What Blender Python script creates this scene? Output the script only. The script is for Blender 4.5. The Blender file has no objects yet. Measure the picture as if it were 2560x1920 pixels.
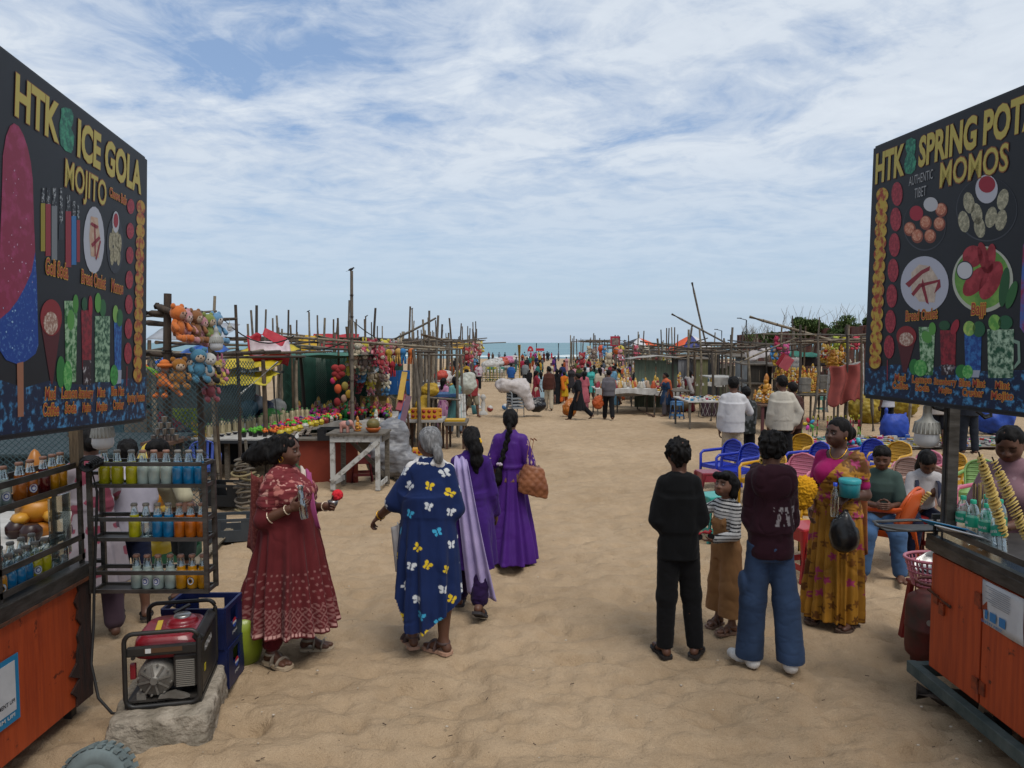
import bpy,bmesh,math,random
import numpy as np
from mathutils import Vector,Matrix
from mathutils.bvhtree import BVHTree
R=math.radians
PI=math.pi
rnd=random.Random(7)
SC=bpy.context.scene
COL=SC.collection
# ------------------------------------------------------------------ camera
H0=2.25
FPX=1800.0
PITCH=math.atan(103.0/FPX)
cam_d=bpy.data.cameras.new('camera')
cam_d.sensor_width=36.0
cam_d.lens=36.0*FPX/2560.0
cam_d.clip_start=0.05
cam_d.clip_end=90000
cam=bpy.data.objects.new('camera',cam_d)
cam.location=(0,0,H0)
cam.rotation_euler=(PI/2-PITCH,0,0)
COL.objects.link(cam)
SC.camera=cam
# ------------------------------------------------------------------ sky
SUN_EL,SUN_AZ=R(60),R(148)
W=bpy.data.worlds.new('World')
SC.world=W
W.use_nodes=True
nt=W.node_tree
N=nt.nodes
N.clear()
def wn(t,**k):
 n=N.new(t)
 for a,b in k.items():
  setattr(n,a,b)
 return n
def wl(a,b):
 nt.links.new(a,b)
def wmath(op,a,b=None,clamp=False):
 n=wn('ShaderNodeMath',operation=op,use_clamp=clamp)
 for i,v in enumerate((a,b)):
  if v is None:
   continue
  if isinstance(v,(int,float)):
   n.inputs[i].default_value=v
  else:
   wl(v,n.inputs[i])
 return n.outputs[0]
out=wn('ShaderNodeOutputWorld')
bg=wn('ShaderNodeBackground')
bg.inputs['Strength'].default_value=0.085
sky=wn('ShaderNodeTexSky',sky_type='NISHITA',sun_disc=False)
sky.sun_elevation=SUN_EL
sky.sun_rotation=SUN_AZ
sky.air_density=1.0
sky.dust_density=1.6
sky.ozone_density=1.6
tc=wn('ShaderNodeTexCoord')
sep=wn('ShaderNodeSeparateXYZ')
wl(tc.outputs['Generated'],sep.inputs[0])
dx,dy,dz=sep.outputs
zc=wmath('ADD',wmath('MAXIMUM',dz,0.0),0.10)
cu=wmath('DIVIDE',dx,zc)
cv=wmath('DIVIDE',dy,zc)
comb=wn('ShaderNodeCombineXYZ')
wl(cu,comb.inputs[0])
wl(cv,comb.inputs[1])
def wnoise(scale,detail,rough,off,sx=1.0,dist=0.0):
 mp=wn('ShaderNodeMapping')
 mp.inputs['Location'].default_value=off
 mp.inputs['Scale'].default_value=(sx,1,1)
 wl(comb.outputs[0],mp.inputs[0])
 n=wn('ShaderNodeTexNoise')
 n.inputs['Scale'].default_value=scale
 n.inputs['Detail'].default_value=detail
 n.inputs['Roughness'].default_value=rough
 n.inputs['Distortion'].default_value=dist
 wl(mp.outputs[0],n.inputs['Vector'])
 return n.outputs['Fac']
def wramp(fac,stops):
 r=wn('ShaderNodeValToRGB')
 el=r.color_ramp.elements
 while len(el)<len(stops):
  el.new(0.5)
 for e,(p,c) in zip(el,stops):
  e.position=p
  e.color=(c,c,c,1) if isinstance(c,(int,float)) else (*c,1)
 wl(fac,r.inputs[0])
 return r.outputs[0]
big=wnoise(0.55,5,0.55,(1.3,4.2,0),0.8,0.4)
mid=wnoise(1.9,8,0.62,(3.1,0.7,0),0.88,0.9)
fine=wnoise(6.5,6,0.62,(8.1,2.7,0),0.9,0.6)
hu=wmath('DIVIDE',wmath('SUBTRACT',cu,-0.60),0.85)
hv=wmath('DIVIDE',wmath('SUBTRACT',cv,2.05),0.72)
hd=wmath('SQRT',wmath('ADD',wmath('MULTIPLY',hu,hu),wmath('MULTIPLY',hv,hv)))
hole=wmath('MULTIPLY',wmath('SUBTRACT',1.0,hd,True),0.24)
dens=wmath('ADD',wmath('MULTIPLY',big,0.40),wmath('MULTIPLY',mid,0.90))
dens=wmath('ADD',dens,wmath('MULTIPLY',fine,0.42))
dens=wmath('SUBTRACT',dens,hole)
cover=wramp(dens,[(0.60,0.0),(0.75,0.58),(0.91,0.97)])
low=wn('ShaderNodeMapRange',clamp=True)
low.inputs['From Min'].default_value=0.06
low.inputs['From Max'].default_value=0.26
wl(dz,low.inputs['Value'])
shade=wmath('ADD',wmath('MULTIPLY',mid,0.6),wmath('MULTIPLY',fine,0.4))
ccol=wramp(shade,[(0.34,(4.2,4.7,5.4)),(0.64,(5.1,5.55,6.1))])
haze_c=wn('ShaderNodeRGB')
haze_c.outputs[0].default_value=(3.3,4.2,5.3,1)
def wmix(f,a,b):
 m=wn('ShaderNodeMix',data_type='RGBA')
 if isinstance(f,(int,float)):
  m.inputs[0].default_value=f
 else:
  wl(f,m.inputs[0])
 wl(a,m.inputs[6])
 wl(b,m.inputs[7])
 return m.outputs[2]
streak=wnoise(2.0,5,0.55,(5.5,9.2,0),0.35,0.5)
cov_low=wmath('MULTIPLY',wramp(streak,[(0.40,0.0),(0.68,0.15)]),1.0)
base=wmix(0.80,sky.outputs[0],haze_c.outputs[0])
lowsky=wmix(cov_low,base,ccol)
blue=wn('ShaderNodeRGB')
blue.outputs[0].default_value=(2.1,3.1,4.9,1)
clear=wmix(0.55,sky.outputs[0],blue.outputs[0])
upper=wmix(cover,clear,ccol)
final=wmix(low.outputs[0],lowsky,upper)
wl(final,bg.inputs['Color'])
wl(bg.outputs[0],out.inputs['Surface'])
# ------------------------------------------------------------------ sun (veiled by thin cloud)
sd=bpy.data.lights.new('sun','SUN')
sd.energy=1.5
sd.angle=R(30)
sd.color=(1.0,0.95,0.87)
sun=bpy.data.objects.new('sun',sd)
sun.location=(0,0,60)
_d=Vector((math.sin(SUN_AZ)*math.cos(SUN_EL),math.cos(SUN_AZ)*math.cos(SUN_EL),math.sin(SUN_EL)))
sun.rotation_euler=_d.to_track_quat('Z','Y').to_euler()
COL.objects.link(sun)
SC.view_settings.view_transform='Standard'
SC.view_settings.look='None'
SC.view_settings.gamma=1.0
SC.view_settings.use_curve_mapping=False
SC.view_settings.exposure=0.76
# ------------------------------------------------------------------ helpers
def lin(h):
 h=h.lstrip('#')
 r=[]
 for i in (0,2,4):
  c=int(h[i:i+2],16)/255
  r.append(c/12.92 if c<=0.04045 else ((c+0.055)/1.055)**2.4)
 return tuple(r)
def ground(y):
 return float(np.interp(y,[-50,8,22,36,54,144,200,600],[0,0,-.30,-.55,-.76,-.98,-1.5,-6]))
_f=Vector((0,math.cos(PITCH),-math.sin(PITCH)))
_u=Vector((0,math.sin(PITCH),math.cos(PITCH)))
def ray(px,py):
 return Vector((1,0,0))*((px-1280)/FPX)+_u*(-(py-960)/FPX)+_f
def P(px,py,D):
 d=ray(px,py)
 return Vector((0,0,H0))+d*(D/d.y)
def G(px,py):
 """where the line of sight meets the sand"""
 D=5.0
 for _ in range(60):
  d=ray(px,py)
  D+=0.6*((H0-ground(D))/max(1e-4,-d.z/d.y)-D)
  D=max(1.0,min(D,400))
 p=P(px,py,D)
 return Vector((p.x,p.y,ground(p.y)))
def GX(px,D):
 """ground point at depth D under picture column px"""
 return Vector(((px-1280)/FPX*D,D,ground(D)))
def Zat(py,D):
 return P(1280,py,D).z
_mats={}
def mat(name,col,rough=0.6,metal=0.0,col2=None,nscale=6.0,nlo=0.35,nhi=0.65,bump=0.0,bscale=40.0,stretch=None,spec=0.4,attr=False,trans=0.0,coat=0.0,ndetail=5,sheen=0.0,emit=0.0,bdist=0.01):
 if name in _mats:
  return _mats[name]
 m=bpy.data.materials.new(name)
 m.use_nodes=True
 t=m.node_tree
 b=t.nodes['Principled BSDF']
 if isinstance(col,str):
  col=lin(col)
 if isinstance(col2,str):
  col2=lin(col2)
 b.inputs['Roughness'].default_value=rough
 b.inputs['Metallic'].default_value=metal
 b.inputs['Specular IOR Level'].default_value=spec
 b.inputs['Base Color'].default_value=(*col,1)
 if coat:
  b.inputs['Coat Weight'].default_value=coat
 if sheen:
  b.inputs['Sheen Weight'].default_value=sheen
 if emit:
  b.inputs['Emission Color'].default_value=(*col,1)
  b.inputs['Emission Strength'].default_value=emit
 if trans:
  b.inputs['Transmission Weight'].default_value=trans
 tc=t.nodes.new('ShaderNodeTexCoord')
 mp=t.nodes.new('ShaderNodeMapping')
 if stretch:
  mp.inputs['Scale'].default_value=stretch
 t.links.new(tc.outputs['Object'],mp.inputs[0])
 src=None
 if attr:
  a=t.nodes.new('ShaderNodeVertexColor')
  a.layer_name='Col'
  src=a.outputs[0]
 if col2 is not None:
  n=t.nodes.new('ShaderNodeTexNoise')
  n.inputs['Scale'].default_value=nscale
  n.inputs['Detail'].default_value=ndetail
  n.inputs['Roughness'].default_value=0.6
  t.links.new(mp.outputs[0],n.inputs['Vector'])
  mr=t.nodes.new('ShaderNodeMapRange')
  mr.inputs['From Min'].default_value=nlo
  mr.inputs['From Max'].default_value=nhi
  t.links.new(n.outputs['Fac'],mr.inputs['Value'])
  mx=t.nodes.new('ShaderNodeMix')
  mx.data_type='RGBA'
  t.links.new(mr.outputs[0],mx.inputs[0])
  if attr:
   mx.blend_type='MULTIPLY'
   t.links.new(src,mx.inputs[6])
   mx.inputs[7].default_value=(*col2,1)
  else:
   mx.inputs[6].default_value=(*col,1)
   mx.inputs[7].default_value=(*col2,1)
  src=mx.outputs[2]
 if src is not None:
  t.links.new(src,b.inputs['Base Color'])
 if bump:
  n2=t.nodes.new('ShaderNodeTexNoise')
  n2.inputs['Scale'].default_value=bscale
  n2.inputs['Detail'].default_value=4
  t.links.new(mp.outputs[0],n2.inputs['Vector'])
  bp=t.nodes.new('ShaderNodeBump')
  bp.inputs['Strength'].default_value=bump
  bp.inputs['Distance'].default_value=bdist
  t.links.new(n2.outputs['Fac'],bp.inputs['Height'])
  t.links.new(bp.outputs[0],b.inputs['Normal'])
 _mats[name]=m
 return m
def glass_mat(name,tint=(0.9,0.95,0.95),clear=0.72,rough=0.05):
 if name in _mats:
  return _mats[name]
 m=bpy.data.materials.new(name)
 m.use_nodes=True
 t=m.node_tree
 t.nodes.clear()
 o=t.nodes.new('ShaderNodeOutputMaterial')
 tr=t.nodes.new('ShaderNodeBsdfTransparent')
 tr.inputs[0].default_value=(*tint,1)
 gl=t.nodes.new('ShaderNodeBsdfGlossy')
 gl.inputs['Roughness'].default_value=rough
 gl.inputs[0].default_value=(0.9,0.95,0.95,1)
 lw=t.nodes.new('ShaderNodeLayerWeight')
 lw.inputs[0].default_value=0.35
 mr=t.nodes.new('ShaderNodeMapRange')
 mr.inputs['To Min'].default_value=1-clear-0.2
 mr.inputs['To Max'].default_value=0.85
 t.links.new(lw.outputs['Facing'],mr.inputs['Value'])
 mx=t.nodes.new('ShaderNodeMixShader')
 t.links.new(mr.outputs[0],mx.inputs[0])
 t.links.new(tr.outputs[0],mx.inputs[1])
 t.links.new(gl.outputs[0],mx.inputs[2])
 t.links.new(mx.outputs[0],o.inputs[0])
 _mats[name]=m
 return m
def tag(o,label=None,cat=None,group=None,kind=None):
 if label:
  o['label']=label
 if cat:
  o['category']=cat
 if group:
  o['group']=group
 if kind or cat:
  o['kind']=kind or 'thing'
 return o
def thing(name,label,cat,loc=(0,0,0),rz=0.0,group=None):
 o=bpy.data.objects.new(name,None)
 o.empty_display_size=0.1
 COL.objects.link(o)
 o.location=loc
 o.rotation_euler=(0,0,rz)
 return tag(o,label,cat,group,'thing')
def dup(root,loc=None,rz=None,label=None,group=None,scale=None):
 r=root.copy()
 COL.objects.link(r)
 if loc is not None:
  r.location=loc
 if rz is not None:
  r.rotation_euler=(0,0,rz)
 if scale is not None:
  r.scale=(scale,)*3 if isinstance(scale,(int,float)) else scale
 if label:
  r['label']=label
 if group:
  r['group']=group
 for ch in list(root.children):
  c=ch.copy()
  COL.objects.link(c)
  c.parent=r
  for g in list(ch.children):
   d=g.copy()
   COL.objects.link(d)
   d.parent=c
 return r
def frame(d,up=None):
 d=Vector(d).normalized()
 up=Vector(up) if up is not None else (Vector((0,0,1)) if abs(d.z)<0.95 else Vector((1,0,0)))
 a=d.cross(up).normalized()
 b=a.cross(d).normalized()
 return a,b,d
class MB:
 def __init__(s,off=None):
  s.v,s.f,s.mi,s.sm,s.mats=[],[],[],[],[]
  s.off=Vector(off) if off is not None else None
  s.vc=None
 def m(s,mt):
  if mt not in s.mats:
   s.mats.append(mt)
  return s.mats.index(mt)
 def add(s,verts,faces,mt,smooth=False):
  b=len(s.v)
  k=s.m(mt)
  s.v.extend([tuple(v) for v in verts])
  for f in faces:
   s.f.append([i+b for i in f])
   s.mi.append(k)
   s.sm.append(smooth)
  return s
 def box(s,c,size,mt,rot=None,ch=0.0,taper=1.0):
  hx,hy,hz=(x/2 for x in size)
  c=Vector(c)
  M=rot if rot is not None else Matrix.Identity(3)
  if not isinstance(M,Matrix):
   from mathutils import Euler
   M=Euler(M).to_matrix()
  if ch<=0:
   vs=[]
   for z in (-1,1):
    t=taper if z>0 else 1.0
    for x,y in ((-1,-1),(1,-1),(1,1),(-1,1)):
     vs.append(c+M@Vector((x*hx*t,y*hy*t,z*hz)))
   fs=[(3,2,1,0),(4,5,6,7),(0,1,5,4),(1,2,6,5),(2,3,7,6),(3,0,4,7)]
   return s.add(vs,fs,mt)
  bm=bmesh.new()
  bmesh.ops.create_cube(bm,size=1.0)
  for v in bm.verts:
   t=taper if v.co.z>0 else 1.0
   v.co=Vector((v.co.x*2*hx*t,v.co.y*2*hy*t,v.co.z*2*hz))
  bmesh.ops.bevel(bm,geom=list(bm.edges),offset=ch,segments=2,affect='EDGES',profile=0.6)
  bm.verts.index_update()
  vs=[c+M@v.co for v in bm.verts]
  fs=[[v.index for v in f.verts] for f in bm.faces]
  bm.free()
  return s.add(vs,fs,mt)
 def bar(s,p0,p1,w,h,mt,up=None):
  p0,p1=Vector(p0),Vector(p1)
  a,b,d=frame(p1-p0,up)
  vs=[]
  for p in (p0,p1):
   for x,y in ((-1,-1),(1,-1),(1,1),(-1,1)):
    vs.append(p+a*(x*w/2)+b*(y*h/2))
  return s.add(vs,[(3,2,1,0),(4,5,6,7),(0,1,5,4),(1,2,6,5),(2,3,7,6),(3,0,4,7)],mt)
 def tube(s,pts,r,mt,n=8,cap=True,smooth=True,flat=1.0,up=None):
  pts=[Vector(p) for p in pts]
  k=len(pts)
  rs=r if isinstance(r,(list,tuple)) else [r]*k
  vs,fs=[],[]
  pa=None
  for i,p in enumerate(pts):
   d=(pts[min(i+1,k-1)]-pts[max(i-1,0)])
   if d.length<1e-9:
    d=Vector((0,0,1))
   d.normalize()
   if pa is None:
    a,b,_=frame(d,up)
   else:
    a=(pa-d*pa.dot(d))
    a=a.normalized() if a.length>1e-6 else frame(d)[0]
    b=a.cross(d).normalized()*-1
    b=d.cross(a)
   pa=a
   for j in range(n):
    t=2*PI*j/n
    vs.append(p+a*(math.cos(t)*rs[i])+b*(math.sin(t)*rs[i]*flat))
  for i in range(k-1):
   for j in range(n):
    j2=(j+1)%n
    fs.append((i*n+j,i*n+j2,(i+1)*n+j2,(i+1)*n+j))
  s.add(vs,fs,mt,smooth)
  if cap:
   s.add(vs[:n],[list(range(n))[::-1]],mt)
   s.add(vs[-n:],[list(range(n))],mt)
  return s
 def lathe(s,prof,c,mt,n=14,M=None,smooth=True,sx=1.0,sy=1.0):
  c=Vector(c)
  vs,fs=[],[]
  for r,z in prof:
   for j in range(n):
    t=2*PI*j/n
    q=Vector((math.cos(t)*r*sx,math.sin(t)*r*sy,z))
    vs.append(c+(M@q if M is not None else q))
  for i in range(len(prof)-1):
   for j in range(n):
    j2=(j+1)%n
    fs.append((i*n+j,i*n+j2,(i+1)*n+j2,(i+1)*n+j))
  s.add(vs,fs,mt,smooth)
  if prof[0][0]>1e-5:
   s.add(vs[:n],[list(range(n))[::-1]],mt)
  if prof[-1][0]>1e-5:
   s.add(vs[-n:],[list(range(n))],mt)
  return s
 def ell(s,c,rad,mt,nu=12,nv=8,M=None):
  if isinstance(rad,(int,float)):
   rad=(rad,)*3
  c=Vector(c)
  vs,fs=[],[]
  for i in range(nv+1):
   ph=-PI/2+PI*i/nv
   for j in range(nu):
    t=2*PI*j/nu
    q=Vector((math.cos(ph)*math.cos(t)*rad[0],math.cos(ph)*math.sin(t)*rad[1],math.sin(ph)*rad[2]))
    vs.append(c+(M@q if M is not None else q))
  for i in range(nv):
   for j in range(nu):
    j2=(j+1)%nu
    fs.append((i*nu+j,i*nu+j2,(i+1)*nu+j2,(i+1)*nu+j))
  return s.add(vs,fs,mt,True)
 def prism(s,poly,ext,mt,smooth=False):
  """closed 3D outline swept along ext"""
  poly=[Vector(p) for p in poly]
  ext=Vector(ext)
  n=len(poly)
  vs=poly+[p+ext for p in poly]
  fs=[list(range(n))[::-1],list(range(n,2*n))]
  for i in range(n):
   j=(i+1)%n
   fs.append([i,j,n+j,n+i])
  return s.add(vs,fs,mt,smooth)
 def sheet(s,fn,nu,nv,mt,thick=0.0,smooth=True):
  vs=[Vector(fn(i/nu,j/nv)) for j in range(nv+1) for i in range(nu+1)]
  w=nu+1
  fs=[(j*w+i,j*w+i+1,(j+1)*w+i+1,(j+1)*w+i) for j in range(nv) for i in range(nu)]
  if not thick:
   return s.add(vs,fs,mt,smooth)
  nn=[Vector((0,0,0)) for _ in vs]
  for f in fs:
   k=(vs[f[1]]-vs[f[0]]).cross(vs[f[3]]-vs[f[0]])
   for i in f:
    nn[i]+=k
  n0=len(vs)
  v2=[v-(k.normalized()*thick if k.length>0 else Vector((0,0,thick))) for v,k in zip(vs,nn)]
  f2=[tuple(i+n0 for i in f[::-1]) for f in fs]
  rim=[i for i in range(w)]+[j*w+nu for j in range(1,nv+1)]+[nv*w+i for i in range(nu-1,-1,-1)]+[j*w for j in range(nv-1,0,-1)]
  f3=[(rim[a],rim[(a+1)%len(rim)],rim[(a+1)%len(rim)]+n0,rim[a]+n0) for a in range(len(rim))]
  return s.add(vs+v2,fs+f2+[f[::-1] for f in f3],mt,smooth)
 def tri(s,V,F,mt,smooth=True):
  return s.add([tuple(v) for v in V],[list(map(int,f)) for f in F],mt,smooth)
 def build(s,name,parent=None,loc=None,colors=None):
  me=bpy.data.meshes.new(name)
  off=Vector(loc) if loc is not None else (Vector(parent.location) if (parent is not None and s.off=='w') else None)
  vs=s.v
  if s.off is not None:
   o=s.off
   vs=[(x-o.x,y-o.y,z-o.z) for x,y,z in vs]
  me.from_pydata(vs,[],s.f)
  for mt in s.mats:
   me.materials.append(mt)
  me.polygons.foreach_set('material_index',s.mi)
  me.polygons.foreach_set('use_smooth',s.sm)
  if colors is not None:
   a=me.color_attributes.new('Col','FLOAT_COLOR','POINT')
   c=np.ones((len(s.v),4),np.float32)
   c[:,:3]=colors
   a.data.foreach_set('color',c.ravel())
  me.update()
  o=bpy.data.objects.new(name,me)
  COL.objects.link(o)
  if parent is not None:
   o.parent=parent
   if loc is not None:
    o.location=loc
  elif s.off is not None:
   o.location=s.off
  elif loc is not None:
   o.location=loc
  return o
def jit(a):
 return rnd.uniform(-a,a)
def solo(mb,name,label,cat,group=None,kind=None):
 """build a thing that is one mesh"""
 return tag(mb.build(name),label,cat,group,kind)
def text_mesh(s,bold=0.0,extrude=0.0):
 cu=bpy.data.curves.new('t','FONT')
 cu.body=s
 cu.size=1.0
 cu.resolution_u=3
 cu.offset=bold
 cu.extrude=extrude
 ob=bpy.data.objects.new('t',cu)
 COL.objects.link(ob)
 bpy.context.view_layer.update()
 dg=bpy.context.evaluated_depsgraph_get()
 me=bpy.data.meshes.new_from_object(ob.evaluated_get(dg))
 V=np.array([v.co[:] for v in me.vertices]) if len(me.vertices) else np.zeros((0,3))
 F=[list(p.vertices) for p in me.polygons]
 bpy.data.objects.remove(ob)
 bpy.data.curves.remove(cu)
 bpy.data.meshes.remove(me)
 return V,F
 # ------------------------------------------------------------------ numpy noise
def _hash(ix,iy,iz,seed):
 h=(ix*374761393+iy*668265263+iz*2147483647+seed*1274126177)&0xFFFFFFFF
 h=((h^(h>>13))*1274126177)&0xFFFFFFFF
 h=h^(h>>16)
 return (h&0xFFFF)/65535.0
def vnoise(p,seed=0):
 p=np.asarray(p,np.float64)
 i=np.floor(p).astype(np.int64)
 f=p-i
 u=f*f*(3-2*f)
 r=0
 for a in (0,1):
  for b in (0,1):
   for c in (0,1):
    w=(u[...,0] if a else 1-u[...,0])*(u[...,1] if b else 1-u[...,1])*(u[...,2] if c else 1-u[...,2])
    r=r+w*_hash(i[...,0]+a,i[...,1]+b,i[...,2]+c,seed)
 return r*2-1
def fbm(p,oct=3,seed=0):
 r,a=0,1.0
 p=np.asarray(p,np.float64)
 for k in range(oct):
  r=r+a*vnoise(p,seed+k)
  p=p*2.03
  a*=0.5
 return r
 # ------------------------------------------------------------------ implicit surfaces
BIG=9.0
def RC(a,b,ra,rb=None,k=0.02,sub=False):
 return ('rc',np.array(a,float),np.array(b,float),ra,ra if rb is None else rb,k,sub)
def EL(c,r,k=0.02,M=None,sub=False):
 r=(r,)*3 if isinstance(r,(int,float)) else r
 return ('el',np.array(c,float),np.array(r,float),None if M is None else np.array(M,float),k,sub)
def LF(rings,k=0.02,M=None,o=(0,0,0),sub=False,e=2.0):
 """loft of ellipses; ring = (z, cx, cy, rx, ry) in the frame o + M"""
 return ('lf',np.array(rings,float),None if M is None else np.array(M,float),np.array(o,float),k,sub,e)
def _bounds(p):
 if p[0]=='rc':
  return np.minimum(p[1]-p[3],p[2]-p[4]),np.maximum(p[1]+p[3],p[2]+p[4])
 if p[0]=='el':
  r=p[2] if p[3] is None else np.full(3,p[2].max())
  return p[1]-r,p[1]+r
 g=p[1]
 lo=np.array([(g[:,1]-g[:,3]).min(),(g[:,2]-g[:,4]).min(),g[:,0].min()])
 hi=np.array([(g[:,1]+g[:,3]).max(),(g[:,2]+g[:,4]).max(),g[:,0].max()])
 if p[2] is None:
  return lo+p[3],hi+p[3]
 cs=np.array([[(lo,hi)[a][0],(lo,hi)[b][1],(lo,hi)[c][2]] for a in (0,1) for b in (0,1) for c in (0,1)])
 cs=cs@p[2].T+p[3]
 return cs.min(0),cs.max(0)
def _eval(p,X,Y,Z):
 if p[0]=='rc':
  _,a,b,ra,rb,_,_=p
  ba=b-a
  L=max(float(ba@ba),1e-12)
  px,py,pz=X-a[0],Y-a[1],Z-a[2]
  t=np.clip((px*ba[0]+py*ba[1]+pz*ba[2])/L,0,1)
  return np.sqrt((px-t*ba[0])**2+(py-t*ba[1])**2+(pz-t*ba[2])**2)-(ra+(rb-ra)*t)
 if p[0]=='el':
  _,c,r,M,_,_=p
  px,py,pz=X-c[0],Y-c[1],Z-c[2]
  if M is not None:
   px,py,pz=(M[0,0]*px+M[1,0]*py+M[2,0]*pz,M[0,1]*px+M[1,1]*py+M[2,1]*pz,M[0,2]*px+M[1,2]*py+M[2,2]*pz)
  k0=np.sqrt((px/r[0])**2+(py/r[1])**2+(pz/r[2])**2)
  k1=np.sqrt((px/r[0]**2)**2+(py/r[1]**2)**2+(pz/r[2]**2)**2)+1e-9
  return k0*(k0-1)/k1
 _,g,M,o,_,_,e=p
 px,py,pz=X-o[0],Y-o[1],Z-o[2]
 if M is not None:
  px,py,pz=(M[0,0]*px+M[1,0]*py+M[2,0]*pz,M[0,1]*px+M[1,1]*py+M[2,1]*pz,M[0,2]*px+M[1,2]*py+M[2,2]*pz)
 z=g[:,0]
 cx,cy,rx,ry=(np.interp(pz,z,g[:,i]) for i in (1,2,3,4))
 if e==2.0:
  q=np.sqrt(((px-cx)/rx)**2+((py-cy)/ry)**2)
 else:
  q=(np.abs((px-cx)/rx)**e+np.abs((py-cy)/ry)**e)**(1/e)
 d=(q-1)*np.minimum(rx,ry)
 dz=np.maximum(z[0]-pz,pz-z[-1])
 return np.maximum(d,dz)
def sdf_mesh(prims,res,clip=None):
 los,his=zip(*[_bounds(p) for p in prims if not p[-1 if p[0]!='lf' else 5]])
 lo=np.min(los,0)-3*res
 hi=np.max(his,0)+3*res
 n=np.maximum(np.ceil((hi-lo)/res).astype(int)+1,4)
 ax=[(lo[i]+res*np.arange(n[i])).astype(np.float32) for i in range(3)]
 D=np.full(n,BIG,np.float32)
 for p in prims:
  sub=p[5] if p[0]=='lf' else p[-1]
  k=p[4] if p[0] in ('el','lf') else p[5]
  a,b=_bounds(p)
  mg=k+2.5*res
  i0=np.clip(np.floor((a-mg-lo)/res).astype(int),0,n)
  i1=np.clip(np.ceil((b+mg-lo)/res).astype(int)+1,0,n)
  if (i1<=i0).any():
   continue
  sl=tuple(slice(i0[i],i1[i]) for i in range(3))
  X=ax[0][sl[0]][:,None,None]
  Y=ax[1][sl[1]][None,:,None]
  Z=ax[2][sl[2]][None,None,:]
  d=np.broadcast_to(_eval(p,X,Y,Z),D[sl].shape)
  o=D[sl]
  if sub:
   h=np.clip(0.5-0.5*(o+d)/k,0,1)
   D[sl]=o*(1-h)+(-d)*h+k*h*(1-h)
  else:
   h=np.clip(0.5+0.5*(o-d)/k,0,1)
   D[sl]=o*(1-h)+d*h-k*h*(1-h)
 S=D<0
 M=np.zeros(n-1,np.int8)
 for a in (0,1):
  for b in (0,1):
   for c in (0,1):
    M+=S[a:n[0]-1+a,b:n[1]-1+b,c:n[2]-1+c]
 I,J,K=np.nonzero((M>0)&(M<8))
 idx=np.full(n-1,-1,np.int64)
 idx[I,J,K]=np.arange(len(I))
 pos=np.zeros((len(I),3))
 cnt=np.zeros(len(I))
 cor={}
 for a in (0,1):
  for b in (0,1):
   for c in (0,1):
    cor[(a,b,c)]=D[I+a,J+b,K+c].astype(np.float64)
 for ca in cor:
  for q in range(3):
   if ca[q]==0:
    cb=list(ca)
    cb[q]=1
    da,db=cor[ca],cor[tuple(cb)]
    x=(da<0)!=(db<0)
    t=np.where(x,da/np.where(x,da-db,1),0)
    for w in range(3):
     pos[:,w]+=np.where(x,ca[w]+(t if w==q else 0),0)
    cnt+=x
 pos=pos/np.maximum(cnt,1)[:,None]
 V=lo+res*(np.stack([I,J,K],1)+pos)
 F=[]
 for q in range(3):
  o1,o2=(q+1)%3,(q+2)%3
  sa=[slice(None)]*3
  sb=[slice(None)]*3
  sa[q]=slice(0,n[q]-1)
  sb[q]=slice(1,n[q])
  A,B=S[tuple(sa)],S[tuple(sb)]
  E=np.argwhere(A!=B)
  if not len(E):
   continue
  E=E[(E[:,o1]>0)&(E[:,o2]>0)&(E[:,o1]<n[o1]-1)&(E[:,o2]<n[o2]-1)]
  ins=S[E[:,0],E[:,1],E[:,2]]
  c=[]
  for d1,d2 in ((-1,-1),(0,-1),(0,0),(-1,0)):
   e=E.copy()
   e[:,o1]+=d1
   e[:,o2]+=d2
   c.append(idx[e[:,0],e[:,1],e[:,2]])
  Q=np.stack(c,1)
  Q[~ins]=Q[~ins][:,::-1]
  F.append(Q)
 F=np.concatenate(F)
 F=F[(F>=0).all(1)]
 return V,F
def vnormals(V,F):
 n=np.cross(V[F[:,2]]-V[F[:,0]],V[F[:,3]]-V[F[:,1]])
 out=np.zeros_like(V)
 for i in range(4):
  for w in range(3):
   out[:,w]+=np.bincount(F[:,i],n[:,w],len(V))
 return out/(np.linalg.norm(out,axis=1,keepdims=True)+1e-12)
def mesh_np(name,V,F,mt,parent=None,colors=None,smooth=True):
 me=bpy.data.meshes.new(name)
 me.vertices.add(len(V))
 me.vertices.foreach_set('co',np.asarray(V,np.float32).ravel())
 k=F.shape[1]
 me.loops.add(F.size)
 me.loops.foreach_set('vertex_index',F.ravel().astype(np.int32))
 me.polygons.add(len(F))
 me.polygons.foreach_set('loop_start',(np.arange(len(F))*k).astype(np.int32))
 me.polygons.foreach_set('use_smooth',np.full(len(F),smooth))
 me.materials.append(mt)
 if colors is not None:
  a=me.color_attributes.new('Col','FLOAT_COLOR','POINT')
  c=np.ones((len(V),4),np.float32)
  c[:,:3]=colors
  a.data.foreach_set('color',c.ravel())
 me.update(calc_edges=True)
 o=bpy.data.objects.new(name,me)
 COL.objects.link(o)
 if parent is not None:
  o.parent=parent
 return o
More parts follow.
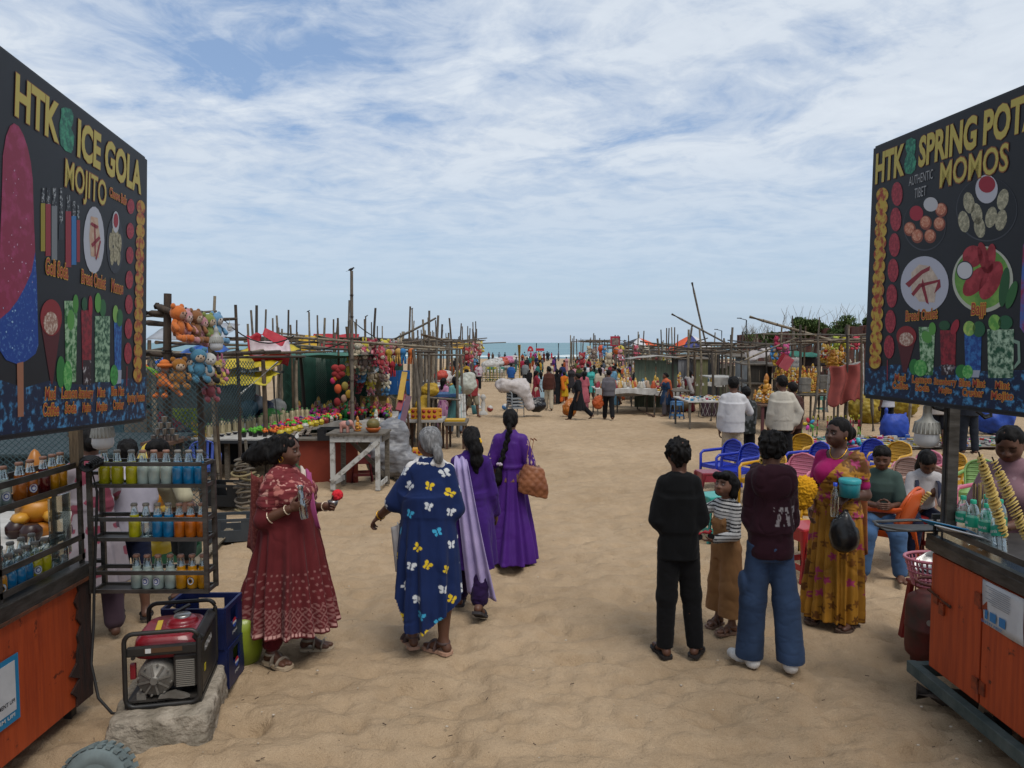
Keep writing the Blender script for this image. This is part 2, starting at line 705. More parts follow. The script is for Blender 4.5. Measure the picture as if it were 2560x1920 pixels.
 # ------------------------------------------------------------------ sand
def sand_mat():
 m=bpy.data.materials.new('sand')
 m.use_nodes=True
 t=m.node_tree
 b=t.nodes['Principled BSDF']
 b.inputs['Roughness'].default_value=0.95
 b.inputs['Specular IOR Level'].default_value=0.12
 tc=t.nodes.new('ShaderNodeTexCoord')
 def noise(sc,det,ro=0.6):
  n=t.nodes.new('ShaderNodeTexNoise')
  n.inputs['Scale'].default_value=sc
  n.inputs['Detail'].default_value=det
  n.inputs['Roughness'].default_value=ro
  t.links.new(tc.outputs['Object'],n.inputs['Vector'])
  return n.outputs['Fac']
 def ramp(f,st):
  r=t.nodes.new('ShaderNodeValToRGB')
  e=r.color_ramp.elements
  while len(e)<len(st):
   e.new(0.5)
  for q,(p,c) in zip(e,st):
   q.position=p
   q.color=(*c,1)
  t.links.new(f,r.inputs[0])
  return r.outputs[0]
 def mul(a,b_):
  x=t.nodes.new('ShaderNodeMix')
  x.data_type='RGBA'
  x.blend_type='MULTIPLY'
  x.inputs[0].default_value=1
  t.links.new(a,x.inputs[6])
  t.links.new(b_,x.inputs[7])
  return x.outputs[2]
 c=ramp(noise(0.35,5),[(0.3,(0.325,0.235,0.147)),(0.7,(0.415,0.308,0.202))])
 c=mul(c,ramp(noise(260,3,0.7),[(0.30,(0.62,0.60,0.58)),(0.52,(1,1,1)),(0.75,(1.14,1.14,1.13))]))
 c=mul(c,ramp(noise(4.0,6,0.7),[(0.3,(0.85,0.83,0.80)),(0.6,(1.04,1.04,1.04))]))
 c=mul(c,ramp(noise(36,2,0.5),[(0.22,(0.30,0.26,0.22)),(0.27,(1,1,1))]))
 t.links.new(c,b.inputs['Base Color'])
 n1=noise(11,6,0.65)
 n2=noise(70,4,0.65)
 a=t.nodes.new('ShaderNodeMath')
 a.operation='MULTIPLY_ADD'
 a.inputs[1].default_value=0.35
 t.links.new(n2,a.inputs[0])
 t.links.new(n1,a.inputs[2])
 bp=t.nodes.new('ShaderNodeBump')
 bp.inputs['Strength'].default_value=0.8
 bp.inputs['Distance'].default_value=0.04
 t.links.new(a.outputs[0],bp.inputs['Height'])
 t.links.new(bp.outputs[0],b.inputs['Normal'])
 return m
def make_sand():
 ys=[-400,-150,-50,-15,-4,-1,0.5,1.5]
 y=2.2
 while y<40:
  ys.append(y)
  y+=max(0.018,0.0055*y)
 while y<160:
  ys.append(y)
  y*=1.02
 ys+=[200,260,600]
 ys=np.array(ys)
 us=np.concatenate([[-60,-20,-8,-4,-2],np.linspace(-1.25,1.25,420),[2,4,8,20,60]])
 w=np.interp(ys,[-400,-4,2.2,160,600],[60,4,2.2,160,320])
 X=us[None,:]*w[:,None]
 Y=np.repeat(ys[:,None],len(us),1)
 Zg=np.interp(Y,[-50,8,22,36,54,144,200,600],[0,0,-.30,-.55,-.76,-.98,-1.5,-6])
 p=np.stack([X,Y,X*0],-1)
 big=0.014*fbm(p*0.8,2,3)
 q=p*np.array([3.1,4.4,1])
 dims=-np.maximum(0,vnoise(q+0.35*vnoise(p*6,9)[...,None],5)-0.08)*0.068
 rip=0.017*fbm(p*np.array([5.2,8.5,1]),3,21)
 dims2=-np.maximum(0,vnoise(p*np.array([5.3,7.7,1]),31)-0.2)*0.055
 relief=big+dims+rip+dims2
 fade=np.interp(Y,[0.5,2.2,26,60],[0,1,0.9,0.3])*np.interp(np.abs(us),[1.25,2],[1,0])[None,:]
 relief=relief-np.maximum(0,vnoise(p*np.array([8.5,12.5,1]),41)-.15)*.038
 Zg=Zg+relief*fade
 V=np.stack([X,Y,Zg],-1).reshape(-1,3)
 nu=len(us)
 i,j=np.meshgrid(np.arange(nu-1),np.arange(len(ys)-1))
 a=(j*nu+i).ravel()
 F=np.stack([a,a+1,a+nu+1,a+nu],1)
 global SBVH
 SBVH=BVHTree.FromPolygons(V.tolist(),F.tolist())
 o=mesh_np('sand',V,F,sand_mat())
 tag(o,'trampled tan beach sand',None,kind='structure')
 return o
SAND=make_sand()
def sandz(x,y):
 h=[SBVH.ray_cast(Vector((x+a,y+b,5)),Vector((0,0,-1)))[0] for a,b in ((0,0),(.13,.05),(-.13,.05),(0,.15),(0,-.13))]
 h=[q.z for q in h if q is not None]
 return max(h) if h else ground(y)
def sea_mat():
 m=bpy.data.materials.new('sea_water')
 m.use_nodes=True
 t=m.node_tree
 b=t.nodes['Principled BSDF']
 b.inputs['Base Color'].default_value=(0.10,0.205,0.245,1)
 b.inputs['Roughness'].default_value=0.45
 b.inputs['Specular IOR Level'].default_value=0.18
 tc=t.nodes.new('ShaderNodeTexCoord')
 mp=t.nodes.new('ShaderNodeMapping')
 mp.inputs['Scale'].default_value=(0.02,0.10,1)
 t.links.new(tc.outputs['Object'],mp.inputs[0])
 n=t.nodes.new('ShaderNodeTexNoise')
 n.inputs['Scale'].default_value=1.0
 n.inputs['Detail'].default_value=6
 t.links.new(mp.outputs[0],n.inputs['Vector'])
 r=t.nodes.new('ShaderNodeValToRGB')
 e=r.color_ramp.elements
 e[0].position,e[0].color=0.35,(0.095,0.195,0.235,1)
 e[1].position,e[1].color=0.72,(0.165,0.275,0.30,1)
 t.links.new(n.outputs['Fac'],r.inputs[0])
 t.links.new(r.outputs[0],b.inputs['Base Color'])
 bp=t.nodes.new('ShaderNodeBump')
 bp.inputs['Strength'].default_value=0.6
 bp.inputs['Distance'].default_value=0.6
 t.links.new(n.outputs['Fac'],bp.inputs['Height'])
 t.links.new(bp.outputs[0],b.inputs['Normal'])
 return m
mb=MB()
mb.add([(-40000,150,-1.02),(40000,150,-1.02),(40000,60000,-1.02),(-40000,60000,-1.02)],[(0,1,2,3)],sea_mat())
tag(mb.build('sea'),'grey blue sea',None,kind='structure')
foam=mat('foam',(0.62,0.66,0.66),0.8,col2=(0.3,0.38,0.4),nscale=0.3)
mb=MB()
for yy,h in ((158,0.25),(166,0.30),(181,0.3)):
 xx=-70
 while xx<75:
  L=rnd.uniform(4,22)
  if rnd.random()<0.6:
   mb.sheet(lambda u,v,xx=xx,L=L,yy=yy,h=h:(xx+L*u,yy+1.2*math.sin(xx+L*u*0.5)+1.6*(v-0.5),-1.0+h*math.sin(PI*v)*math.sin(PI*u)),8,4,foam)
  xx+=L+rnd.uniform(0,6)
tag(mb.build('sea_foam'),'white foam of small waves near the shore',None,kind='stuff')
mb=MB()
shell=mat('shell_bits',(0.42,0.36,0.29),0.6)
twig=mat('twig_bits',(0.07,0.045,0.03),0.8)
for i in range(420):
 D=3.4+12*rnd.random()**1.7
 x=jit(0.72)*D
 c=Vector((x,D,ground(D)+0.012))
 s=rnd.uniform(0.003,0.009)
 if rnd.random()<0.55:
  mb.ell(c,(s*1.4,s,s*0.6),shell,5,3)
 else:
  a=rnd.uniform(0,PI)
  mb.bar(c-Vector((math.cos(a),math.sin(a),0))*s*1.6,c+Vector((math.cos(a),math.sin(a),0.1))*s*1.6,s*0.5,s*0.5,twig)
tag(mb.build('beach_litter'),'scattered shell bits and twigs in the sand',None,kind='stuff')
# ------------------------------------------------------------------ people
SKIN=mat('skin',(1,1,1),0.5,attr=True,col2=(0.82,0.80,0.80),nscale=9,spec=0.35,bump=0.12,bscale=220,bdist=0.002)
CLOTH=mat('cloth',(1,1,1),0.88,attr=True,col2=(0.80,0.80,0.82),nscale=5,spec=0.15,sheen=0.04,bump=0.25,bscale=420,bdist=0.002)
SILK=mat('silk_cloth',(1,1,1),0.6,attr=True,col2=(0.82,0.82,0.84),nscale=5,spec=0.25,bump=0.2,bscale=300,bdist=0.002)
HAIR=mat('hair',(1,1,1),0.62,attr=True,col2=(0.5,0.5,0.5),nscale=14,stretch=(6,6,1),spec=0.12,bump=0.5,bscale=60,bdist=0.004)
LEATHER=mat('leather',(1,1,1),0.5,attr=True,col2=(0.75,0.72,0.7),nscale=12,spec=0.35,bump=0.3,bscale=160,bdist=0.003)
HAIRC=(0.008,0.007,0.007)
SK_D=(0.105,0.047,0.029)
SK_M=(0.165,0.078,0.048)
def rx(a):
 c,s=math.cos(R(a)),math.sin(R(a))
 return np.array([[1,0,0],[0,c,-s],[0,s,c]])
def ry(a):
 c,s=math.cos(R(a)),math.sin(R(a))
 return np.array([[c,0,s],[0,1,0],[-s,0,c]])
def rz_(a):
 c,s=math.cos(R(a)),math.sin(R(a))
 return np.array([[c,-s,0],[s,c,0],[0,0,1]])
def unit(v):
 v=np.array(v,float)
 return v/np.linalg.norm(v)
class Fig:
 """skeleton and primitive volumes of one person; faces +Y, feet on z = 0"""
 def __init__(s,h=1.65,fem=False,fat=1.0,child=False,lean=0,side=0,twist=0,yaw=0,pitch=0,roll=0,legL=(0,4,0,0),legR=(0,4,0,0),armL=None,armR=None,handL=None,handR=None,curl=25,shw=None,skin=SK_D,hd=None,wd=None,heelL=0,heelR=0,pelv=None):
  s.h,s.fem,s.fat,s.child,s.skinc=h,fem,fat,child,np.array(skin)
  s.wd=wd or (.88 if fem else .84)
  s.M=rz_(twist)@rx(-lean)@ry(side)
  shw=(shw or (0.084 if fem else 0.094))*h*s.wd
  hw=(0.056 if fem else 0.05)*h*(0.8+0.2*fat)*(.4+.6*s.wd)
  s.J=J={}
  s.arm_end={}
  pel=np.zeros(3)
  J['pel']=pel
  J['neck']=pel+s.M@np.array([0,-0.004*h,0.30*h])
  s.heel={}
  for sd,nm,lg,hl in ((-1,'L',legL,heelL),(1,'R',legR,heelR)):
   fw,ot,kn,fy=lg
   hip=pel+np.array([sd*hw,0,-0.02*h])
   d1=unit([sd*math.sin(R(ot)),math.sin(R(fw))*math.cos(R(ot)),-math.cos(R(fw))*math.cos(R(ot))])
   d2=unit([sd*math.sin(R(ot))*0.6,math.sin(R(fw-kn)),-math.cos(R(fw-kn))])
   kne=hip+d1*0.245*h
   ank=kne+d2*0.235*h
   J['hip'+nm],J['knee'+nm],J['ank'+nm]=hip,kne,ank
   fd=np.array([math.sin(R(-fy))*-1,math.cos(R(fy)),0])
   fd=unit(fd+np.array([0,0,-math.tan(R(hl))]))
   J['fd'+nm]=fd
   up=unit(np.array([0,0,1])-fd*fd[2])
   J['fu'+nm]=up
   J['heel'+nm]=ank-fd*0.022*h-up*0.026*h
   J['toe'+nm]=ank+fd*0.098*h-up*0.034*h
  zmin=min(J['heelL'][2],J['toeL'][2],J['heelR'][2],J['toeR'][2])-0.014*h
  s.dz=-zmin if pelv is None else pelv
  for k in list(J):
   if not k.startswith(('fd','fu')):
    J[k]=J[k]+np.array([0,0,s.dz])
  pel=J['pel']
  cs=1.0
  for sd,nm,ar,hn in ((-1,'L',armL,handL),(1,'R',armR,handR)):
   if ar is None:
    ar=((sd*0.16,-0.04,-1),(sd*0.08,0.14,-1))
   sh=pel+s.M@np.array([sd*shw,-0.002*h,0.262*h])
   u,f=unit(ar[0]),unit(ar[1])
   el=sh+u*0.172*h
   wr=el+f*0.146*h
   J['sh'+nm],J['el'+nm],J['wr'+nm]=sh,el,wr
   hdv=unit(hn[0]) if hn else f
   pn=np.array(hn[1],float) if hn else np.array([-sd,0.1,0.0])
   pn=unit(pn-hdv*float(pn@hdv))
   t=np.cross(hdv,pn)*(1 if sd>0 else -1)
   J['hand'+nm]=(hdv,pn,t,hn[2] if hn and len(hn)>2 else curl)
  s.hh=(hd or (0.152 if child else 0.141))*h
  s.Mh=s.M@rx(lean*0.65) if abs(lean)>1 else s.M
  s.Mh=rz_(twist)@rz_(yaw)@rx(-pitch)@ry(roll)
  s.J['head']=J['neck']+(rz_(twist)@rx(-lean*0.5-6))@np.array([0,0,0.085*h if not child else 0.095*h])+s.Mh@np.array([0,0.06*s.hh,0.06*s.hh])
  # ---- volumes
 def rings(s,g=0.0,lo=-0.07,hi=0.33,wf=1.0):
  h,f=s.h,s.fat
  if s.fem:
   e=.55+.45*f
   r=[(-.075,0,0,.072*e,.062*e),(-.01,0,-.006,.098*e,.072*e),(.05,0,0,.090*e,.066*e),(.09,0,.003,.079*e,.060*f),(.15,0,.006,.084*e,.064*f),(.205,0,.010,.088*(.6+.4*f),.066*e),(.245,0,.0,.086,.056),(.28,0,-.004,.066,.044),(.305,0,-.006,.040,.036),(.33,0,0,.031,.031)]
  else:
   r=[(-.075,0,0,.070*f,.058*f),(-.01,0,-.004,.092*f,.066*f),(.06,0,0,.085*f,.060*f),(.12,0,.002,.088*f,.060*f),(.19,0,.004,.100*(.5+.5*f),.066*f),(.24,0,.0,.098,.060),(.278,0,-.006,.074,.046),(.305,0,-.008,.046,.038),(.33,0,-.002,.032,.034)]
  r=[q for q in r if lo-1e-6<=q[0]<=hi+1e-6]
  return [(z*h,cx*h,cy*h,rx_*h*wf*(s.wd if z>.08 else .5+.5*s.wd)+g,ry_*h+g) for z,cx,cy,rx_,ry_ in r]
 def torso(s,g=0.0,k=0.03,lo=-0.07,hi=0.33,wf=1.0):
  o=[LF(s.rings(g,lo,hi,wf),k,s.M,s.J['pel'])]
  if hi>.27:
   for nm in 'LR':
    o.append(RC(s.J['neck']+s.M@np.array([0,0,-.014*s.h]),s.J['sh'+nm]+s.M@np.array([0,0,.006*s.h]),.026*s.h+g,.020*s.h+g,0.04))
  return o
 def bust(s,g=0.0):
  if not s.fem or s.child:
   return []
  h=s.h
  r=0.040*h*(0.5+0.5*s.fat)
  return [EL(s.J['pel']+s.M@np.array([q*0.045*h,0.048*h*(0.6+0.4*s.fat),0.195*h]),(r+g,r+g,r*1.05+g),0.05) for q in (-1,1)]
 def arm(s,nm,g=0.0,upto=2.0,frm=0.0,cuff=0.0):
  """upto counts in segments: 1 = elbow, 2 = wrist"""
  h,J=s.h,s.J
  f=0.72+0.28*s.fat
  if s.child:
   f*=0.95
  sh,el,wr=J['sh'+nm],J['el'+nm],J['wr'+nm]
  out=[]
  e=min(upto,1.0)
  r0,r1,r2=.029*h*f,.0245*h*f,.0165*h*(0.85+0.15*f)
  a=sh+(el-sh)*frm
  out.append(RC(a,sh+(el-sh)*e,r0+g,r0+(r1-r0)*e+g+cuff*(upto<=1),0.035 if g==0 else 0.016))
  if upto>1:
   e=upto-1
   out.append(RC(el,el+(wr-el)*e,r1+g,r1+(r2-r1)*e+g+cuff,0.018))
  return out
 def leg(s,nm,g=0.0,upto=2.0,widen=0.0,k=0.03):
  h,J=s.h,s.J
  f=0.75+0.25*s.fat
  a,b,c=J['hip'+nm],J['knee'+nm],J['ank'+nm]
  r0,r1,r2=.044*h*f,.033*h*f,.021*h
  e=min(upto,1.0)
  out=[RC(a,a+(b-a)*e,r0+g,r0+(r1-r0)*e+g+widen*0.5*e,k)]
  if upto>1:
   e=upto-1
   if g==0 and widen==0:
    m=b+(c-b)*0.35-s.J['fd'+nm]*0.008*h
    out.append(RC(b,m,r1*0.98,.033*h*f,0.02))
    out.append(RC(m,c,.033*h*f,r2,0.02))
   else:
    out.append(RC(b,b+(c-b)*e,r1+g+widen*0.5,r1*(1-e)+max(r2,r1*0.75)*e+g+widen,k))
  return out
 def foot(s,nm,g=0.0):
  h,J=s.h,s.J
  hl,to,an,up=J['heel'+nm],J['toe'+nm],J['ank'+nm],J['fu'+nm]
  mid=hl+(to-hl)*0.6
  sdv=np.cross(J['fd'+nm],up)
  return [RC(an+up*0.01*h,hl,.021*h+g,.021*h+g,0.015),RC(an,mid,.020*h+g,.019*h+g,0.02),RC(mid-sdv*.010*h,to-sdv*.012*h,.017*h+g,.012*h+g,0.012),RC(mid+sdv*.012*h,to+sdv*.014*h-J['fd'+nm]*0.012*h,.015*h+g,.011*h+g,0.012)]
 def hand_prims(s,nm):
  h,J=s.h,s.J
  d,n,t,curl=J['hand'+nm]
  w=J['wr'+nm]
  L=0.108*h*(0.95 if s.fem or s.child else 1)
  M=np.stack([d,t,n],1)
  fw=J['el'+nm]-w
  fw=fw/np.linalg.norm(fw)
  out=[EL(w+d*.27*L,(.29*L,.21*L,.085*L),0.012,M),RC(w+fw*.25*L,w+d*.08*L,.150*L,.135*L,0.012)]
  c=R(curl)
  for i,ln in enumerate((.42,.47,.44,.35)):
   p=w+d*.48*L+t*(.155-.105*i)*L
   a=0.0
   for q,fr in enumerate((.45,.32,.23)):
    a+=c*(0.8,1.1,0.8)[q]
    dd=d*math.cos(a)+n*math.sin(a)
    p2=p+dd*ln*fr*L
    out.append(RC(p,p2,(.050-.006*q)*L,(.046-.006*q)*L,0.003))
    p=p2
  p=w+d*.12*L+t*.15*L
  for q,dd in enumerate((unit(t*.7+d*.7+n*.35),unit(d*.9+t*.35+n*(.25+curl/60)))):
   p2=p+dd*(.26,.22)[q]*L
   out.append(RC(p,p2,(.068-.012*q)*L,(.056-.010*q)*L,0.008 if q==0 else 0.003))
   p=p2
  s.J['grip'+nm]=w+d*.5*L+n*.11*L
  return out
 def hp(s,x,y,z):
  return s.J['head']+s.Mh@(np.array([x,y,z])*s.hh)
 def head_prims(s,ears=True):
  H,M=s.hh,s.Mh
  e=lambda c,r,k=.03,sub=False:EL(s.hp(*c),tuple(np.array(r)*H),k*H/0.225,M,sub)
  c_=lambda a,b,r0,r1,k=.02:RC(s.hp(*a),s.hp(*b),r0*H,r1*H,k*H/0.225)
  w=1.06 if s.child else 1.0
  o=[e((0,-.05,.13),(.325*w,.405,.37),.03),e((0,.10,-.14),(.262*w,.27,.33),.05),e((0,.23,-.37),(.10,.095,.085),.03),e((-.15,.20,-.15),(.13,.14,.13),.04),e((.15,.20,-.15),(.13,.14,.13),.04),c_((-.14,.29,.085),(.14,.29,.085),.055,.055,.02),e((-.135,.395,-.005),(.085,.075,.058),.025,True),e((.135,.395,-.005),(.085,.075,.058),.025,True),e((-.135,.29,-.008),(.082,.07,.06),.012),e((.135,.29,-.008),(.082,.07,.06),.012),c_((0,.345,.03),(0,.425,-.13),.035,.058,.015),e((-.055,.385,-.14),(.045,.05,.04),.012),e((.055,.385,-.14),(.045,.05,.04),.012),e((0,.352,-.232),(.115,.055,.032),.010),e((0,.345,-.275),(.10,.055,.034),.008),e((0,.34,-.30),(.12,.05,.06),.03)]
  if ears:
   for q in (-1,1):
    o.append(e((q*.325*w,-.02,-.05),(.035,.085,.125),.012))
  nk=s.J['neck']
  r=.034*s.h*(1.0 if not s.fem else 0.92)
  o.append(RC(nk-s.M@np.array([0,0,.02*s.h]),s.hp(0,-.10,-.22),r*1.06,r*0.98,0.03))
  return o
 def hl(s,V):
  """points in head units"""
  return (V-s.J['head'])@s.Mh/s.hh
 def eye(s,root):
  wm=mat('eye_white',(0.34,0.31,0.28),0.3)
  im=mat('eye_iris',(0.012,0.008,0.006),0.2)
  for q in (-1,1):
   mb=MB()
   M=Matrix(s.Mh.tolist())
   mb.ell(s.hp(q*.135,.292,-.006),(.074*s.hh,.073*s.hh,.047*s.hh),wm,12,8,M)
   mb.ell(s.hp(q*.135,.335,-.006),(.030*s.hh,.034*s.hh,.030*s.hh),im,10,6,M)
   mb.build('eye',root)
 def body(s,root,res=0.011,hres=0.0055,torso=True,legs=True,face=True):
  p=s.torso()+s.bust()
  for nm in 'LR':
   p+=s.arm(nm)
   if legs:
    p+=s.leg(nm)+s.foot(nm)
  Vs,Fs,n=[],[],0
  C=[]
  fine=hres<0.014
  if not fine:
   for nm in 'LR':
    d,nn,t,c=s.J['hand'+nm]
    p.append(EL(s.J['wr'+nm]+d*.045*s.h,(.05*s.h,.02*s.h,.02*s.h),.02,np.stack([d,t,nn],1)))
   p+=s.head_prims(False)
  meshes=[(p,res)]
  if fine:
   meshes.append((s.head_prims(),hres))
   for nm in 'LR':
    meshes.append((s.hand_prims(nm),0.0042 if hres<0.0075 else 0.007))
  for i,(pp,rs) in enumerate(meshes):
   V,F=sdf_mesh(pp,rs)
   c=np.tile(s.skinc,(len(V),1))
   if i==1 and face:
    q=s.hl(V)
    ax=np.abs(q[:,0])
    lip=(ax<.105-(np.abs(q[:,2]+.25)*.6))&(q[:,2]<-.205)&(q[:,2]>-.305)&(q[:,1]>.3)
    c[lip]=s.skinc*np.array([1.05,.62,.62])
    br=(ax>.05)&(ax<.235)&(np.abs(q[:,2]-.085+(ax-.12)*.12)<.026)&(q[:,1]>.18)
    c[br]=s.skinc*.22
    lid=(((ax-.135)/.10)**2+((q[:,2]+.0)/.062)**2<1)&(q[:,1]>.22)
    c[lid]=s.skinc*.55
    nos=(np.abs(ax-.05)<.028)&(np.abs(q[:,2]+.185)<.02)&(q[:,1]>.36)
    c[nos]=s.skinc*.45
   Vs.append(V)
   Fs.append(F+n)
   C.append(c)
   n+=len(V)
  return mesh_np('body',np.concatenate(Vs),np.concatenate(Fs),SKIN,root,np.concatenate(C))
  # ---- hair
 def hair(s,root,kind='short',col=HAIRC,res=0.0065,extra=None,amp=0.008,name='hair',seed=1):
  H=s.hh
  e=lambda c,r,k=.02,sub=False:EL(s.hp(*c),tuple(np.array(r)*H),k*H/.225,s.Mh,sub)
  if kind=='short':
   p=[e((0,-.075,.16),(.365,.425,.375)),e((0,.10,.33),(.29,.26,.17),.04),e((0,-.30,-.02),(.27,.17,.24),.04),e((0,.50,-.12),(.40,.36,.42),.02,True),e((0,-.1,-.62),(.6,.6,.32),.03,True)]
  else:
   p=[e((0,-.06,.135),(.358,.43,.395)),e((0,-.28,-.08),(.29,.19,.28),.04),e((0,.52,-.10),(.36,.36,.43),.02,True),e((0,-.1,-.70),(.6,.6,.32),.03,True)]
  if extra:
   p+=extra
  V,F=sdf_mesh(p,res)
  N_=vnormals(V,F)
  q=(V-s.J['head'])/H
  d=fbm(q*np.array([9,9,3.2]),2,seed)*amp
  if kind=='short':
   d+=np.maximum(0,vnoise(q*11,seed+5))*amp*1.1
  V=V+N_*d[:,None]
  c=np.tile(np.array(col),(len(V),1))*(1+0.55*vnoise(q*np.array([26,26,5]),seed+9))[:,None]
  return mesh_np(name,V,F,HAIR,root,np.clip(c,0,1))
  # ---- clothing from volumes
 def cloth(s,root,name,prims,col,res=0.0075,amp=0.004,scale=9,seed=3,m=None,colf=None,disp=None,cut=None,st=(1,1,.5)):
  V,F=sdf_mesh(prims,res)
  if disp is not None or amp:
   N_=vnormals(V,F)
   if amp:
    q=V*scale*np.array(st)+seed*3.7
    q=q+.6*vnoise(q*.7,seed+3)[:,None]
    cr=np.minimum(np.abs(vnoise(q*np.array([1.3,1.3,1.1]),seed+7))*3.2,1)-.8
    V=V+N_*((fbm(q,2,seed)*.8+cr*1.1)*amp)[:,None]
   if disp is not None:
    V=disp(V,N_)
  if cut is not None:
   keep=cut(V)
   F=F[keep[F].all(1)]
  c=np.tile(np.array(col if not isinstance(col,str) else lin(col)),(len(V),1))
  if colf is not None:
   c=colf(V,c)
  return mesh_np(name,V,F,m or CLOTH,root,np.clip(c,0,1))
 def footwear(s,root,kind='sandal',col='#4a3d35',sole='#3a322c'):
  m1=mat('strap_'+str(col),col,0.6,col2=tuple(0.7*x for x in lin(col)),nscale=30)
  m2=mat('sole_'+str(sole),sole,0.75)
  h=s.h
  for nm in 'LR':
   hl,to,fd,up=(Vector(s.J[k+nm]) for k in ('heel','toe','fd','fu'))
   sd=fd.cross(up).normalized()
   L=(to-hl).length
   z=-.016*h
   base=hl+up*(-.018*h)
   base.z=max(base.z,0.004) if abs(fd.z)<0.05 else base.z
   mb=MB()
   o=[]
   for t,w in ((-.16,.012),(-.12,.024),(.05,.030),(.35,.026),(.62,.034),(.9,.036),(1.07,.028),(1.13,.010)):
    o.append((t,w))
   poly=[base+fd*(L*t)+sd*(w*h) for t,w in o]+[base+fd*(L*t)-sd*(w*h) for t,w in o[::-1]]
   mb.prism([p-up*.010*h for p in poly],up*.014*h,m2)
   ht=.030*h
   for t0,wd,rr in ((.72,.031,.8),(.42,.028,1.15)) if kind=='sandal' else ((.62,.031,.85),):
    pts=[]
    for a in range(9):
     an=PI*a/8
     pts.append(base+fd*(L*t0)+sd*(math.cos(an)*wd*h)+up*(math.sin(an)*ht*rr+.002*h))
    mb.tube(pts,.014*h if kind=='sandal' else .008*h,m1,6,flat=0.3,up=fd)
   if kind=='sandal':
    an_=Vector(s.J['ank'+nm])
    pts=[an_+fd*(math.cos(q)*.027*h)+sd*(math.sin(q)*.025*h)-up*.004*h for q in np.linspace(0,2*PI,13)]
    mb.tube(pts,.007*h,m1,5,cap=False)
   mb.build('sandal' if kind=='sandal' else 'slipper',root)
 def shoes(s,root,col='#d8d8d6',sole='#cfcfcd',res=0.007):
  for nm in 'LR':
   V,F=sdf_mesh(s.foot(nm,0.017),res)
   q=V-s.J['heel'+nm]
   zz=V[:,2]
   c=np.tile(np.array(lin(col)),(len(V),1))
   c[zz<zz.min()+.022]=lin(sole)
   V[:,2]=np.maximum(V[:,2],0.0)
   c*=(0.93+0.07*np.sign(vnoise(q*60,4)))[:,None]
   mesh_np('shoe',V,F,LEATHER,root,c)
def folds(V,cx,cy,z0,z1,amp,n,seed=0,power=1.0,twist=0.0):
 """push a skirt out and in round its axis: n hanging folds growing from z0 down to z1"""
 a=np.arctan2(V[:,1]-cy,V[:,0]-cx)
 r=np.hypot(V[:,0]-cx,V[:,1]-cy)
 t=np.clip((z0-V[:,2])/(z0-z1),0,1)**power
 ph=a*n+2.2*vnoise(np.stack([a*1.7+10,V[:,2]*1.1,a*0],1),seed)+twist*V[:,2]
 w=np.sin(ph)+0.5*np.sin(ph*1.73+1.1)
 k=1+(amp*t*w)/np.maximum(r,0.02)*np.clip(r/0.05,0,1)
 V=V.copy()
 V[:,0]=cx+(V[:,0]-cx)*k
 V[:,1]=cy+(V[:,1]-cy)*k
 return V
def person(label,p,rz,name='person',group=None):
 if abs(p[2]-ground(p[1]))<.01:
  p=Vector((p[0],p[1],sandz(p[0],p[1])+(.006 if p[1]<9 else -.01)))
 return thing(name,label,'person',tuple(p),R(rz),group)
def spots(V,C,n,seed,fn,pick=None,sep=0.0):
 """paint n printed motifs; fn(local (u, w) arrays, index) -> (mask, colour)"""
 rr=random.Random(seed)
 idx=np.arange(len(V)) if pick is None else np.nonzero(pick)[0]
 done=[]
 tries=0
 while len(done)<n and tries<n*40 and len(idx):
  tries+=1
  c=V[idx[rr.randrange(len(idx))]]
  if any(np.linalg.norm(c-d)<sep for d in done):
   continue
  done.append(c)
  near=np.nonzero(np.abs(V-c).max(1)<0.08)[0]
  q=V[near]-c
  ax=math.hypot(c[0],c[1]) or 1
  tx,ty=-c[1]/ax,c[0]/ax
  u=q[:,0]*tx+q[:,1]*ty
  m,col=fn(u,q[:,2],len(done),rr)
  C[near[m]]=col
 return C
 # ------------------------------------------------------------------ the nearer people, one by one
def hem_loft(f,z0,z1,rx0,ry0,rx1,ry1,k=0.05,cy0=0,cy1=0,n=6):
 """clothing below the waist: metres above the ground, z0 above z1"""
 return LF([(z0+(z1-z0)*t,0,cy0+(cy1-cy0)*t,rx0+(rx1-rx0)*t,ry0+(ry1-ry0)*t) for t in np.linspace(1,0,n)],k)
def sleeves(f,g,upto,cuff=0.0,frm=0.0):
 return f.arm('L',g,upto,frm,cuff)+f.arm('R',g,upto,frm,cuff)
def grip_bar(f,nm,off=(0,0,0)):
 return Vector(f.J['grip'+nm]+np.array(off,float))
 # ---- woman in a maroon kurta with a bottle
f=Fig(1.585,fem=True,fat=1.4,lean=-2,yaw=8,pitch=4,legL=(8,4,4,-14),legR=(-3,5,2,16),armR=((0.30,-0.20,-1),(-0.05,0.95,0.42)),armL=((-0.25,0.30,-0.9),(0.42,0.85,0.20)),handR=((0.0,0.95,0.30),(-0.9,0.0,0.25),42),handL=((0.35,0.9,0.1),(0.8,-0.2,0.5),45),skin=SK_D)
rt=person('plump woman in maroon printed kurta holding an empty glass bottle',G(724,1641),-104)
f.body(rt)
f.eye(rt)
h1=[RC(f.hp(0,-.42,.02),f.hp(.02,-.72,-.12),.075,.08,.05),RC(f.hp(.02,-.72,-.12),f.hp(.05,-1.05,-.30),.08,.06,.04),RC(f.hp(.05,-1.05,-.30),f.hp(.05,-1.32,-.34),.07,.022,.03),RC(f.hp(.3,-.05,.0),f.hp(.26,-.35,-.22),.03,.05,.03),RC(f.hp(0,-.7,-.1),f.hp(.0,-1.1,-.02),.05,.012,.03)]
f.hair(rt,'long',extra=h1,amp=.012)
MK=lin('#5a2023')
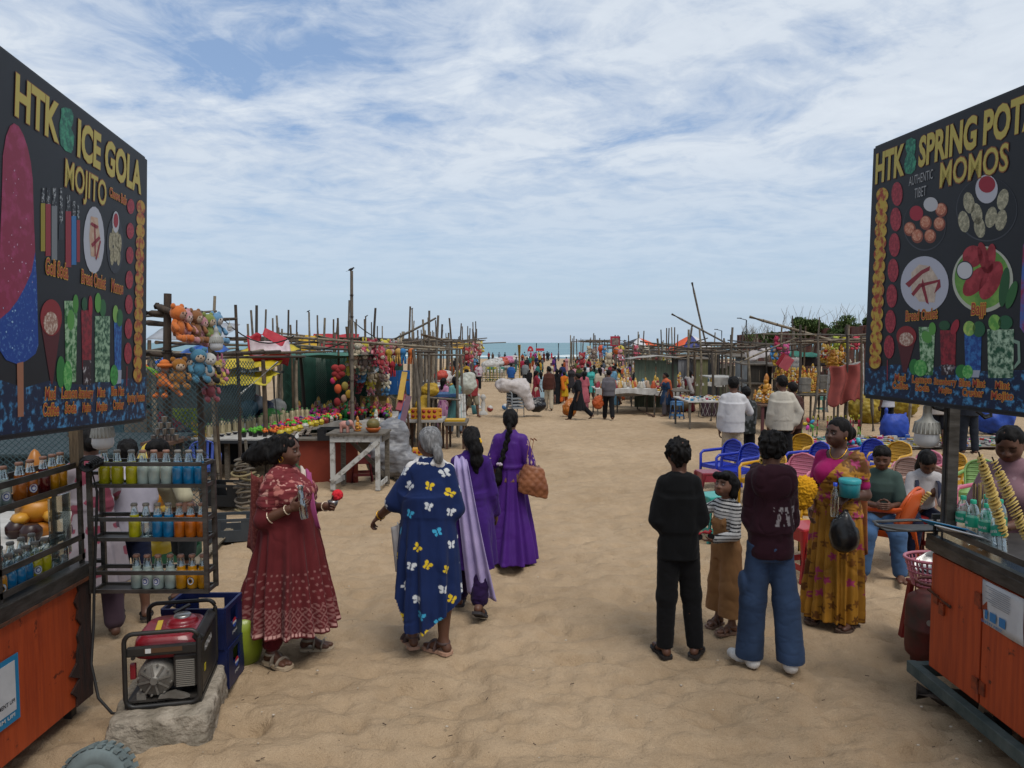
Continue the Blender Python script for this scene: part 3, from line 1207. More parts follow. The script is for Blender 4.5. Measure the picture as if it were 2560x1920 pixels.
def kurta_col(V,C):
 a=np.arctan2(V[:,1],V[:,0])*0.36
 z=V[:,2]
 pale=np.array(lin('#b98f88'))
 fr=lambda t,p:(t/p)%1-.5
 d=(fr(a+.5*(np.floor(z/.045)%2)*.05,.055)**2+fr(z,.045)**2<.035)&(z<.66)&(z>.43)
 C[d]=C[d]*.68+pale*.32
 g1,g2=fr(a+z,.07),fr(a-z,.07)
 lat=((np.abs(g1)>.40)|(np.abs(g2)>.40)|(g1**2+g2**2<.03))&(z<.43)&(z>.255)
 C[lat]=C[lat]*.70+pale*.30
 b=(z<=.262)&(z>.24)&(np.abs(fr(a,.03))<.33)
 C[b]=pale
 return C
p=f.torso(.018,lo=.09)+f.bust(.022)+sleeves(f,.016,1.12)+[LF([(.225,0,-.01,.29,.345),(.40,0,-.01,.27,.315),(.62,0,0,.24,.265),(.80,0,.01,.21,.225),(1.0,0,.01,.185,.19),(1.12,0,.01,.165,.15)],.06)]
f.cloth(rt,'kurta',p,MK,.0068,.004,colf=kurta_col,disp=lambda V,N_:np.where((V[:,2]<.98)[:,None],folds(V,0,0,1.0,.25,.030,15,4,.8),V))
p=f.leg('L',.022,1.80)+f.leg('R',.022,1.80)
f.cloth(rt,'trousers',p,'#54181d',.010,.006,22,st=(1,1,2))
def dup_col(V,C):
 n=vnoise(V*np.array([28,28,28]),6)
 C[n>.42]=lin('#a5665f')
 n2=vnoise(V*60,8)
 C[n2>.55]=lin('#b98a80')
 return C
p=f.torso(.034,lo=.15,hi=.305)+f.bust(.036)+f.arm('R',.030,.55)+f.arm('L',.030,.5)
f.cloth(rt,'dupatta',p,'#6c2c30',.0075,.007,16,colf=dup_col,st=(.5,.5,2.2),cut=lambda V:V[:,2]>1.02+.10*np.sin(V[:,1]*7))
mb=MB()
dm=mat('dupatta_tail','#642927',0.85,col2='#80463f',nscale=60,nlo=.5,nhi=.6)
s0=Vector(f.J['shR'])
mb.sheet(lambda u,v:(s0.x+.05-.10*v-.02*u+.02*math.sin(9*u+v*3),s0.y-.06-.20*u*(0.5+.5*v)-.03*v,s0.z+.05-.58*v-.03*math.sin(u*4)),14,16,dm,.004)
mb.build('dupatta_tail',rt)
mb=MB()
sc_c=[mat('stole_green','#3f5a3c',.85),mat('stole_white','#b9aca2',.85),mat('stole_pink','#8d3f6c',.85)]
nk=Vector(f.J['neck'])
for i in range(3):
 mb.sheet(lambda u,v,i=i:(nk.x-.10-.035*v+(.11*math.sin(v*2.2)),nk.y+.03+.055*(i+u)*.8+.10*v+.02*math.sin(v*3),nk.z+.035-.40*v-.02*(i+u)+.008*math.sin(u*6+v*4)),5,16,sc_c[i],.004)
mb.build('stole',rt)
mb=MB()
gold=mat('gold','#b98a2f',.3,1.0)
mb.tube([Vector(f.hp(.335,-.02,-.17))+Vector((.004,math.sin(a)*.018,-.02+math.cos(a)*.02)) for a in np.linspace(0,6.28,13)],.0022,gold,5,cap=False)
mb.build('earring',rt)
mb=MB()
bang=mat('bangle','#c9b6a0',.35,.3)
for nm,t in (('R',.86),('R',.30),('L',.9)):
 mb=MB()
 c=Vector(f.J['el'+nm]+(f.J['wr'+nm]-f.J['el'+nm])*t)
 a,b,d=frame(Vector(f.J['wr'+nm]-f.J['el'+nm]))
 r=.033 if t>.5 else .046
 mb.tube([c+a*math.cos(q)*r+b*math.sin(q)*r for q in np.linspace(0,6.283,17)],.0042,bang,5,cap=False)
 mb.build('bangle',rt)
f.footwear(rt,'sandal','#8b7f70','#a08f78')
WOMAN_A=(f,rt)
def held(rt,f,nm,off=(0,0,0)):
 """world position of the grip of a placed figure"""
 v=Matrix.Rotation(rt.rotation_euler.z,3,'Z')@(Vector(f.J['grip'+nm])+Vector(off))
 return Vector(rt.location)+v
GLASS=glass_mat('clear_glass',(.86,.92,.92),.62)
GLASSD=glass_mat('grey_glass',(.62,.68,.68),.55)
c=held(rt,f,'R')
r=thing('glass_bottle','empty greenish codd soda bottle held up by woman in maroon','bottle',tuple(c))
mb=MB()
mb.lathe([(.026,-.10),(.029,-.08),(.029,-.01),(.027,.02),(.019,.045),(.022,.07),(.016,.095),(.014,.115),(.017,.118),(.017,.13),(.012,.132)],(0,0,0),GLASSD,14,Matrix.Rotation(R(-8),3,'Y'))
mb.build('bottle_glass',r)
mb=MB()
mb.tube([(0,0,.055),(.003,0,.125)],.010,mat('grey_marble_neck','#6c7472',.3),8)
mb.build('stopper',r)
c=held(rt,f,'L',(0,0,.01))
r=thing('steel_cup','small steel bowl held in the far hand of woman in maroon','cup',tuple(c))
mb=MB()
mb.lathe([(.02,-.02),(.032,.0),(.038,.028),(.036,.028),(.030,.002),(.0,-.012)],(0,0,0),mat('steel','#9a9a98',.3,.9,col2='#77777a'),16)
mb.build('bowl',r)
mb=MB()
pm=mat('pompom_red','#c0202c',.9,bump=.8,bscale=60)
for i in range(60):
 a,b=rnd.uniform(0,6.28),math.acos(rnd.uniform(-1,1))
 d=Vector((math.sin(b)*math.cos(a),math.sin(b)*math.sin(a),math.cos(b)))
 mb.ell(Vector((.02,.05,.055))+c+d*.022,.02,pm,6,4)
solo(mb,'pompom','red fluffy pompom by the far hand of woman in maroon','toy')
# ---- grey haired woman in a navy butterfly dress
f=Fig(1.60,fem=True,fat=1.32,lean=3,side=2,yaw=28,pitch=2,legL=(12,3,18,-20),legR=(-3,2,2,-52),armL=((-0.52,0.10,-0.86),(-0.50,0.55,-0.50)),armR=((0.26,-0.08,-1),(0.02,1,0.10)),handL=((-.55,.35,-.55),(.3,.2,-.8),38),skin=SK_D)
rt=person('grey haired woman in navy dress printed with butterflies, walking away',G(1072,1632),2)
f.body(rt)
bun=[EL(f.hp(.02,-.50,-.20),(.036,.034,.045),.012),EL(f.hp(.05,-.58,-.40),(.034,.03,.058),.02)]
f.hair(rt,'bun',(.20,.20,.205),extra=bun,amp=.005)
mb=MB()
mb.ell(f.hp(.03,-.53,-.245),(.030,.028,.010),mat('hair_tie','#c8c6c2',.7),12,6)
mb.build('hair_tie',rt)
def butterfly_col(V,C):
 pal=[lin('#c9cdd0'),lin('#d8b92c'),lin('#3f9fc6'),lin('#c9cdd0')]
 def fn(u,w,i,rr):
  a0=rr.uniform(-.9,.9)
  x,y=u*math.cos(a0)+w*math.sin(a0),-u*math.sin(a0)+w*math.cos(a0)
  r,t=np.hypot(x,y),np.arctan2(y,x)
  lobe=.039*np.abs(np.sin(2*t))**.55*np.where(y>0,1.0,.72)
  return (r<lobe)&(np.abs(x)>.0035),pal[i%4]
 return spots(V,C,62,5,fn,sep=.115)
p=f.torso(.026,k=.05,lo=.09)+f.bust(.02)+sleeves(f,.014,.98,.016)+[LF([(.17,.0,-.03,.235,.20),(.40,0,-.02,.235,.20),(.70,0,-.01,.222,.19),(.95,0,0,.195,.17),(1.13,0,0,.18,.145)],.06)]
def navy_disp(V,N_):
 V=folds(V,0,0,1.0,.2,.022,11,8,.7)
 return V
f.cloth(rt,'dress',p,'#16264f',.0062,.004,colf=butterfly_col,disp=navy_disp,cut=lambda V:V[:,2]>.20+np.clip((V[:,0]+.02)*.75,0,.2)+np.clip(-(V[:,0]+.15)*3.0,0,.22)+.06*np.clip(V[:,1],-.1,.2))
p=f.torso(.030,lo=.285,hi=.315)+[RC(f.J['neck']+np.array([-.07,.05,.005]),f.J['neck']+np.array([.06,-.05,.03]),.042,.040,.03),RC(f.J['neck']+np.array([-.08,.05,.0]),f.J['neck']+np.array([-.17,.09,-.08]),.03,.035,.03)]
f.cloth(rt,'scarf',p,'#c4c1bf',.009,.006,22)
mb=MB()
mb.sheet(lambda u,v:(-.225-.10*(1-abs(2*u-1))*.3+.03*v+.02*math.sin(u*9),.02+.09*u,.93-.33*v-.05*math.sin(u*3)),10,12,mat('scarf_end','#b4b1b0',.85,col2='#9b9899'),.006)
mb.build('scarf_tail',rt)
mb=MB()
c=Vector(f.J['el'+'L']+(f.J['wrL']-f.J['elL'])*.90)
a,b,d=frame(Vector(f.J['wrL']-f.J['elL']))
mb.tube([c+a*math.cos(q)*.034+b*math.sin(q)*.034 for q in np.linspace(0,6.283,17)],.0045,gold,5,cap=False)
mb.build('bangle',rt)
f.footwear(rt,'sandal','#4b3a38','#a3806c')
# ---- woman in purple with a lilac dupatta
f=Fig(1.50,fem=True,fat=1.12,lean=3,yaw=14,pitch=4,legL=(9,3,8,-8),legR=(-12,2,12,6),heelR=28,armL=((-.22,.12,-1),(.1,.8,-.4)),armR=((.22,.05,-1),(.10,.45,-.85)),skin=SK_D)
rt=person('woman in purple kameez with pale lilac dupatta down her back',G(1178,1531),-6)
f.body(rt)
tail=[RC(f.hp(.05,-.46,-.05),f.hp(.12,-.52,-.35),.055,.05,.03),RC(f.hp(.12,-.52,-.35),f.hp(.16,-.50,-.80),.05,.048,.03),RC(f.hp(.16,-.50,-.80),f.hp(.12,-.45,-1.25),.045,.02,.03)]
f.hair(rt,'long',extra=tail,amp=.008,seed=4)
mb=MB()
fy,fl=mat('flower_yellow','#d8a818',.7,bump=.4,bscale=80),mat('flower_lilac','#a89aa8',.7)
c=Vector(f.hp(.24,-.46,-.06))
for i in range(7):
 a=i*.9
 mb.ell(c+Vector((math.cos(a)*.018,-.012,math.sin(a)*.018)),(.016,.012,.016),fy,8,5)
for i in range(5):
 a=i*1.25
 mb.ell(c+Vector((-.035+math.cos(a)*.014,-.012,-.035+math.sin(a)*.016)),(.014,.01,.014),fl,8,5)
mb.build('hair_flower',rt)
p=f.torso(.020,lo=.09)+f.bust(.018)+sleeves(f,.016,1.9,.004)+[LF([(.39,.01,-.01,.205,.185),(.62,0,0,.20,.175),(.80,0,0,.185,.155),(1.0,0,0,.13,.115)],.05)]
f.cloth(rt,'kameez',p,'#3a1d66',.0072,.005,14,seed=5,disp=lambda V,N_:folds(V,0,0,.95,.4,.018,7,3))
p=f.leg('L',.016,1.93,.016)+f.leg('R',.016,1.85,.016)
f.cloth(rt,'trousers',p,'#231238',.009,.007,16,seed=9,st=(1,1,1.6))
LIL=mat('lilac_dupatta','#8d82ad',.8,col2='#a496bd',nscale=5,bump=.2,bscale=240,bdist=.002)
z0=f.J['shL'][2]
mb=MB()
def dfn(u,v):
 if v<.12:
  t=v/.12
  return (-.135+.02*t+.12*u*(.6+.4*t),.05-.17*t-.02*u,z0+.02+.045*math.sin(PI*t*.9)-.02*t+.012*math.sin(u*12))
 t=(v-.12)/.88
 x=-.115+.115*t+u*(.12+.12*t)
 return (x,-.135-.055*math.sin(t*PI*.8)+.018*math.sin(u*16+t*2)-.02*t,z0+.0-t*(z0-.16)*(1-.05*(1-u)))
mb.sheet(dfn,28,40,LIL,.004)
mb.build('dupatta',rt)
f.footwear(rt,'slipper','#221f22','#2b282b')
# ---- woman in the long purple gown
f=Fig(1.55,fem=True,fat=1.08,lean=1,yaw=6,pitch=2,legL=(8,3,6,0),legR=(-6,3,10,0),armL=((-.30,.0,-1),(.15,.6,-.7)),armR=((.34,-.05,-1),(.30,.75,-.32)),skin=SK_M)
rt=person('woman in long violet gown with a braid and shoulder bag',G(1276,1406),-4)
f.body(rt,.012,.007)
br=[]
pt=[(.0,-.48,.0),(-.05,-.56,-.35),(-.12,-.52,-.75),(-.22,-.50,-1.15),(-.34,-.52,-1.55),(-.46,-.54,-1.95),(-.55,-.52,-2.4)]
for i in range(len(pt)-1):
 for q in range(3):
  t=q/3
  c=[pt[i][w]+(pt[i+1][w]-pt[i][w])*t for w in range(3)]
  br.append(EL(f.hp(c[0]+(.035 if q%2 else -.035),c[1],c[2]),(.026,.024,.030),.008))
br.append(RC(f.hp(*pt[-1]),f.hp(-.62,-.5,-2.75),.034,.045,.02))
br.append(RC(f.hp(-.62,-.5,-2.75),f.hp(-.66,-.48,-3.05),.045,.012,.02))
f.hair(rt,'long',extra=br,amp=.004,seed=6)
mb=MB()
for i in range(6):
 mb.ell(Vector(f.hp(-.52,-.56,-2.02))+Vector((jit(.02),-.012,jit(.015))),.014,fl,7,5)
mb.build('hair_flower',rt)
VG=lin('#43196f')
def gown_col(V,C):
 sl=(np.abs(V[:,0])>.17)&(V[:,2]>.98)&(vnoise(V*55,3)>.45)
 C[sl]=lin('#b79a86')
 return C
p=f.torso(.014,wf=.96,lo=.09)+f.bust(.014)+sleeves(f,.020,.92,.010)+[LF([(.03,.02,-.05,.25,.25),(.25,.02,-.03,.225,.21),(.55,.01,0,.185,.165),(.80,0,0,.15,.13),(.98,0,0,.115,.105)],.05)]
f.cloth(rt,'gown',p,VG,.0078,.003,colf=gown_col,m=SILK,disp=lambda V,N_:folds(V,0,0,.98,.05,.028,10,12,.8))
p=[RC(f.J['shR']+np.array([.03,0,0]),f.J['elR'],.055,.062,.02)]
BAG=mat('bag_tan','#8a5636',.5,col2='#6d3f26',nscale=9,bump=.4,bscale=45,bdist=.006)
bg_=thing('handbag','tan quilted leather shoulder bag on the violet gown woman','bag',tuple(Vector(rt.location)+Vector((.22,-.15,.78))))
V,F=sdf_mesh([LF([(-.06,.02,0,.15,.055),(.04,.0,0,.155,.07),(.16,-.03,0,.12,.05),(.22,-.04,0,.10,.03)],.03,ry(14))],.009)
V=V+vnormals(V,F)*(.006*np.abs(np.sin((V[:,0]+V[:,2])*38)*np.sin((V[:,0]-V[:,2])*38)))[:,None]
mesh_np('bag_body',V,F,BAG,bg_)
mb=MB()
for q in (-.04,.04):
 mb.tube([(-.05+q*.5,-.02,.20),(-.03+q*.5,-.01,.36),(.0+q*.4,.06,.50),(.03+q*.4,.12,.47)],.008,mat('strap_tan','#7a4a2e',.5),6,flat=.4)
mb.build('handle',bg_)
# ---- boy in black
f=Fig(1.53,fat=.88,lean=1,yaw=0,pitch=-2,legL=(-2,3,0,-12),legR=(3,6,10,24),shw=.092,heelR=4,wd=.72,armL=((-.17,.02,-1),(.40,.9,.1)),armR=((.19,.05,-1),(-.25,1,.12)),skin=SK_D)
rt=person('boy in black tee and black jeans seen from behind',G(1692,1636),0)
f.body(rt)
f.hair(rt,'short',amp=.017,seed=2)
z=f.J['pel'][2]
p=f.torso(.020,lo=.0,hi=.32,wf=1.05)+sleeves(f,.018,.98,.022)+[LF([(z-.13,0,0,.146,.118),(z+.10,0,0,.138,.108),(z+.3,0,0,.130,.10)],.06,e=2.4)]
f.cloth(rt,'tee_shirt',p,'#0c0d0f',.0072,.005,9,seed=2,st=(1,1,.7))
p=[LF(f.rings(.012,-.075,.06),.04,f.M,f.J['pel'])]+f.leg('L',.022,1.98,.002)+f.leg('R',.022,1.98,.002)
f.cloth(rt,'jeans',p,'#101012',.0085,.0022,15,seed=7,st=(1,1,1.7),cut=lambda V:V[:,2]>.065)
f.footwear(rt,'slipper','#2c2522','#211c1a')
# ---- boy in a maroon hoodie
f=Fig(1.60,fat=1.0,lean=0,yaw=-24,pitch=4,legL=(3,5,4,-26),legR=(-2,7,3,14),shw=.092,wd=.70,armL=((-.08,.12,-1),(.28,.42,.95)),armR=((.15,.10,-1),(-.3,1,.1)),handL=((.45,.2,.9),(.5,.6,.0),45),skin=SK_D)
rt=person('boy in dark maroon hoodie and baggy blue cargo jeans',G(1918,1674),-4)
f.body(rt)
f.hair(rt,'short',amp=.018,seed=8)
HOOD=lin('#2b121c')
def hood_col(V,C):
 q=(V[:,1]<-.06)&(np.abs(V[:,0]-.07)<.09)&(np.abs(V[:,2]-1.07)<.065)
 k=(np.abs(np.sin((V[:,0]-.08)*55+12*(V[:,2]-1.07)*np.sign(V[:,0]-.06)))<.62)&(vnoise(V*50,2)>-.35)
 C[q&k]=lin('#8d8788')
 return C
z=f.J['pel'][2]
p=f.torso(.026,lo=.0,hi=.31,wf=1.04)+sleeves(f,.020,1.92,.004)+[LF([(z-.10,0,0,.143,.13),(z-.06,0,0,.152,.135),(z+.10,0,0,.142,.12),(z+.3,0,0,.130,.11)],.06,e=2.3),EL(f.J['neck']+np.array([0,-.085,-.06]),(.15,.075,.125),.03),RC(f.J['neck']+np.array([-.09,.05,.01]),f.J['neck']+np.array([-.09,-.07,.0]),.04,.045,.03),RC(f.J['neck']+np.array([.09,.05,.01]),f.J['neck']+np.array([.09,-.07,.0]),.04,.045,.03)]
f.cloth(rt,'hoodie',p,HOOD,.0072,.006,9,seed=4,colf=hood_col,st=(1,1,1.2))
def jean_col(V,C):
 n=fbm(V*np.array([9,9,3]),2,5)
 return C*(1+.40*n)[:,None]
p=[LF(f.rings(.020,-.075,.04),.04,f.M,f.J['pel'])]+f.leg('L',.014,2.0,.040)+f.leg('R',.014,2.0,.040)
zk=f.J['kneeL'][2]
p+=[EL(np.array(f.J['kneeL'])+np.array([-.075,0,.12]),(.025,.07,.085),.015)]
f.cloth(rt,'cargo_jeans',p,'#2c3c55',.0075,.002,11,seed=11,colf=jean_col,st=(1,1,1.8),cut=lambda V:V[:,2]>.058)
f.shoes(rt)
HOODIE=(f,rt)
mb=MB()
nk=Vector(f.J['neck'])
mb.tube([nk+Vector((math.cos(a)*.068,-.005+math.sin(a)*.068,.035+.02*math.sin(a)*-1)) for a in np.linspace(0,6.283,25)],.0045,gold,5,cap=False)
mb.build('neck_chain',rt)
# ---- little girl in brown dungarees
f=Fig(1.20,child=True,fat=.95,yaw=10,pitch=-8,legL=(2,4,2,14),legR=(-2,5,0,-10),hd=.166,armR=((.30,1,-.45),(.05,1,.12)),armL=((-.25,.25,-1),(.35,.9,-.15)),handL=((.5,.8,-.1),(.3,.1,.9),40),skin=SK_M)
rt=person('little girl in striped top and brown dungarees reaching out',G(1812,1576),116)
f.body(rt,.010,.0055)
f.eye(rt)
f.hair(rt,'long',extra=[RC(f.hp(.28,-.1,.0),f.hp(.34,-.1,-.36),.035,.03,.03),RC(f.hp(-.28,-.1,.0),f.hp(-.34,-.1,-.36),.035,.03,.03),RC(f.hp(0,-.4,0),f.hp(0,-.40,-.42),.06,.05,.04),RC(f.hp(-.2,.32,.34),f.hp(.22,.34,.30),.028,.028,.02)],amp=.006,seed=3)
def stripe(V,C):
 al=np.where(V[:,0]>.10,V[:,0],V[:,2])
 C[((al/.026)%1)<.36]=lin('#15161b')
 return C
p=f.torso(.012,lo=.02,hi=.30)+sleeves(f,.012,1.9)
f.cloth(rt,'striped_top',p,'#bdbbb8',.0062,.003,colf=stripe)
p=[LF(f.rings(.020,-.075,.17),.03,f.M,f.J['pel'])]+f.leg('L',.026,1.72,.045)+f.leg('R',.026,1.72,.045)
for q in (-1,1):
 p.append(RC(f.J['pel']+f.M@np.array([q*.055,.085,.19]),f.J['pel']+f.M@np.array([q*.06,.0,.355]),.014,.014,.01))
 p.append(RC(f.J['pel']+f.M@np.array([q*.06,.0,.355]),f.J['pel']+f.M@np.array([q*.04,-.085,.2]),.014,.014,.01))
p.append(EL(f.J['pel']+f.M@np.array([0,.075,.17]),(.075,.022,.085),.02))
f.cloth(rt,'dungarees',p,'#87623f',.0072,.003,13,seed=3,st=(1,1,.8),cut=lambda V:V[:,2]>.135)
f.footwear(rt,'sandal','#6d5347','#735a4c')
GIRL=(f,rt)
# ---- woman in the flowered sari
f=Fig(1.63,fem=True,fat=1.30,lean=-2,yaw=-26,pitch=0,legL=(4,5,4,10),legR=(2,6,4,-10),armR=((.28,-.05,-1),(-.2,.8,-.55)),armL=((-.28,-.10,-1),(.30,.95,.05)),handL=((.25,.9,-.25),(.3,-.2,-.9),40),skin=(.082,.037,.025))
rt=person('woman in mustard sari with pink flowers and magenta blouse',G(2085,1556),138)
f.body(rt)
f.eye(rt)
f.hair(rt,'bun',extra=[EL(f.hp(.02,-.52,-.05),(.055,.05,.058),.012)],amp=.004,seed=5)
p=f.torso(.010,lo=.14,hi=.295)+f.bust(.010)+sleeves(f,.012,.72)
f.cloth(rt,'blouse',p,'#8e1a55',.0072,.003,cut=lambda V:~((V[:,2]>f.J['neck'][2]-.05)&(np.hypot(V[:,0],V[:,1])<.085)))
def sari_col(V,C):
 n=fbm(V*4.5,3,3)
 C[:]=np.array(lin('#9a6c22'))*(1+.25*n)[:,None]
 dk=vnoise(V*np.array([3,3,7]),8)>.42
 C[dk]=lin('#5a3512')
 def fl(u,w,i,rr):
  r,t=np.hypot(u,w),np.arctan2(w,u)+rr.random()*6
  return r<.036*(.72+.28*np.cos(5*t)),lin(('#93305a','#8a2a50','#5f3a14','#6b4215')[i%4])
 return spots(V,C,95,9,fl,sep=.065)
p=[LF([(.05,.02,.0,.235,.205),(.25,.01,0,.225,.195),(.50,0,0,.205,.18),(.80,0,0,.19,.16),(.98,0,0,.165,.14)],.05)]
f.cloth(rt,'sari_skirt',p,'#9a6c22',.0072,.004,12,colf=sari_col,m=SILK,disp=lambda V,N_:folds(V,0,0,1.0,.05,.020,17,2,.6))
zt=f.J['pel'][2]
p=f.torso(.024,lo=-.03,hi=.30)+f.bust(.026)+f.arm('L',.028,.45)
f.cloth(rt,'sari_drape',p,'#9a6c22',.0072,.006,14,colf=sari_col,m=SILK,st=(.6,.6,2.5),cut=lambda V:(V[:,2]<1.16-1.35*(V[:,0]-.06))&((V[:,2]-zt)>-.05))
mb=MB()
mb.sheet(lambda u,v:(-.11-.05*u+.03*math.sin(u*7),-.16-.06*u+.03*math.sin(v*4),f.J['shL'][2]+.04-.75*v-.1*u),12,20,mat('sari_tail','#94671f',.6,col2='#7a3a30',nscale=9),.004)
mb.build('sari_tail',rt)
mb=MB()
nk=Vector(f.J['neck'])
mb.tube([nk+Vector((math.cos(a)*.062,.012+math.sin(a)*(.062 if math.sin(a)<0 else .085),.03-.085*max(0,math.sin(a)))) for a in np.linspace(0,6.283,25)],.004,gold,5,cap=False)
mb.build('necklace',rt)
for q in (-1,1):
 mb=MB()
 mb.ell(f.hp(q*.345,.0,-.19),(.008,.008,.012),gold,8,6)
 mb.tube([f.hp(q*.345,.0,-.2),f.hp(q*.35,0,-.30)],.004,gold,5)
 mb.build('earring',rt)
mb=MB()
for t in (.86,.92):
 mb=MB()
 c=Vector(f.J['elL']+(f.J['wrL']-f.J['elL'])*t)
 a,b,d=frame(Vector(f.J['wrL']-f.J['elL']))
 mb.tube([c+a*math.cos(q)*.036+b*math.sin(q)*.036 for q in np.linspace(0,6.283,17)],.004,gold,5,cap=False)
 mb.build('bangle',rt)
f.footwear(rt,'slipper','#4a352b','#4a3a30')
SARI=(f,rt)
# ------------------------------------------------------------------ the two menu boards
class Board:
 def __init__(s,far_top,far_bot,near_bot,Df,Dn,side):
  s.side=side
  a,b=P(*far_bot,Df),P(*near_bot,Dn)
  c=P(*far_top,Df)
  s.o=a
  u=(a-b) if side<0 else (b-a)
  s.u=u.normalized()
  n=s.u.cross(c-a).normalized()
  s.n=n
  s.v=n.cross(s.u).normalized()
  s.hgt=(c-a).dot(s.v)
  s.lat=(c-a).dot(s.u)
 def uv(s,px,py):
  d=ray(px,py)
  o=Vector((0,0,H0))
  t=(s.o-o).dot(s.n)/d.dot(s.n)
  q=o+d*t-s.o
  return q.dot(s.u),q.dot(s.v)
 def pt(s,u,v,lay=0):
  return s.o+s.u*u+s.v*v+s.n*(0.0008*lay)
BLK=mat('vinyl_black','#14171f',.5,col2='#101218',nscale=3,spec=.35)
FRM=mat('frame_dark','#2a2c30',.5,.3)
def board_base(B,label,u0,u1,v_in):
 rt=thing('menu_board',label,'sign board',tuple(B.pt((u0+u1)/2,0)))
 L=Vector(rt.location)
 mb=MB();mb.off=None
 v=lambda u,w,d:B.pt(u,w)-L-B.n*d
 k=B.lat/B.hgt
 quad=[(u0+(k*0 if B.side<0 else 0),0),(u1,0),(u1+(B.lat if B.side<0 else 0),B.hgt),(u0+(B.lat if B.side>0 else 0),B.hgt)]
 mb.prism([v(a,b,.03) for a,b in quad],B.n*.03,BLK)
 mb.build('panel',rt)
 for (a,b) in ((0,1),(1,2),(2,3),(3,0)):
  mb=MB()
  mb.bar(v(*quad[a],.028),v(*quad[b],.028),.032,.032,FRM)
  mb.build('frame_rail',rt)
 for t in (.25,.5,.75):
  mb=MB()
  um=u0+(u1-u0)*t
  mb.bar(v(um,.0,.05),v(um,B.hgt,.05),.03,.03,FRM)
  mb.build('brace',rt)
 return rt,L
class Art:
 def __init__(s,B,rt,L):
  s.B,s.rt,s.L=B,rt,L
 def poly(s,pts,col,lay=1,name='print',col2=None,ns=30,lo=.45,hi=.6,mb=None):
  m=mat('ink_%s_%s_%s'%(col,col2,ns),col,.5,col2=col2,nscale=ns,nlo=lo,nhi=hi,spec=.3)
  P3=[s.B.pt(*s.B.uv(*p),lay)-s.L for p in pts]
  M_=mb or MB()
  nn=(P3[1]-P3[0]).cross(P3[2]-P3[0])
  M_.add(P3,[list(range(len(P3)))],m)
  if mb is None:
   M_.build(name,s.rt)
  return M_
 def ell(s,cx,cy,rx_,ry_,col,lay=1,name='print',n=22,rot=0,**k):
  c,q=math.cos(R(rot)),math.sin(R(rot))
  pts=[]
  for i in range(n):
   t=-2*PI*i/n
   x,y=math.cos(t)*rx_,math.sin(t)*ry_
   pts.append((cx+x*c-y*q,cy+x*q+y*c))
  return s.poly(pts,col,lay,name,**k)
 def text(s,st,tl,bl,br,col='#8f3a2c',edge='#bd9238',lay=4,full=None,serif=0.012,edge_w=.062,bold=.016):
  """letters fitted between three picture corners measured on the board"""
  (ul,vl),(ur,vr),(ut,vt)=s.B.uv(*bl),s.B.uv(*br),s.B.uv(*tl)
  cap=vt-vl
  for bd,c,ly in ((edge_w,edge,lay),(bold,col,lay+1)):
   V,F=text_mesh(st,bd)
   if not len(V):
    continue
   V0,_=text_mesh(st,0)
   x0,x1=V0[:,0].min(),V0[:,0].max()
   V1,_=text_mesh('H',0)
   hh=V1[:,1].max()
   sx,sy=(ur-ul)/(x1-x0),cap/hh
   if full:
    V,F=text_mesh(full,bd)
   mb=MB()
   pts=[]
   for x,y,_z in V:
    t=(x-x0)*sx
    pts.append(s.B.pt(ul+t,vl+(vr-vl)*t/(ur-ul)+y*sy,ly)-s.L)
   mb.add(pts,F,mat('ink_'+c,c,.5,spec=.3))
   mb.build('lettering' if ly>lay else 'lettering_edge',s.rt)
 def glass(s,x0,x1,y0,y1,col,col2,ns=40,tap=.12,lay=2,lo=.42,hi=.6):
  t=(x1-x0)*tap
  s.poly([(x0,y0),(x0+t,y1),(x1-t,y1),(x1,y0)],col,lay,'drink_print',col2,ns,lo,hi)
GOLD_T,GOLD_E='#a99c4e','#7a4a2a'
ICE=dict(col2='#3f7fae',ns=24,lo=.52,hi=.66)
def deity(a,pts):
 a.poly(pts,'#1c5a4c',2,'emblem_print','#3b8a6c',45,.45,.62)
 # ---- left board
BL_=Board((368,400),(364,1048),(0,1093),4.3,2.87,-1)
rt,L=board_base(BL_,'black menu board with HTK ICE GOLA lettering on the left cart',-3.0,0.0,0)
a=Art(BL_,rt,L)
a.poly([(-260,930),(0,950),(60,970),(120,952),(200,962),(290,950),(366,942),(364,1044),(0,1088),(-260,1115)],'#0f1e3a',1,'ice_print',**ICE)
pop=[(4,470),(6,390),(14,340),(24,315),(34,308),(46,316),(58,338),(68,368),(76,405),(81,450),(84,560),(87,630)]
a.poly([(-4,800),(-2,640)]+pop+[(78,680),(60,720),(42,752),(22,778)],'#7c2440',2,'popsicle_print','#93375f',16,.5,.7)
a.poly([(-4,800),(22,778),(42,752),(60,720),(78,680),(87,630),(91,700),(93,790),(95,862),(88,884),(68,900),(46,912),(14,900),(-4,872)],'#123a86',2,'popsicle_print','#5e86b8',60,.55,.75)
for i in range(60):
 x,y=rnd.uniform(6,80),rnd.uniform(400,880)
 a.ell(x,y,rnd.uniform(.8,2),rnd.uniform(1.2,3.2),'#a98aa0' if y<760 else '#8fb2d0',3,'frost_fleck',n=5) if i<34 else None
a.poly([(41,908),(57,904),(58,1041),(43,1043)],'#8d5f48',3,'popsicle_stick_print')
a.text('HTK',(36.6,184.6),(36.6,284.6),(141,352.5),GOLD_T,GOLD_E,edge_w=.05,bold=.035)
deity(a,[(152,271),(162,268),(177,273),(183,288),(182,308),(177,320),(185,340),(182,372),(177,383),(163,377),(151,362),(148,338),(148,308),(152,293)][::-1])
a.text('ICE GOLA',(192.7,300),(192.7,387),(349.5,482),GOLD_T,GOLD_E,edge_w=.05,bold=.035)
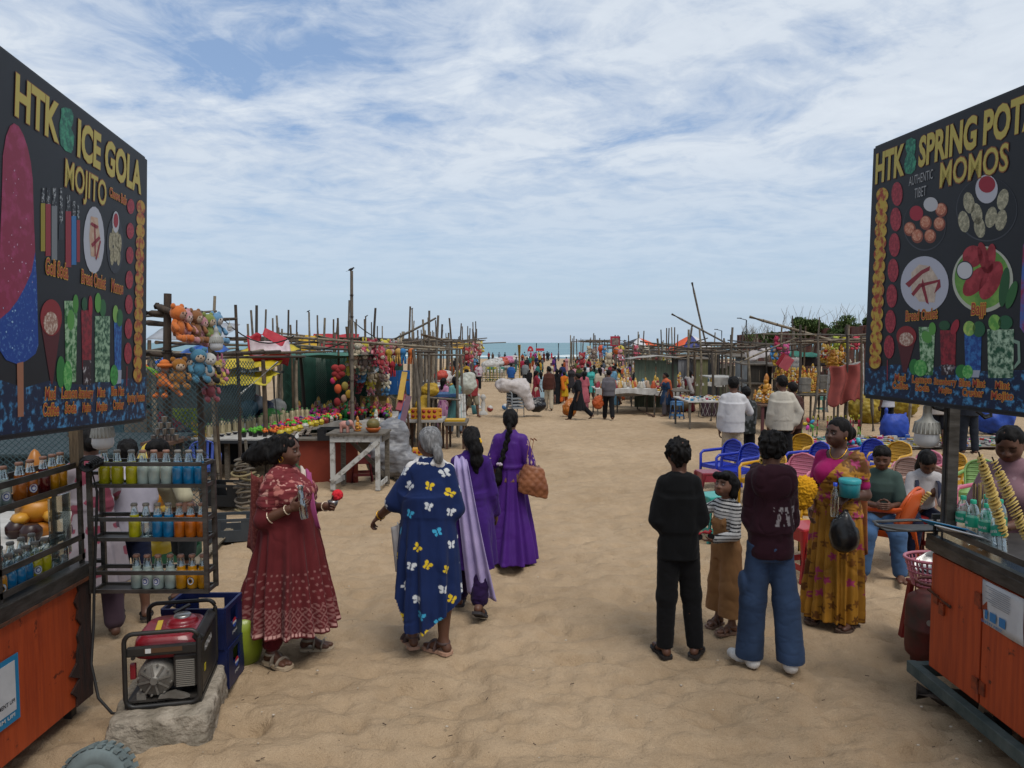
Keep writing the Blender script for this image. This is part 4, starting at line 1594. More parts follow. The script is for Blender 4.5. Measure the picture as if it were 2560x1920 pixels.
a.text('MOJITO',(160.6,397),(160.6,463.7),(263,515.5),GOLD_T,GOLD_E,edge_w=.04,bold=.01)
for st,*q in (('Cheese Balls',(272.4,467.4),(272.4,489.6),(315,513)),('Goli Soda',(112,644.6),(112,682.7),(168,697.6)),('Bread Omlet',(202,674),(202,706),(262,723)),('Momos',(277,697.6),(277,727.5),(306,736)),('Mud',(111,969.5),(111,999),(136.6,997)),('Coffee',(105.4,1009),(105.4,1039),(145,1037.5)),('Lemon',(152.5,969.5),(152.5,995),(190.7,993.7)),('Soda',(161,1006),(161,1032.5),(189,1031)),('Strawberry',(195,969.5),(195,994),(231,994)),('Mojito',(204.6,1007.7),(204.6,1029),(225.5,1028)),('Mint',(242,969.5),(242,991),(261,991)),('Mojito',(240,1006),(240,1027),(266.3,1025)),('Blue Mint',(277,967),(277,988.4),(308.4,987.8)),('Crusher',(281,1001),(281,1022.6),(307.7,1021.6)),('Spring Potato',(316.7,984),(316.7,1004),(360.5,1001.7))):
 a.text(st,*q)
for x0,x1,y0,ym,y1,c in ((101,112,470,508,628,'#857a24'),(113,126,470,510,640,'#812531'),(128,142,468,515,650,'#6b7075'),(146,158,470,560,600,'#262b33'),(163,177,488,528,668,'#812531'),(178,190,503,540,662,'#2a659a'),(191,199,512,550,655,'#812531')):
 w=(x1-x0)*.22
 a.poly([(x0+w,y0),(x0+w*.7,ym),(x1-w*.7,ym),(x1-w,y0)],'#24272d',2,'bottle_print','#8d9296',70,.5,.6)
 a.poly([(x0,ym),(x0,y1),(x1,y1),(x1,ym)],c,2,'bottle_print')
a.ell(234,600,26,84,'#a3a7b2',2,'plate_print')
a.poly([(226,540),(222,590),(226,640),(246,645),(250,600),(243,545)],'#b09c88',3,'food_print','#a88873',40)
for q in ([(224,560),(228,555),(244,565),(242,572),(230,566)],[(226,610),(246,590),(250,596),(230,618)],[(234,560),(237,560),(238,640),(235,640)],[(248,600),(251,604),(240,650),(237,646)]):
 a.poly(q[::-1],'#7e2430',4,'sauce_print')
a.ell(287,612,21,72,'#2b2f38',2,'plate_print')
for i,(x,y) in enumerate(((276,605),(283,590),(291,596),(298,608),(279,640),(287,632),(295,640))):
 a.ell(x,y,5,24,'#7d7862',3,'dumpling_print',14,col2='#a09a80',ns=60)
a.ell(288,555,8.5,27,'#a8aab2',4,'bowl_print')
a.ell(288,551,6,18,'#8a2030',5,'sauce_print')
for i in range(7):
 t=i/6
 a.ell(326-7*t,516+367*t,9-1.0*t+1.5*t,19+8*t,'#7c2230',3,'cheese_ball_print',16,col2='#9a3440',ns=70)
a.poly([(316,915),(318,915),(317,965),(315,965)],'#7c2230',2,'stick_print')
for i in range(15):
 t=i/14
 x,y=352-9*t,520+420*t
 a.ell(x,y,11.5,21,'#3a1414',2+i*.12,'potato_edge_print',18,rot=-8)
 a.ell(x-.5,y-2,10.5,18,'#a2822f',2.06+i*.12,'potato_print',18,rot=-8,col2='#8a2c22',ns=26)
a.poly([(100,800),(126,960),(131,960),(153,800)],'#4a161d',2,'cone_print')
a.ell(126.5,794,27,46,'#7b2126',3,'cone_print')
a.ell(125,808,18,29,'#8c6a5c',4,'foam_print',col2='#c0b0a4',ns=60)
a.glass(160,193,752,955,'#1d5a2a','#8fae8c')
a.ell(188,760,7,24,'#3f7d33',3,'lime_print')
a.ell(176,800,9,26,'#4e8a40',3,'lime_print')
a.ell(151,930,11,40,'#256c32',3,'lime_print')
a.ell(168,940,11,38,'#3b8a42',4,'lime_print',col2='#6aa860',ns=50)
a.glass(202,230,775,925,'#85222e','#5a1420')
a.poly([(206,900),(207,962),(226,962),(227,900)],'#2b1c22',2.5,'drink_print','#b9b9bd',40,.55,.7)
a.ell(225,765,5,26,'#8a2030',3,'berry_print')
a.ell(210,760,7,17,'#1f4a2e',3,'leaf_print')
a.glass(236,274,790,955,'#1c4a34','#8aa88c',tap=.02)
a.ell(244,757,8,25,'#4f8a3c',3,'lime_print')
a.ell(256,770,8,22,'#275c34',3,'leaf_print')
a.glass(284,304,790,930,'#173a7c','#2f6aa8')
a.poly([(287,925),(288,960),(302,958),(303,925)],'#8f98a8',2.5,'glass_print')
a.ell(288,785,7,22,'#6f9a4c',3,'lime_print')
a.ell(298,795,8,22,'#275c34',3,'leaf_print')
a.ell(284,938,10,26,'#3b8a42',4,'lime_print',col2='#256c32',ns=50)
# ---- right board
BR_=Board((2184,372),(2159,989),(2560,1036),4.7,3.48,1)
rt,L=board_base(BR_,'black menu board with HTK SPRING POTATO lettering on the right cart',0.0,3.0,0)
a=Art(BR_,rt,L)
X=lambda x:2060+.5543*x
Y=lambda y:180+.5543*y
XY=lambda *q:[(X(x),Y(y)) for x,y in q]
a.poly([(X(188),Y(1310)),(X(250),Y(1330)),(X(330),Y(1318)),(X(430),Y(1345)),(X(560),Y(1320)),(X(700),Y(1350)),(X(902),Y(1345)),(X(1100),Y(1370)),(X(1100),Y(1560)),(X(902),Y(1535)),(X(184),Y(1452))][::-1],'#0f1e3a',1,'ice_print',**ICE)
a.text('HTK',(X(237),Y(378)),(X(235),Y(500)),(X(357),Y(460)),GOLD_T,GOLD_E,edge_w=.05,bold=.035)
deity(a,XY((372,310),(395,296),(415,305),(413,350),(408,375),(418,400),(412,440),(395,460),(370,458),(362,430),(366,395),(376,370),(368,345)))
a.text('SPRING POT',(X(430),Y(302)),(X(430),Y(425)),(X(900),Y(262)),GOLD_T,GOLD_E,full='SPRING POTATO',edge_w=.05,bold=.035)
a.text('MOMOS',(X(525),Y(415)),(X(525),Y(520)),(X(830),Y(440)),GOLD_T,GOLD_E,edge_w=.045,bold=.012)
a.text('AUTHENTIC',(X(385),Y(475)),(X(385),Y(515)),(X(493),Y(480)),'#8d8f92','#3c4048',edge_w=.01,bold=.0)
a.text('TIBET',(X(410),Y(527)),(X(410),Y(570)),(X(462),Y(556)),'#8d8f92','#3c4048',edge_w=.01,bold=.0)
for st,x0,x1,y0,y1,dy in (('Bread Omlet',370,513,1080,1122,-12),('Bajji',667,730,1043,1095,-4),('Mud',322,368,1362,1391,3),('Coffee',310,380,1398,1427,3),('Lemon',400,485,1370,1400,4),('Soda',415,475,1407,1437,3),('Strawberry',498,598,1380,1408,5),('Mojito',520,578,1420,1446,4),('Blue Mint',612,728,1384,1416,6),('Crusher',626,720,1428,1460,5),('Mint',775,838,1395,1427,4),('Mojito',757,855,1440,1474,5)):
 a.text(st,(X(x0),Y(y0)),(X(x0),Y(y1)),(X(x1),Y(y1+dy)))
for cx,cy,rx_,ry_ in ((455,690,97,116),(735,620,138,145)):
 a.ell(X(cx),Y(cy),rx_*.5543,ry_*.5543,'#3a3e46',1.6,'plate_print',40)
 a.ell(X(cx),Y(cy)-1.5,rx_*.54,ry_*.54,'#15181f',1.9,'plate_print',40)
for x,y in ((388,708),(422,740),(480,740),(460,680),(522,685),(530,622)):
 a.ell(X(x),Y(y),15,18,'#7a4030',2.3,'dumpling_print',16)
 a.ell(X(x)-1,Y(y)-2,12,14,'#a8674e',2.7,'dumpling_print',14,col2='#c09078',ns=70)
a.ell(X(418),Y(637),17,19,'#8f1f32',3,'sauce_print')
a.ell(X(483),Y(597),18,18,'#a9abb0',3,'sauce_print')
for x,y in ((655,590),(632,675),(690,640),(703,700),(755,655),(800,668),(808,575)):
 a.ell(X(x),Y(y),14,27,'#7c7a66',2.4,'dumpling_print',16,rot=12 if x>720 else -8,col2='#a4a088',ns=60)
a.ell(X(735),Y(528),28,36,'#a6a8b2',3,'bowl_print')
a.ell(X(737),Y(507),21,21,'#861a2c',3.5,'sauce_print')
a.ell(X(455),Y(957),60,70,'#a2a6b4',2,'plate_print',40)
a.poly(XY((395,905),(430,868),(480,875),(515,930),(500,1040),(430,1035),(395,985)),'#a8998c',2.6,'food_print','#b9ab9c',30)
for q in (((368,955),(440,895),(480,875),(478,895),(445,912),(385,972)),((395,1000),(430,955),(525,935),(528,970),(498,1000),(515,948),(440,970),(405,1012)),((446,930),(455,960),(475,1048),(462,1040),(440,965))):
 a.poly(XY(*q)[::-1],'#7a2230',3.2,'sauce_print')
a.ell(X(717),Y(935),76,83,'#a3a89c',2,'plate_print',40)
a.ell(X(715),Y(930),69,76,'#4f7f34',2.4,'leaf_print',40,col2='#6f9a44',ns=9)
for x,y,w,h,r in ((672,832,25,28,20),(722,838,13,40,-12),(752,842,13,38,8),(685,945,22,44,38),(755,940,24,52,24)):
 a.ell(X(x),Y(y),w,h,'#7d1c26',3,'fritter_print',20,rot=r,col2='#98303a',ns=20)
a.ell(X(637),Y(895),21,24,'#1d2230',3.3,'cup_print')
a.ell(X(637),Y(895),19,21,'#b2b5ba',3.7,'cup_print')
a.ell(X(815),Y(970),12,50,'#1f4d2a',3.4,'chilli_print',rot=8)
a.ell(X(848),Y(1005),11,36,'#2a5c30',3.6,'chilli_print',rot=18)
for i in range(7):
 t=i/6
 a.ell(X(331-36*t),Y(550+690*t),14-1*t,30-1*t,'#7c2230',3,'cheese_ball_print',18,col2='#9c3642',ns=60)
a.poly(XY((285,1298),(289,1298),(288,1390),(284,1390))[::-1],'#7c2230',2,'stick_print')
for i in range(15):
 t=i/14
 x,y=X(264-32*t),Y(560+750*t)
 a.ell(x,y,16,21,'#2c1010',2+i*.12,'potato_edge_print',20,rot=8)
 a.ell(x,y-3,15,18.5,'#ab9238',2.06+i*.12,'potato_print',20,rot=8,col2='#8a3020',ns=24)
a.poly(XY((328,1195),(358,1355),(372,1355),(418,1195)),'#4a161d',2,'cone_print')
a.ell(X(373),Y(1192),25,26,'#7b2126',3,'cone_print')
a.ell(X(373),Y(1205),18,17,'#8c6a5c',4,'foam_print',col2='#c0b0a4',ns=60)
a.glass(X(428),X(503),Y(1150),Y(1368),'#1d5a2a','#9ab898',tap=.14)
a.ell(X(490),Y(1158),9,16,'#4f8a3c',3,'lime_print')
a.ell(X(465),Y(1195),12,16,'#4e8a40',3,'lime_print',rot=-30)
a.ell(X(408),Y(1330),12,20,'#256c32',3,'lime_print')
a.ell(X(437),Y(1335),16,21,'#3b8a42',4,'lime_print',col2='#6aa860',ns=50)
a.glass(X(525),X(597),Y(1165),Y(1335),'#85222e','#5a1420',tap=.06)
a.poly(XY((528,1320),(531,1368),(587,1366),(591,1320)),'#2b1c22',2.5,'drink_print','#b9b9bd',40,.5,.65)
a.ell(X(592),Y(1150),9,20,'#8a2030',3,'berry_print',rot=20)
a.ell(X(545),Y(1143),14,12,'#1f4a2e',3,'leaf_print')
a.glass(X(634),X(712),Y(1180),Y(1350),'#173a7c','#2f6aa8',tap=.06)
a.poly(XY((640,1345),(645,1376),(700,1378),(706,1345)),'#8f98a8',2.5,'glass_print')
a.ell(X(657),Y(1157),15,19,'#6f9a4c',3,'lime_print',col2='#9cb45c',ns=30)
a.ell(X(700),Y(1160),16,20,'#1f5236',3,'leaf_print')
a.ell(X(622),Y(1350),15,17,'#256c32',3,'lime_print')
a.ell(X(650),Y(1352),13,17,'#3b8a42',4,'lime_print',col2='#6aa860',ns=50)
a.glass(X(738),X(858),Y(1160),Y(1380),'#1c4a34','#9ab49c',tap=.03)
a.ell(X(772),Y(1130),16,20,'#4f8a3c',3,'lime_print',col2='#7aa850',ns=30)
a.ell(X(820),Y(1130),18,18,'#1f5236',3,'leaf_print')
a.poly(XY((855,1205),(885,1215),(888,1310),(860,1340),(860,1325),(876,1300),(874,1228),(855,1220))[::-1],'#6f8a7c',2.5,'handle_print')
a.poly(XY((940,720),(985,760),(1010,900),(1010,1130),(960,1165),(905,1180),(884,1150),(890,960),(900,780))[::-1],'#7c2448',2,'popsicle_print','#3a5a9c',12,.45,.6)
# ------------------------------------------------------------------ drink carts
STEEL=mat('dull_steel','#565350',.42,.55,col2='#3a3733',nscale=7,bump=.1,bscale=30,stretch=(1,1,4))
STEELD=mat('dark_steel','#45413d',.5,.4,col2='#2b2825',nscale=9)
WOODP=mat('post_wood','#6d5d48',.8,col2='#463a2c',nscale=9,stretch=(8,8,1),bump=.3)
def orange_mat():
 m=mat('orange_paint','#a5431d',.55,col2='#8a3418',nscale=3.2,nlo=.4,nhi=.7,stretch=(1,9,.6),bump=.12,bscale=12)
 t=m.node_tree
 b=t.nodes['Principled BSDF']
 src=b.inputs['Base Color'].links[0].from_socket
 tc=t.nodes.new('ShaderNodeTexCoord')
 n=t.nodes.new('ShaderNodeTexNoise')
 n.inputs['Scale'].default_value=6
 n.inputs['Detail'].default_value=9
 n.inputs['Roughness'].default_value=.7
 t.links.new(tc.outputs['Object'],n.inputs['Vector'])
 r=t.nodes.new('ShaderNodeValToRGB')
 r.color_ramp.elements[0].position=.61
 r.color_ramp.elements[0].color=(0,0,0,1)
 r.color_ramp.elements[1].position=.66
 r.color_ramp.elements[1].color=(1,1,1,1)
 t.links.new(n.outputs['Fac'],r.inputs[0])
 mx=t.nodes.new('ShaderNodeMix')
 mx.data_type='RGBA'
 t.links.new(r.outputs[0],mx.inputs[0])
 t.links.new(src,mx.inputs[6])
 mx.inputs[7].default_value=(*lin('#4a2015'),1)
 t.links.new(mx.outputs[2],b.inputs['Base Color'])
 return m
ORANGE=orange_mat()
CHAR=mat('charred_rust','#1c1614',.9,col2='#3a1f16',nscale=7,stretch=(1,4,.5),bump=.5)
RUST=mat('rust_edge','#3b2a20',.85,col2='#6a3a22',nscale=14,bump=.4)
# ---- left cart
CXL,CY1,CY0=-2.53,4.30,0.9
rt=thing('drink_cart','orange drink cart on the left with steel bottle rails and charred corner','cart',(-2.95,2.6,0))
L=Vector(rt.location)
W_=lambda x,y,z:Vector((x,y,z))-L
def part(name,fn,parent=None):
 mb=MB()
 fn(mb)
 return mb.build(name,parent or rt)
part('body',lambda m:m.box(W_(-2.97,2.6,.47),(.86,3.38,.74),ORANGE))
edge=[(4.304,.10)]
for i in range(15):
 edge.append((4.304-.05-.07*abs(math.sin(i*1.7+.4))-rnd.uniform(0,.12)*(1 if i<9 else .5),.10+.052*i))
edge.append((4.304,.86))
part('charred_edge',lambda m:m.prism([W_(-2.536,y,z) for y,z in edge[::-1]],(.012,0,0),CHAR))
part('end_panel',lambda m:m.box(W_(-2.97,4.303,.47),(.87,.012,.75),CHAR))
part('skirt',lambda m:(m.box(W_(-2.96,2.6,.88),(.90,3.44,.09),STEEL,ch=.006),m.box(W_(-2.515,2.6,.835),(.02,3.42,.02),RUST)))
for z,nm in ((1.085,'rail'),(.965,'rail'),(1.525,'rail'),(1.405,'rail')):
 for x in (-2.545,-2.70):
  part(nm,lambda m,x=x,z=z:m.box(W_(x,2.7 if z<1.2 else 3.0,z),(.008,3.2 if z<1.2 else 2.58,.034),STEEL))
part('shelf',lambda m:m.box(W_(-2.62,3.0,1.392),(.15,2.58,.010),STEELD))
for y in (4.28,3.58,2.3):
 part('upright',lambda m,y=y:m.box(W_(-2.552,y,1.23),(.022,.022,.62),STEEL))
 part('upright',lambda m,y=y:m.box(W_(-2.704,y,1.23),(.022,.022,.62),STEEL))
part('glass_pane',lambda m:m.box(W_(-2.60,4.16,1.18),(.006,.20,.36),GLASSD))
part('wooden_post',lambda m:m.box(W_(-2.55,4.26,1.72),(.055,.05,.40),WOODP))
part('board_bracket',lambda m:m.bar(W_(-2.55,4.26,1.9),W_(-2.21,4.15,1.95),.03,.03,FRM))
part('wheel',lambda m:m.tube([W_(-2.9,1.3,.14),W_(-2.75,1.3,.14)],.13,mat('rubber','#1c1c1c',.8),16))
part('leg',lambda m:m.box(W_(-2.62,4.22,.05),(.05,.05,.12),STEELD))
part('leg',lambda m:m.box(W_(-3.3,4.22,.05),(.05,.05,.12),STEELD))
# ---- bottles with coloured soda
CAPM=[mat('cap_grey','#6c6760',.6),mat('cap_brown','#7d5a4a',.6),mat('cap_dark','#4a4644',.6)]
LIQ={}
for nm,c in (('yellow','#a29c12'),('white','#8d9a94'),('blue','#0d6390'),('orange','#a6560f'),('amber','#a87410'),('red','#4a0f12'),('deep amber','#8a4a10'),('clear',None)):
 LIQ[nm]=mat('soda_'+nm.replace(' ','_'),c,.18,col2=tuple(.8*q for q in lin(c)),nscale=8,spec=.5,coat=.6) if c else None
_bp={}
def bottle_proto(kind):
 if kind in _bp:
  return _bp[kind]
 r=thing('soda_bottle','x','bottle',(0,0,-50))
 lq=LIQ[kind]
 mb=MB()
 if lq:
  mb.lathe([(.030,.002),(.034,.008),(.0345,.095),(.031,.110),(.024,.118),(.0265,.128),(.024,.140)],(0,0,0),lq,16)
  mb.build('soda',r)
  mb=MB()
  mb.lathe([(.0245,.140),(.0225,.150),(.0185,.172),(.0175,.182),(.0165,.192)],(0,0,0),GLASS,14)
  mb.build('neck',r)
 else:
  mb.lathe([(.031,.002),(.035,.008),(.0355,.095),(.032,.110),(.025,.118),(.0275,.128),(.0245,.142),(.0185,.172),(.0165,.192)],(0,0,0),GLASSD,14)
  mb.build('neck',r)
 mb=MB()
 mb.tube([(-.008,.0,.145),(.006,-.004,.170)],.0065,mat('marble_dark','#26302f',.2),6)
 mb.build('marble',r)
 mb=MB()
 mb.lathe([(.0165,.190),(.020,.193),(.020,.203),(.0175,.208),(0,.209)],(0,0,0),CAPM[0] if kind in ('yellow','clear','blue') else CAPM[1],12)
 mb.build('cap',r)
 _bp[kind]=r
 return r
_bn={}
LABEL_W=mat('label_white','#b6b8bc',.5)
LABEL_B=mat('label_blue','#2d3f86',.5)
LABEL_K=mat('label_black','#1c1c1e',.5)
def put_bottle(kind,loc,label,rz=0.0,tilt=0.0,badge=None,group=None):
 r0=bottle_proto(kind)
 if r0.location.z<-40:
  r=r0
  r.location=loc
  r['label']=label
  if group:
   r['group']=group
 else:
  r=dup(r0,loc,None,label,group)
  if not group and 'group' in r:
   del r['group']
  for ch in list(r.children):
   if ch.name.startswith('label'):
    bpy.data.objects.remove(ch)
 r.rotation_euler=(0,tilt,rz)
 return r
def put_badge(r,kind,ang):
 """round paper label stuck on the glass"""
 mb=MB()
 for rad,m_,off in ((.022,LABEL_B if kind=='blue' else LABEL_K,.0005),(.0195,LABEL_W,.0012),(.013 if kind=='blue' else .009,LABEL_B if kind=='blue' else LABEL_K,.0018),(.0085 if kind=='blue' else .0,LABEL_W,.0024)):
  if rad<=0:
   continue
  pts=[]
  for i in range(16):
   t=2*PI*i/16
   u,w=math.cos(t)*rad,math.sin(t)*rad*1.15
   an=ang+u/.0345
   pts.append((math.cos(an)*(.0345+off),math.sin(an)*(.0345+off),.052+w))
  mb.add(pts,[list(range(16))],m_)
 if kind=='tag':
  pass
 mb.build('label',r)
 # ---- hanging rack
RX0,RX1,RYF,RYB=-2.487,-1.796,4.27,4.40
rt=thing('bottle_rack','three tier steel wire rack of coloured soda bottles hung on the left cart','rack',(-2.14,4.33,.75))
L=Vector(rt.location)
for x in (RX0,RX1):
 for y in (RYF,RYB):
  part('upright',lambda m,x=x,y=y:m.box(W_(x,y,1.136),(.026,.022,.79),STEEL))
for z,h in ((1.526,.024),(1.395,.022),(1.192,.024),(1.070,.022),(.865,.024),(.752,.022)):
 for y in (RYF-.002,RYB+.002):
  part('rail',lambda m,y=y,z=z,h=h:m.box(W_((RX0+RX1)/2,y,z),(RX1-RX0-.026,.014,h),STEEL))
 for x in (RX0,RX1):
  part('side_rail',lambda m,x=x,z=z,h=h:m.box(W_(x,(RYF+RYB)/2,z),(.014,RYB-RYF-.022,h),STEEL))
for z in (1.39,1.065,.747):
 part('shelf',lambda m,z=z:m.box(W_((RX0+RX1)/2,(RYF+RYB)/2,z),(RX1-RX0-.03,RYB-RYF-.014,.006),STEELD))
part('hanger',lambda m:m.box(W_(RX0-.03,RYB,1.45),(.06,.03,.02),STEEL))
part('hanger',lambda m:m.box(W_(RX0-.03,RYB,.90),(.06,.03,.02),STEEL))
rows=((1.394,((155,'yellow'),(275,'yellow'),(415,'yellow'),(525,'white'),(630,'white'),(745,'white'),(855,'blue'),(960,'blue'),(1065,'blue'))),(1.069,((430,'yellow'),(540,'clear'),(650,'blue'),(755,'blue'),(860,'orange'),(965,'orange'),(1068,'orange'))),(.751,((430,'white'),(540,'white'),(645,'white'),(755,'white'),(860,'amber'),(965,'amber'),(1068,'amber'))))
ordn=('first','second','third','fourth','fifth','sixth','seventh','eighth','ninth')
for ri,(z,row) in enumerate(rows):
 tier=('top','middle','bottom')[ri]
 for ci,(cx,kd) in enumerate(row):
  x=(230+.2653*cx-1280)/FPX*4.335
  r=put_bottle(kd,(x,4.335+jit(.006),z),'%s soda bottle, %s from the left on the %s shelf of the hanging rack'%(kd,ordn[ci],tier),rnd.uniform(0,6))
  if ri==2 and ci in (1,2,5):
   put_badge(r,'blue' if ci<3 else 'eagle',-PI/2-r.rotation_euler.z)
   # ---- bottles standing in the cart's rails
low=('clear','white','amber','amber','blue','blue','blue','yellow','yellow','clear','clear')
for i,kd in enumerate(low):
 y=3.44+.077*i
 r=put_bottle(kd,(-2.622+jit(.01),y,.93),'%s soda bottle in the lower cart rail, %s from the near end'%(kd,('first second third fourth fifth sixth seventh eighth ninth tenth eleventh'.split())[i]),1.0)
 if i in (3,7):
  put_badge(r,'blue' if i==7 else 'eagle',-.6-r.rotation_euler.z)
for i in range(7):
 put_bottle('clear',(-2.715,3.55+.088*i,.93+.02),'empty clear soda bottle in the back row of the lower cart rail',rnd.uniform(0,6),group='empty bottles behind the lower cart rail')
upp=(('white',3.66),('white',3.735),('deep amber',3.86),('deep amber',3.95),('red',4.06),('amber',4.14),('amber',4.215))
for i,(kd,y) in enumerate(upp):
 r=put_bottle(kd,(-2.62,y,1.398),'%s soda bottle on the upper cart rail, %s from the near end'%(kd,ordn[i]),.4)
 if i in (1,3):
  put_badge(r,'blue',-.6-r.rotation_euler.z)
rt=thing('payment_notice','blue and white payment sheet stuck on orange side of left cart','notice',(-2.53,3.52,.47))
L=Vector(rt.location)
SBL=mat('sheet_blue','#1f6f98',.5)
SWH=mat('sheet_white','#b9babc',.5,col2='#a9aaac',nscale=5)
part('sheet',lambda m:m.box(W_(-2.5275,3.38,.47),(.004,.56,.345),SBL))
part('paper',lambda m:m.box(W_(-2.525,3.38,.485),(.004,.50,.26),SWH))
def wall_text(st,o,u,v,h,w,m_,parent,bold=.02,name='lettering'):
 V,F=text_mesh(st,bold)
 x0,x1=V[:,0].min(),V[:,0].max()
 o,u,v=Vector(o),Vector(u),Vector(v)
 mb=MB()
 mb.add([o+u*((q[0]-x0)/(x1-x0)*w)+v*(q[1]/.72*h) for q in V],F,m_)
 return mb.build(name,parent)
INKD=mat('ink_dark','#26262c',.6)
INKW=mat('ink_white','#b8b8b6',.6)
wall_text('PAYMENT UPI',W_(-2.522,3.45,.40),(0,1,0),(0,0,1),.022,.17,INKD,rt)
wall_text('BHIM UPI',W_(-2.5245,3.46,.325),(0,1,0),(0,0,1),.020,.16,INKW,rt)
# ---- right cart
CXR,RY1,RY0=2.60,4.47,0.9
rt=thing('food_cart','orange snack cart on the right with steel counter and hasp locked doors','cart',(3.0,2.7,0))
L=Vector(rt.location)
part('body',lambda m:m.box(W_(3.01,2.69,.57),(.80,3.56,.74),ORANGE))
for y0,y1 in ((3.98,4.462),(3.18,3.965),(2.2,3.16)):
 part('door',lambda m,y0=y0,y1=y1:m.box(W_(2.605,(y0+y1)/2,.57),(.02,y1-y0,.725),ORANGE,ch=.004))
HNG=mat('hinge_orange','#8a3a1e',.5,col2='#5a2415',nscale=20)
for y,z in ((3.972,.80),(3.972,.31)):
 part('hinge',lambda m,y=y,z=z:(m.box(W_(2.590,y,z),(.010,.11,.075),HNG),m.tube([W_(2.583,y,z-.045),W_(2.583,y,z+.045)],.009,HNG,8)))
part('bolt',lambda m:(m.tube([W_(2.582,4.47,.695),W_(2.582,4.24,.665)],.009,RUST,8),m.box(W_(2.59,4.40,.66),(.012,.05,.06),HNG),m.box(W_(2.585,4.33,.62),(.012,.045,.07),HNG)))
part('counter',lambda m:(m.box(W_(3.0,2.69,.985),(.86,3.62,.07),STEEL,ch=.006),m.box(W_(2.99,2.69,1.035),(.84,3.60,.03),STEELD)))
BTIM=mat('grey_blue_beam','#4d5653',.7,col2='#33403f',nscale=8,bump=.3)
part('chassis_beam',lambda m:m.box(W_(2.575,2.75,.13),(.06,3.75,.075),BTIM,ch=.006))
part('chassis_beam',lambda m:m.box(W_(3.35,2.75,.13),(.06,3.75,.075),BTIM,ch=.006))
part('crossbeam',lambda m:m.box(W_(2.96,4.58,.13),(.72,.06,.075),BTIM))
for y in (4.0,1.6):
 for x in (2.72,3.25):
  part('wheel',lambda m,x=x,y=y:m.tube([W_(x-.04,y,.06),W_(x+.04,y,.06)],.075,mat('rubber','#1c1c1c',.8),14))
part('post',lambda m:(m.box(W_(2.625,4.36,1.48),(.062,.062,.90),STEEL),m.box(W_(2.592,4.36,1.48),(.006,.02,.90),FRM)))
part('bracket',lambda m:m.bar(W_(2.625,4.36,1.91),W_(2.40,4.45,1.93),.03,.03,FRM))
part('front_rail',lambda m:m.box(W_(2.585,2.9,1.115),(.012,3.0,.035),STEEL))
part('front_glass',lambda m:m.box(W_(2.592,2.9,1.06),(.004,3.0,.10),GLASS))
part('end_rail',lambda m:m.box(W_(2.78,4.455,1.165),(.40,.012,.03),STEEL))
for x in (2.60,2.96):
 part('rail_post',lambda m,x=x:m.box(W_(x,4.455,1.11),(.014,.014,.13),STEEL))
part('tray_rail',lambda m:m.tube([W_(2.62,4.40,1.085),W_(2.36,4.44,1.085),W_(2.28,4.52,1.088),W_(2.30,4.62,1.09),W_(2.56,4.66,1.09),W_(2.75,4.64,1.09)],.015,STEEL,6,flat=.5))
part('tray_plate',lambda m:m.box(W_(2.52,4.55,1.066),(.42,.17,.006),STEELD))
rn=thing('paper_notice','white printed notice with blue drawings taped on right cart door','notice',(2.59,3.78,.75))
L=Vector(rn.location)
mb=MB()
mb.sheet(lambda u,v:W_(2.5905-.004*math.sin(u*5+v*4)-.002,3.965-.32*u-.02*v,.93-.245*v+.0*u),6,6,SWH,.001)
mb.build('paper',rn)
for i in range(9):
 part('print_line',lambda m,i=i:m.box(W_(2.5825,3.83-.01*(i%3),.905-.0115*i),(.001,.20-.03*(i%3),.003),mat('print_grey','#7a7d85',.6)),rn)
for y,w in ((3.93,.022),(3.875,.05),(3.80,.05)):
 part('print_figure',lambda m,y=y,w=w:m.box(W_(2.5823,y-.012,.745),(.001,w,.05),mat('print_blue','#2f6a9a',.6)),rn)
wall_text('SAFETY FIRST',W_(2.5815,3.955,.694),(0,-1,0),(0,0,1),.015,.17,mat('print_blue','#2f6a9a',.6),rn)
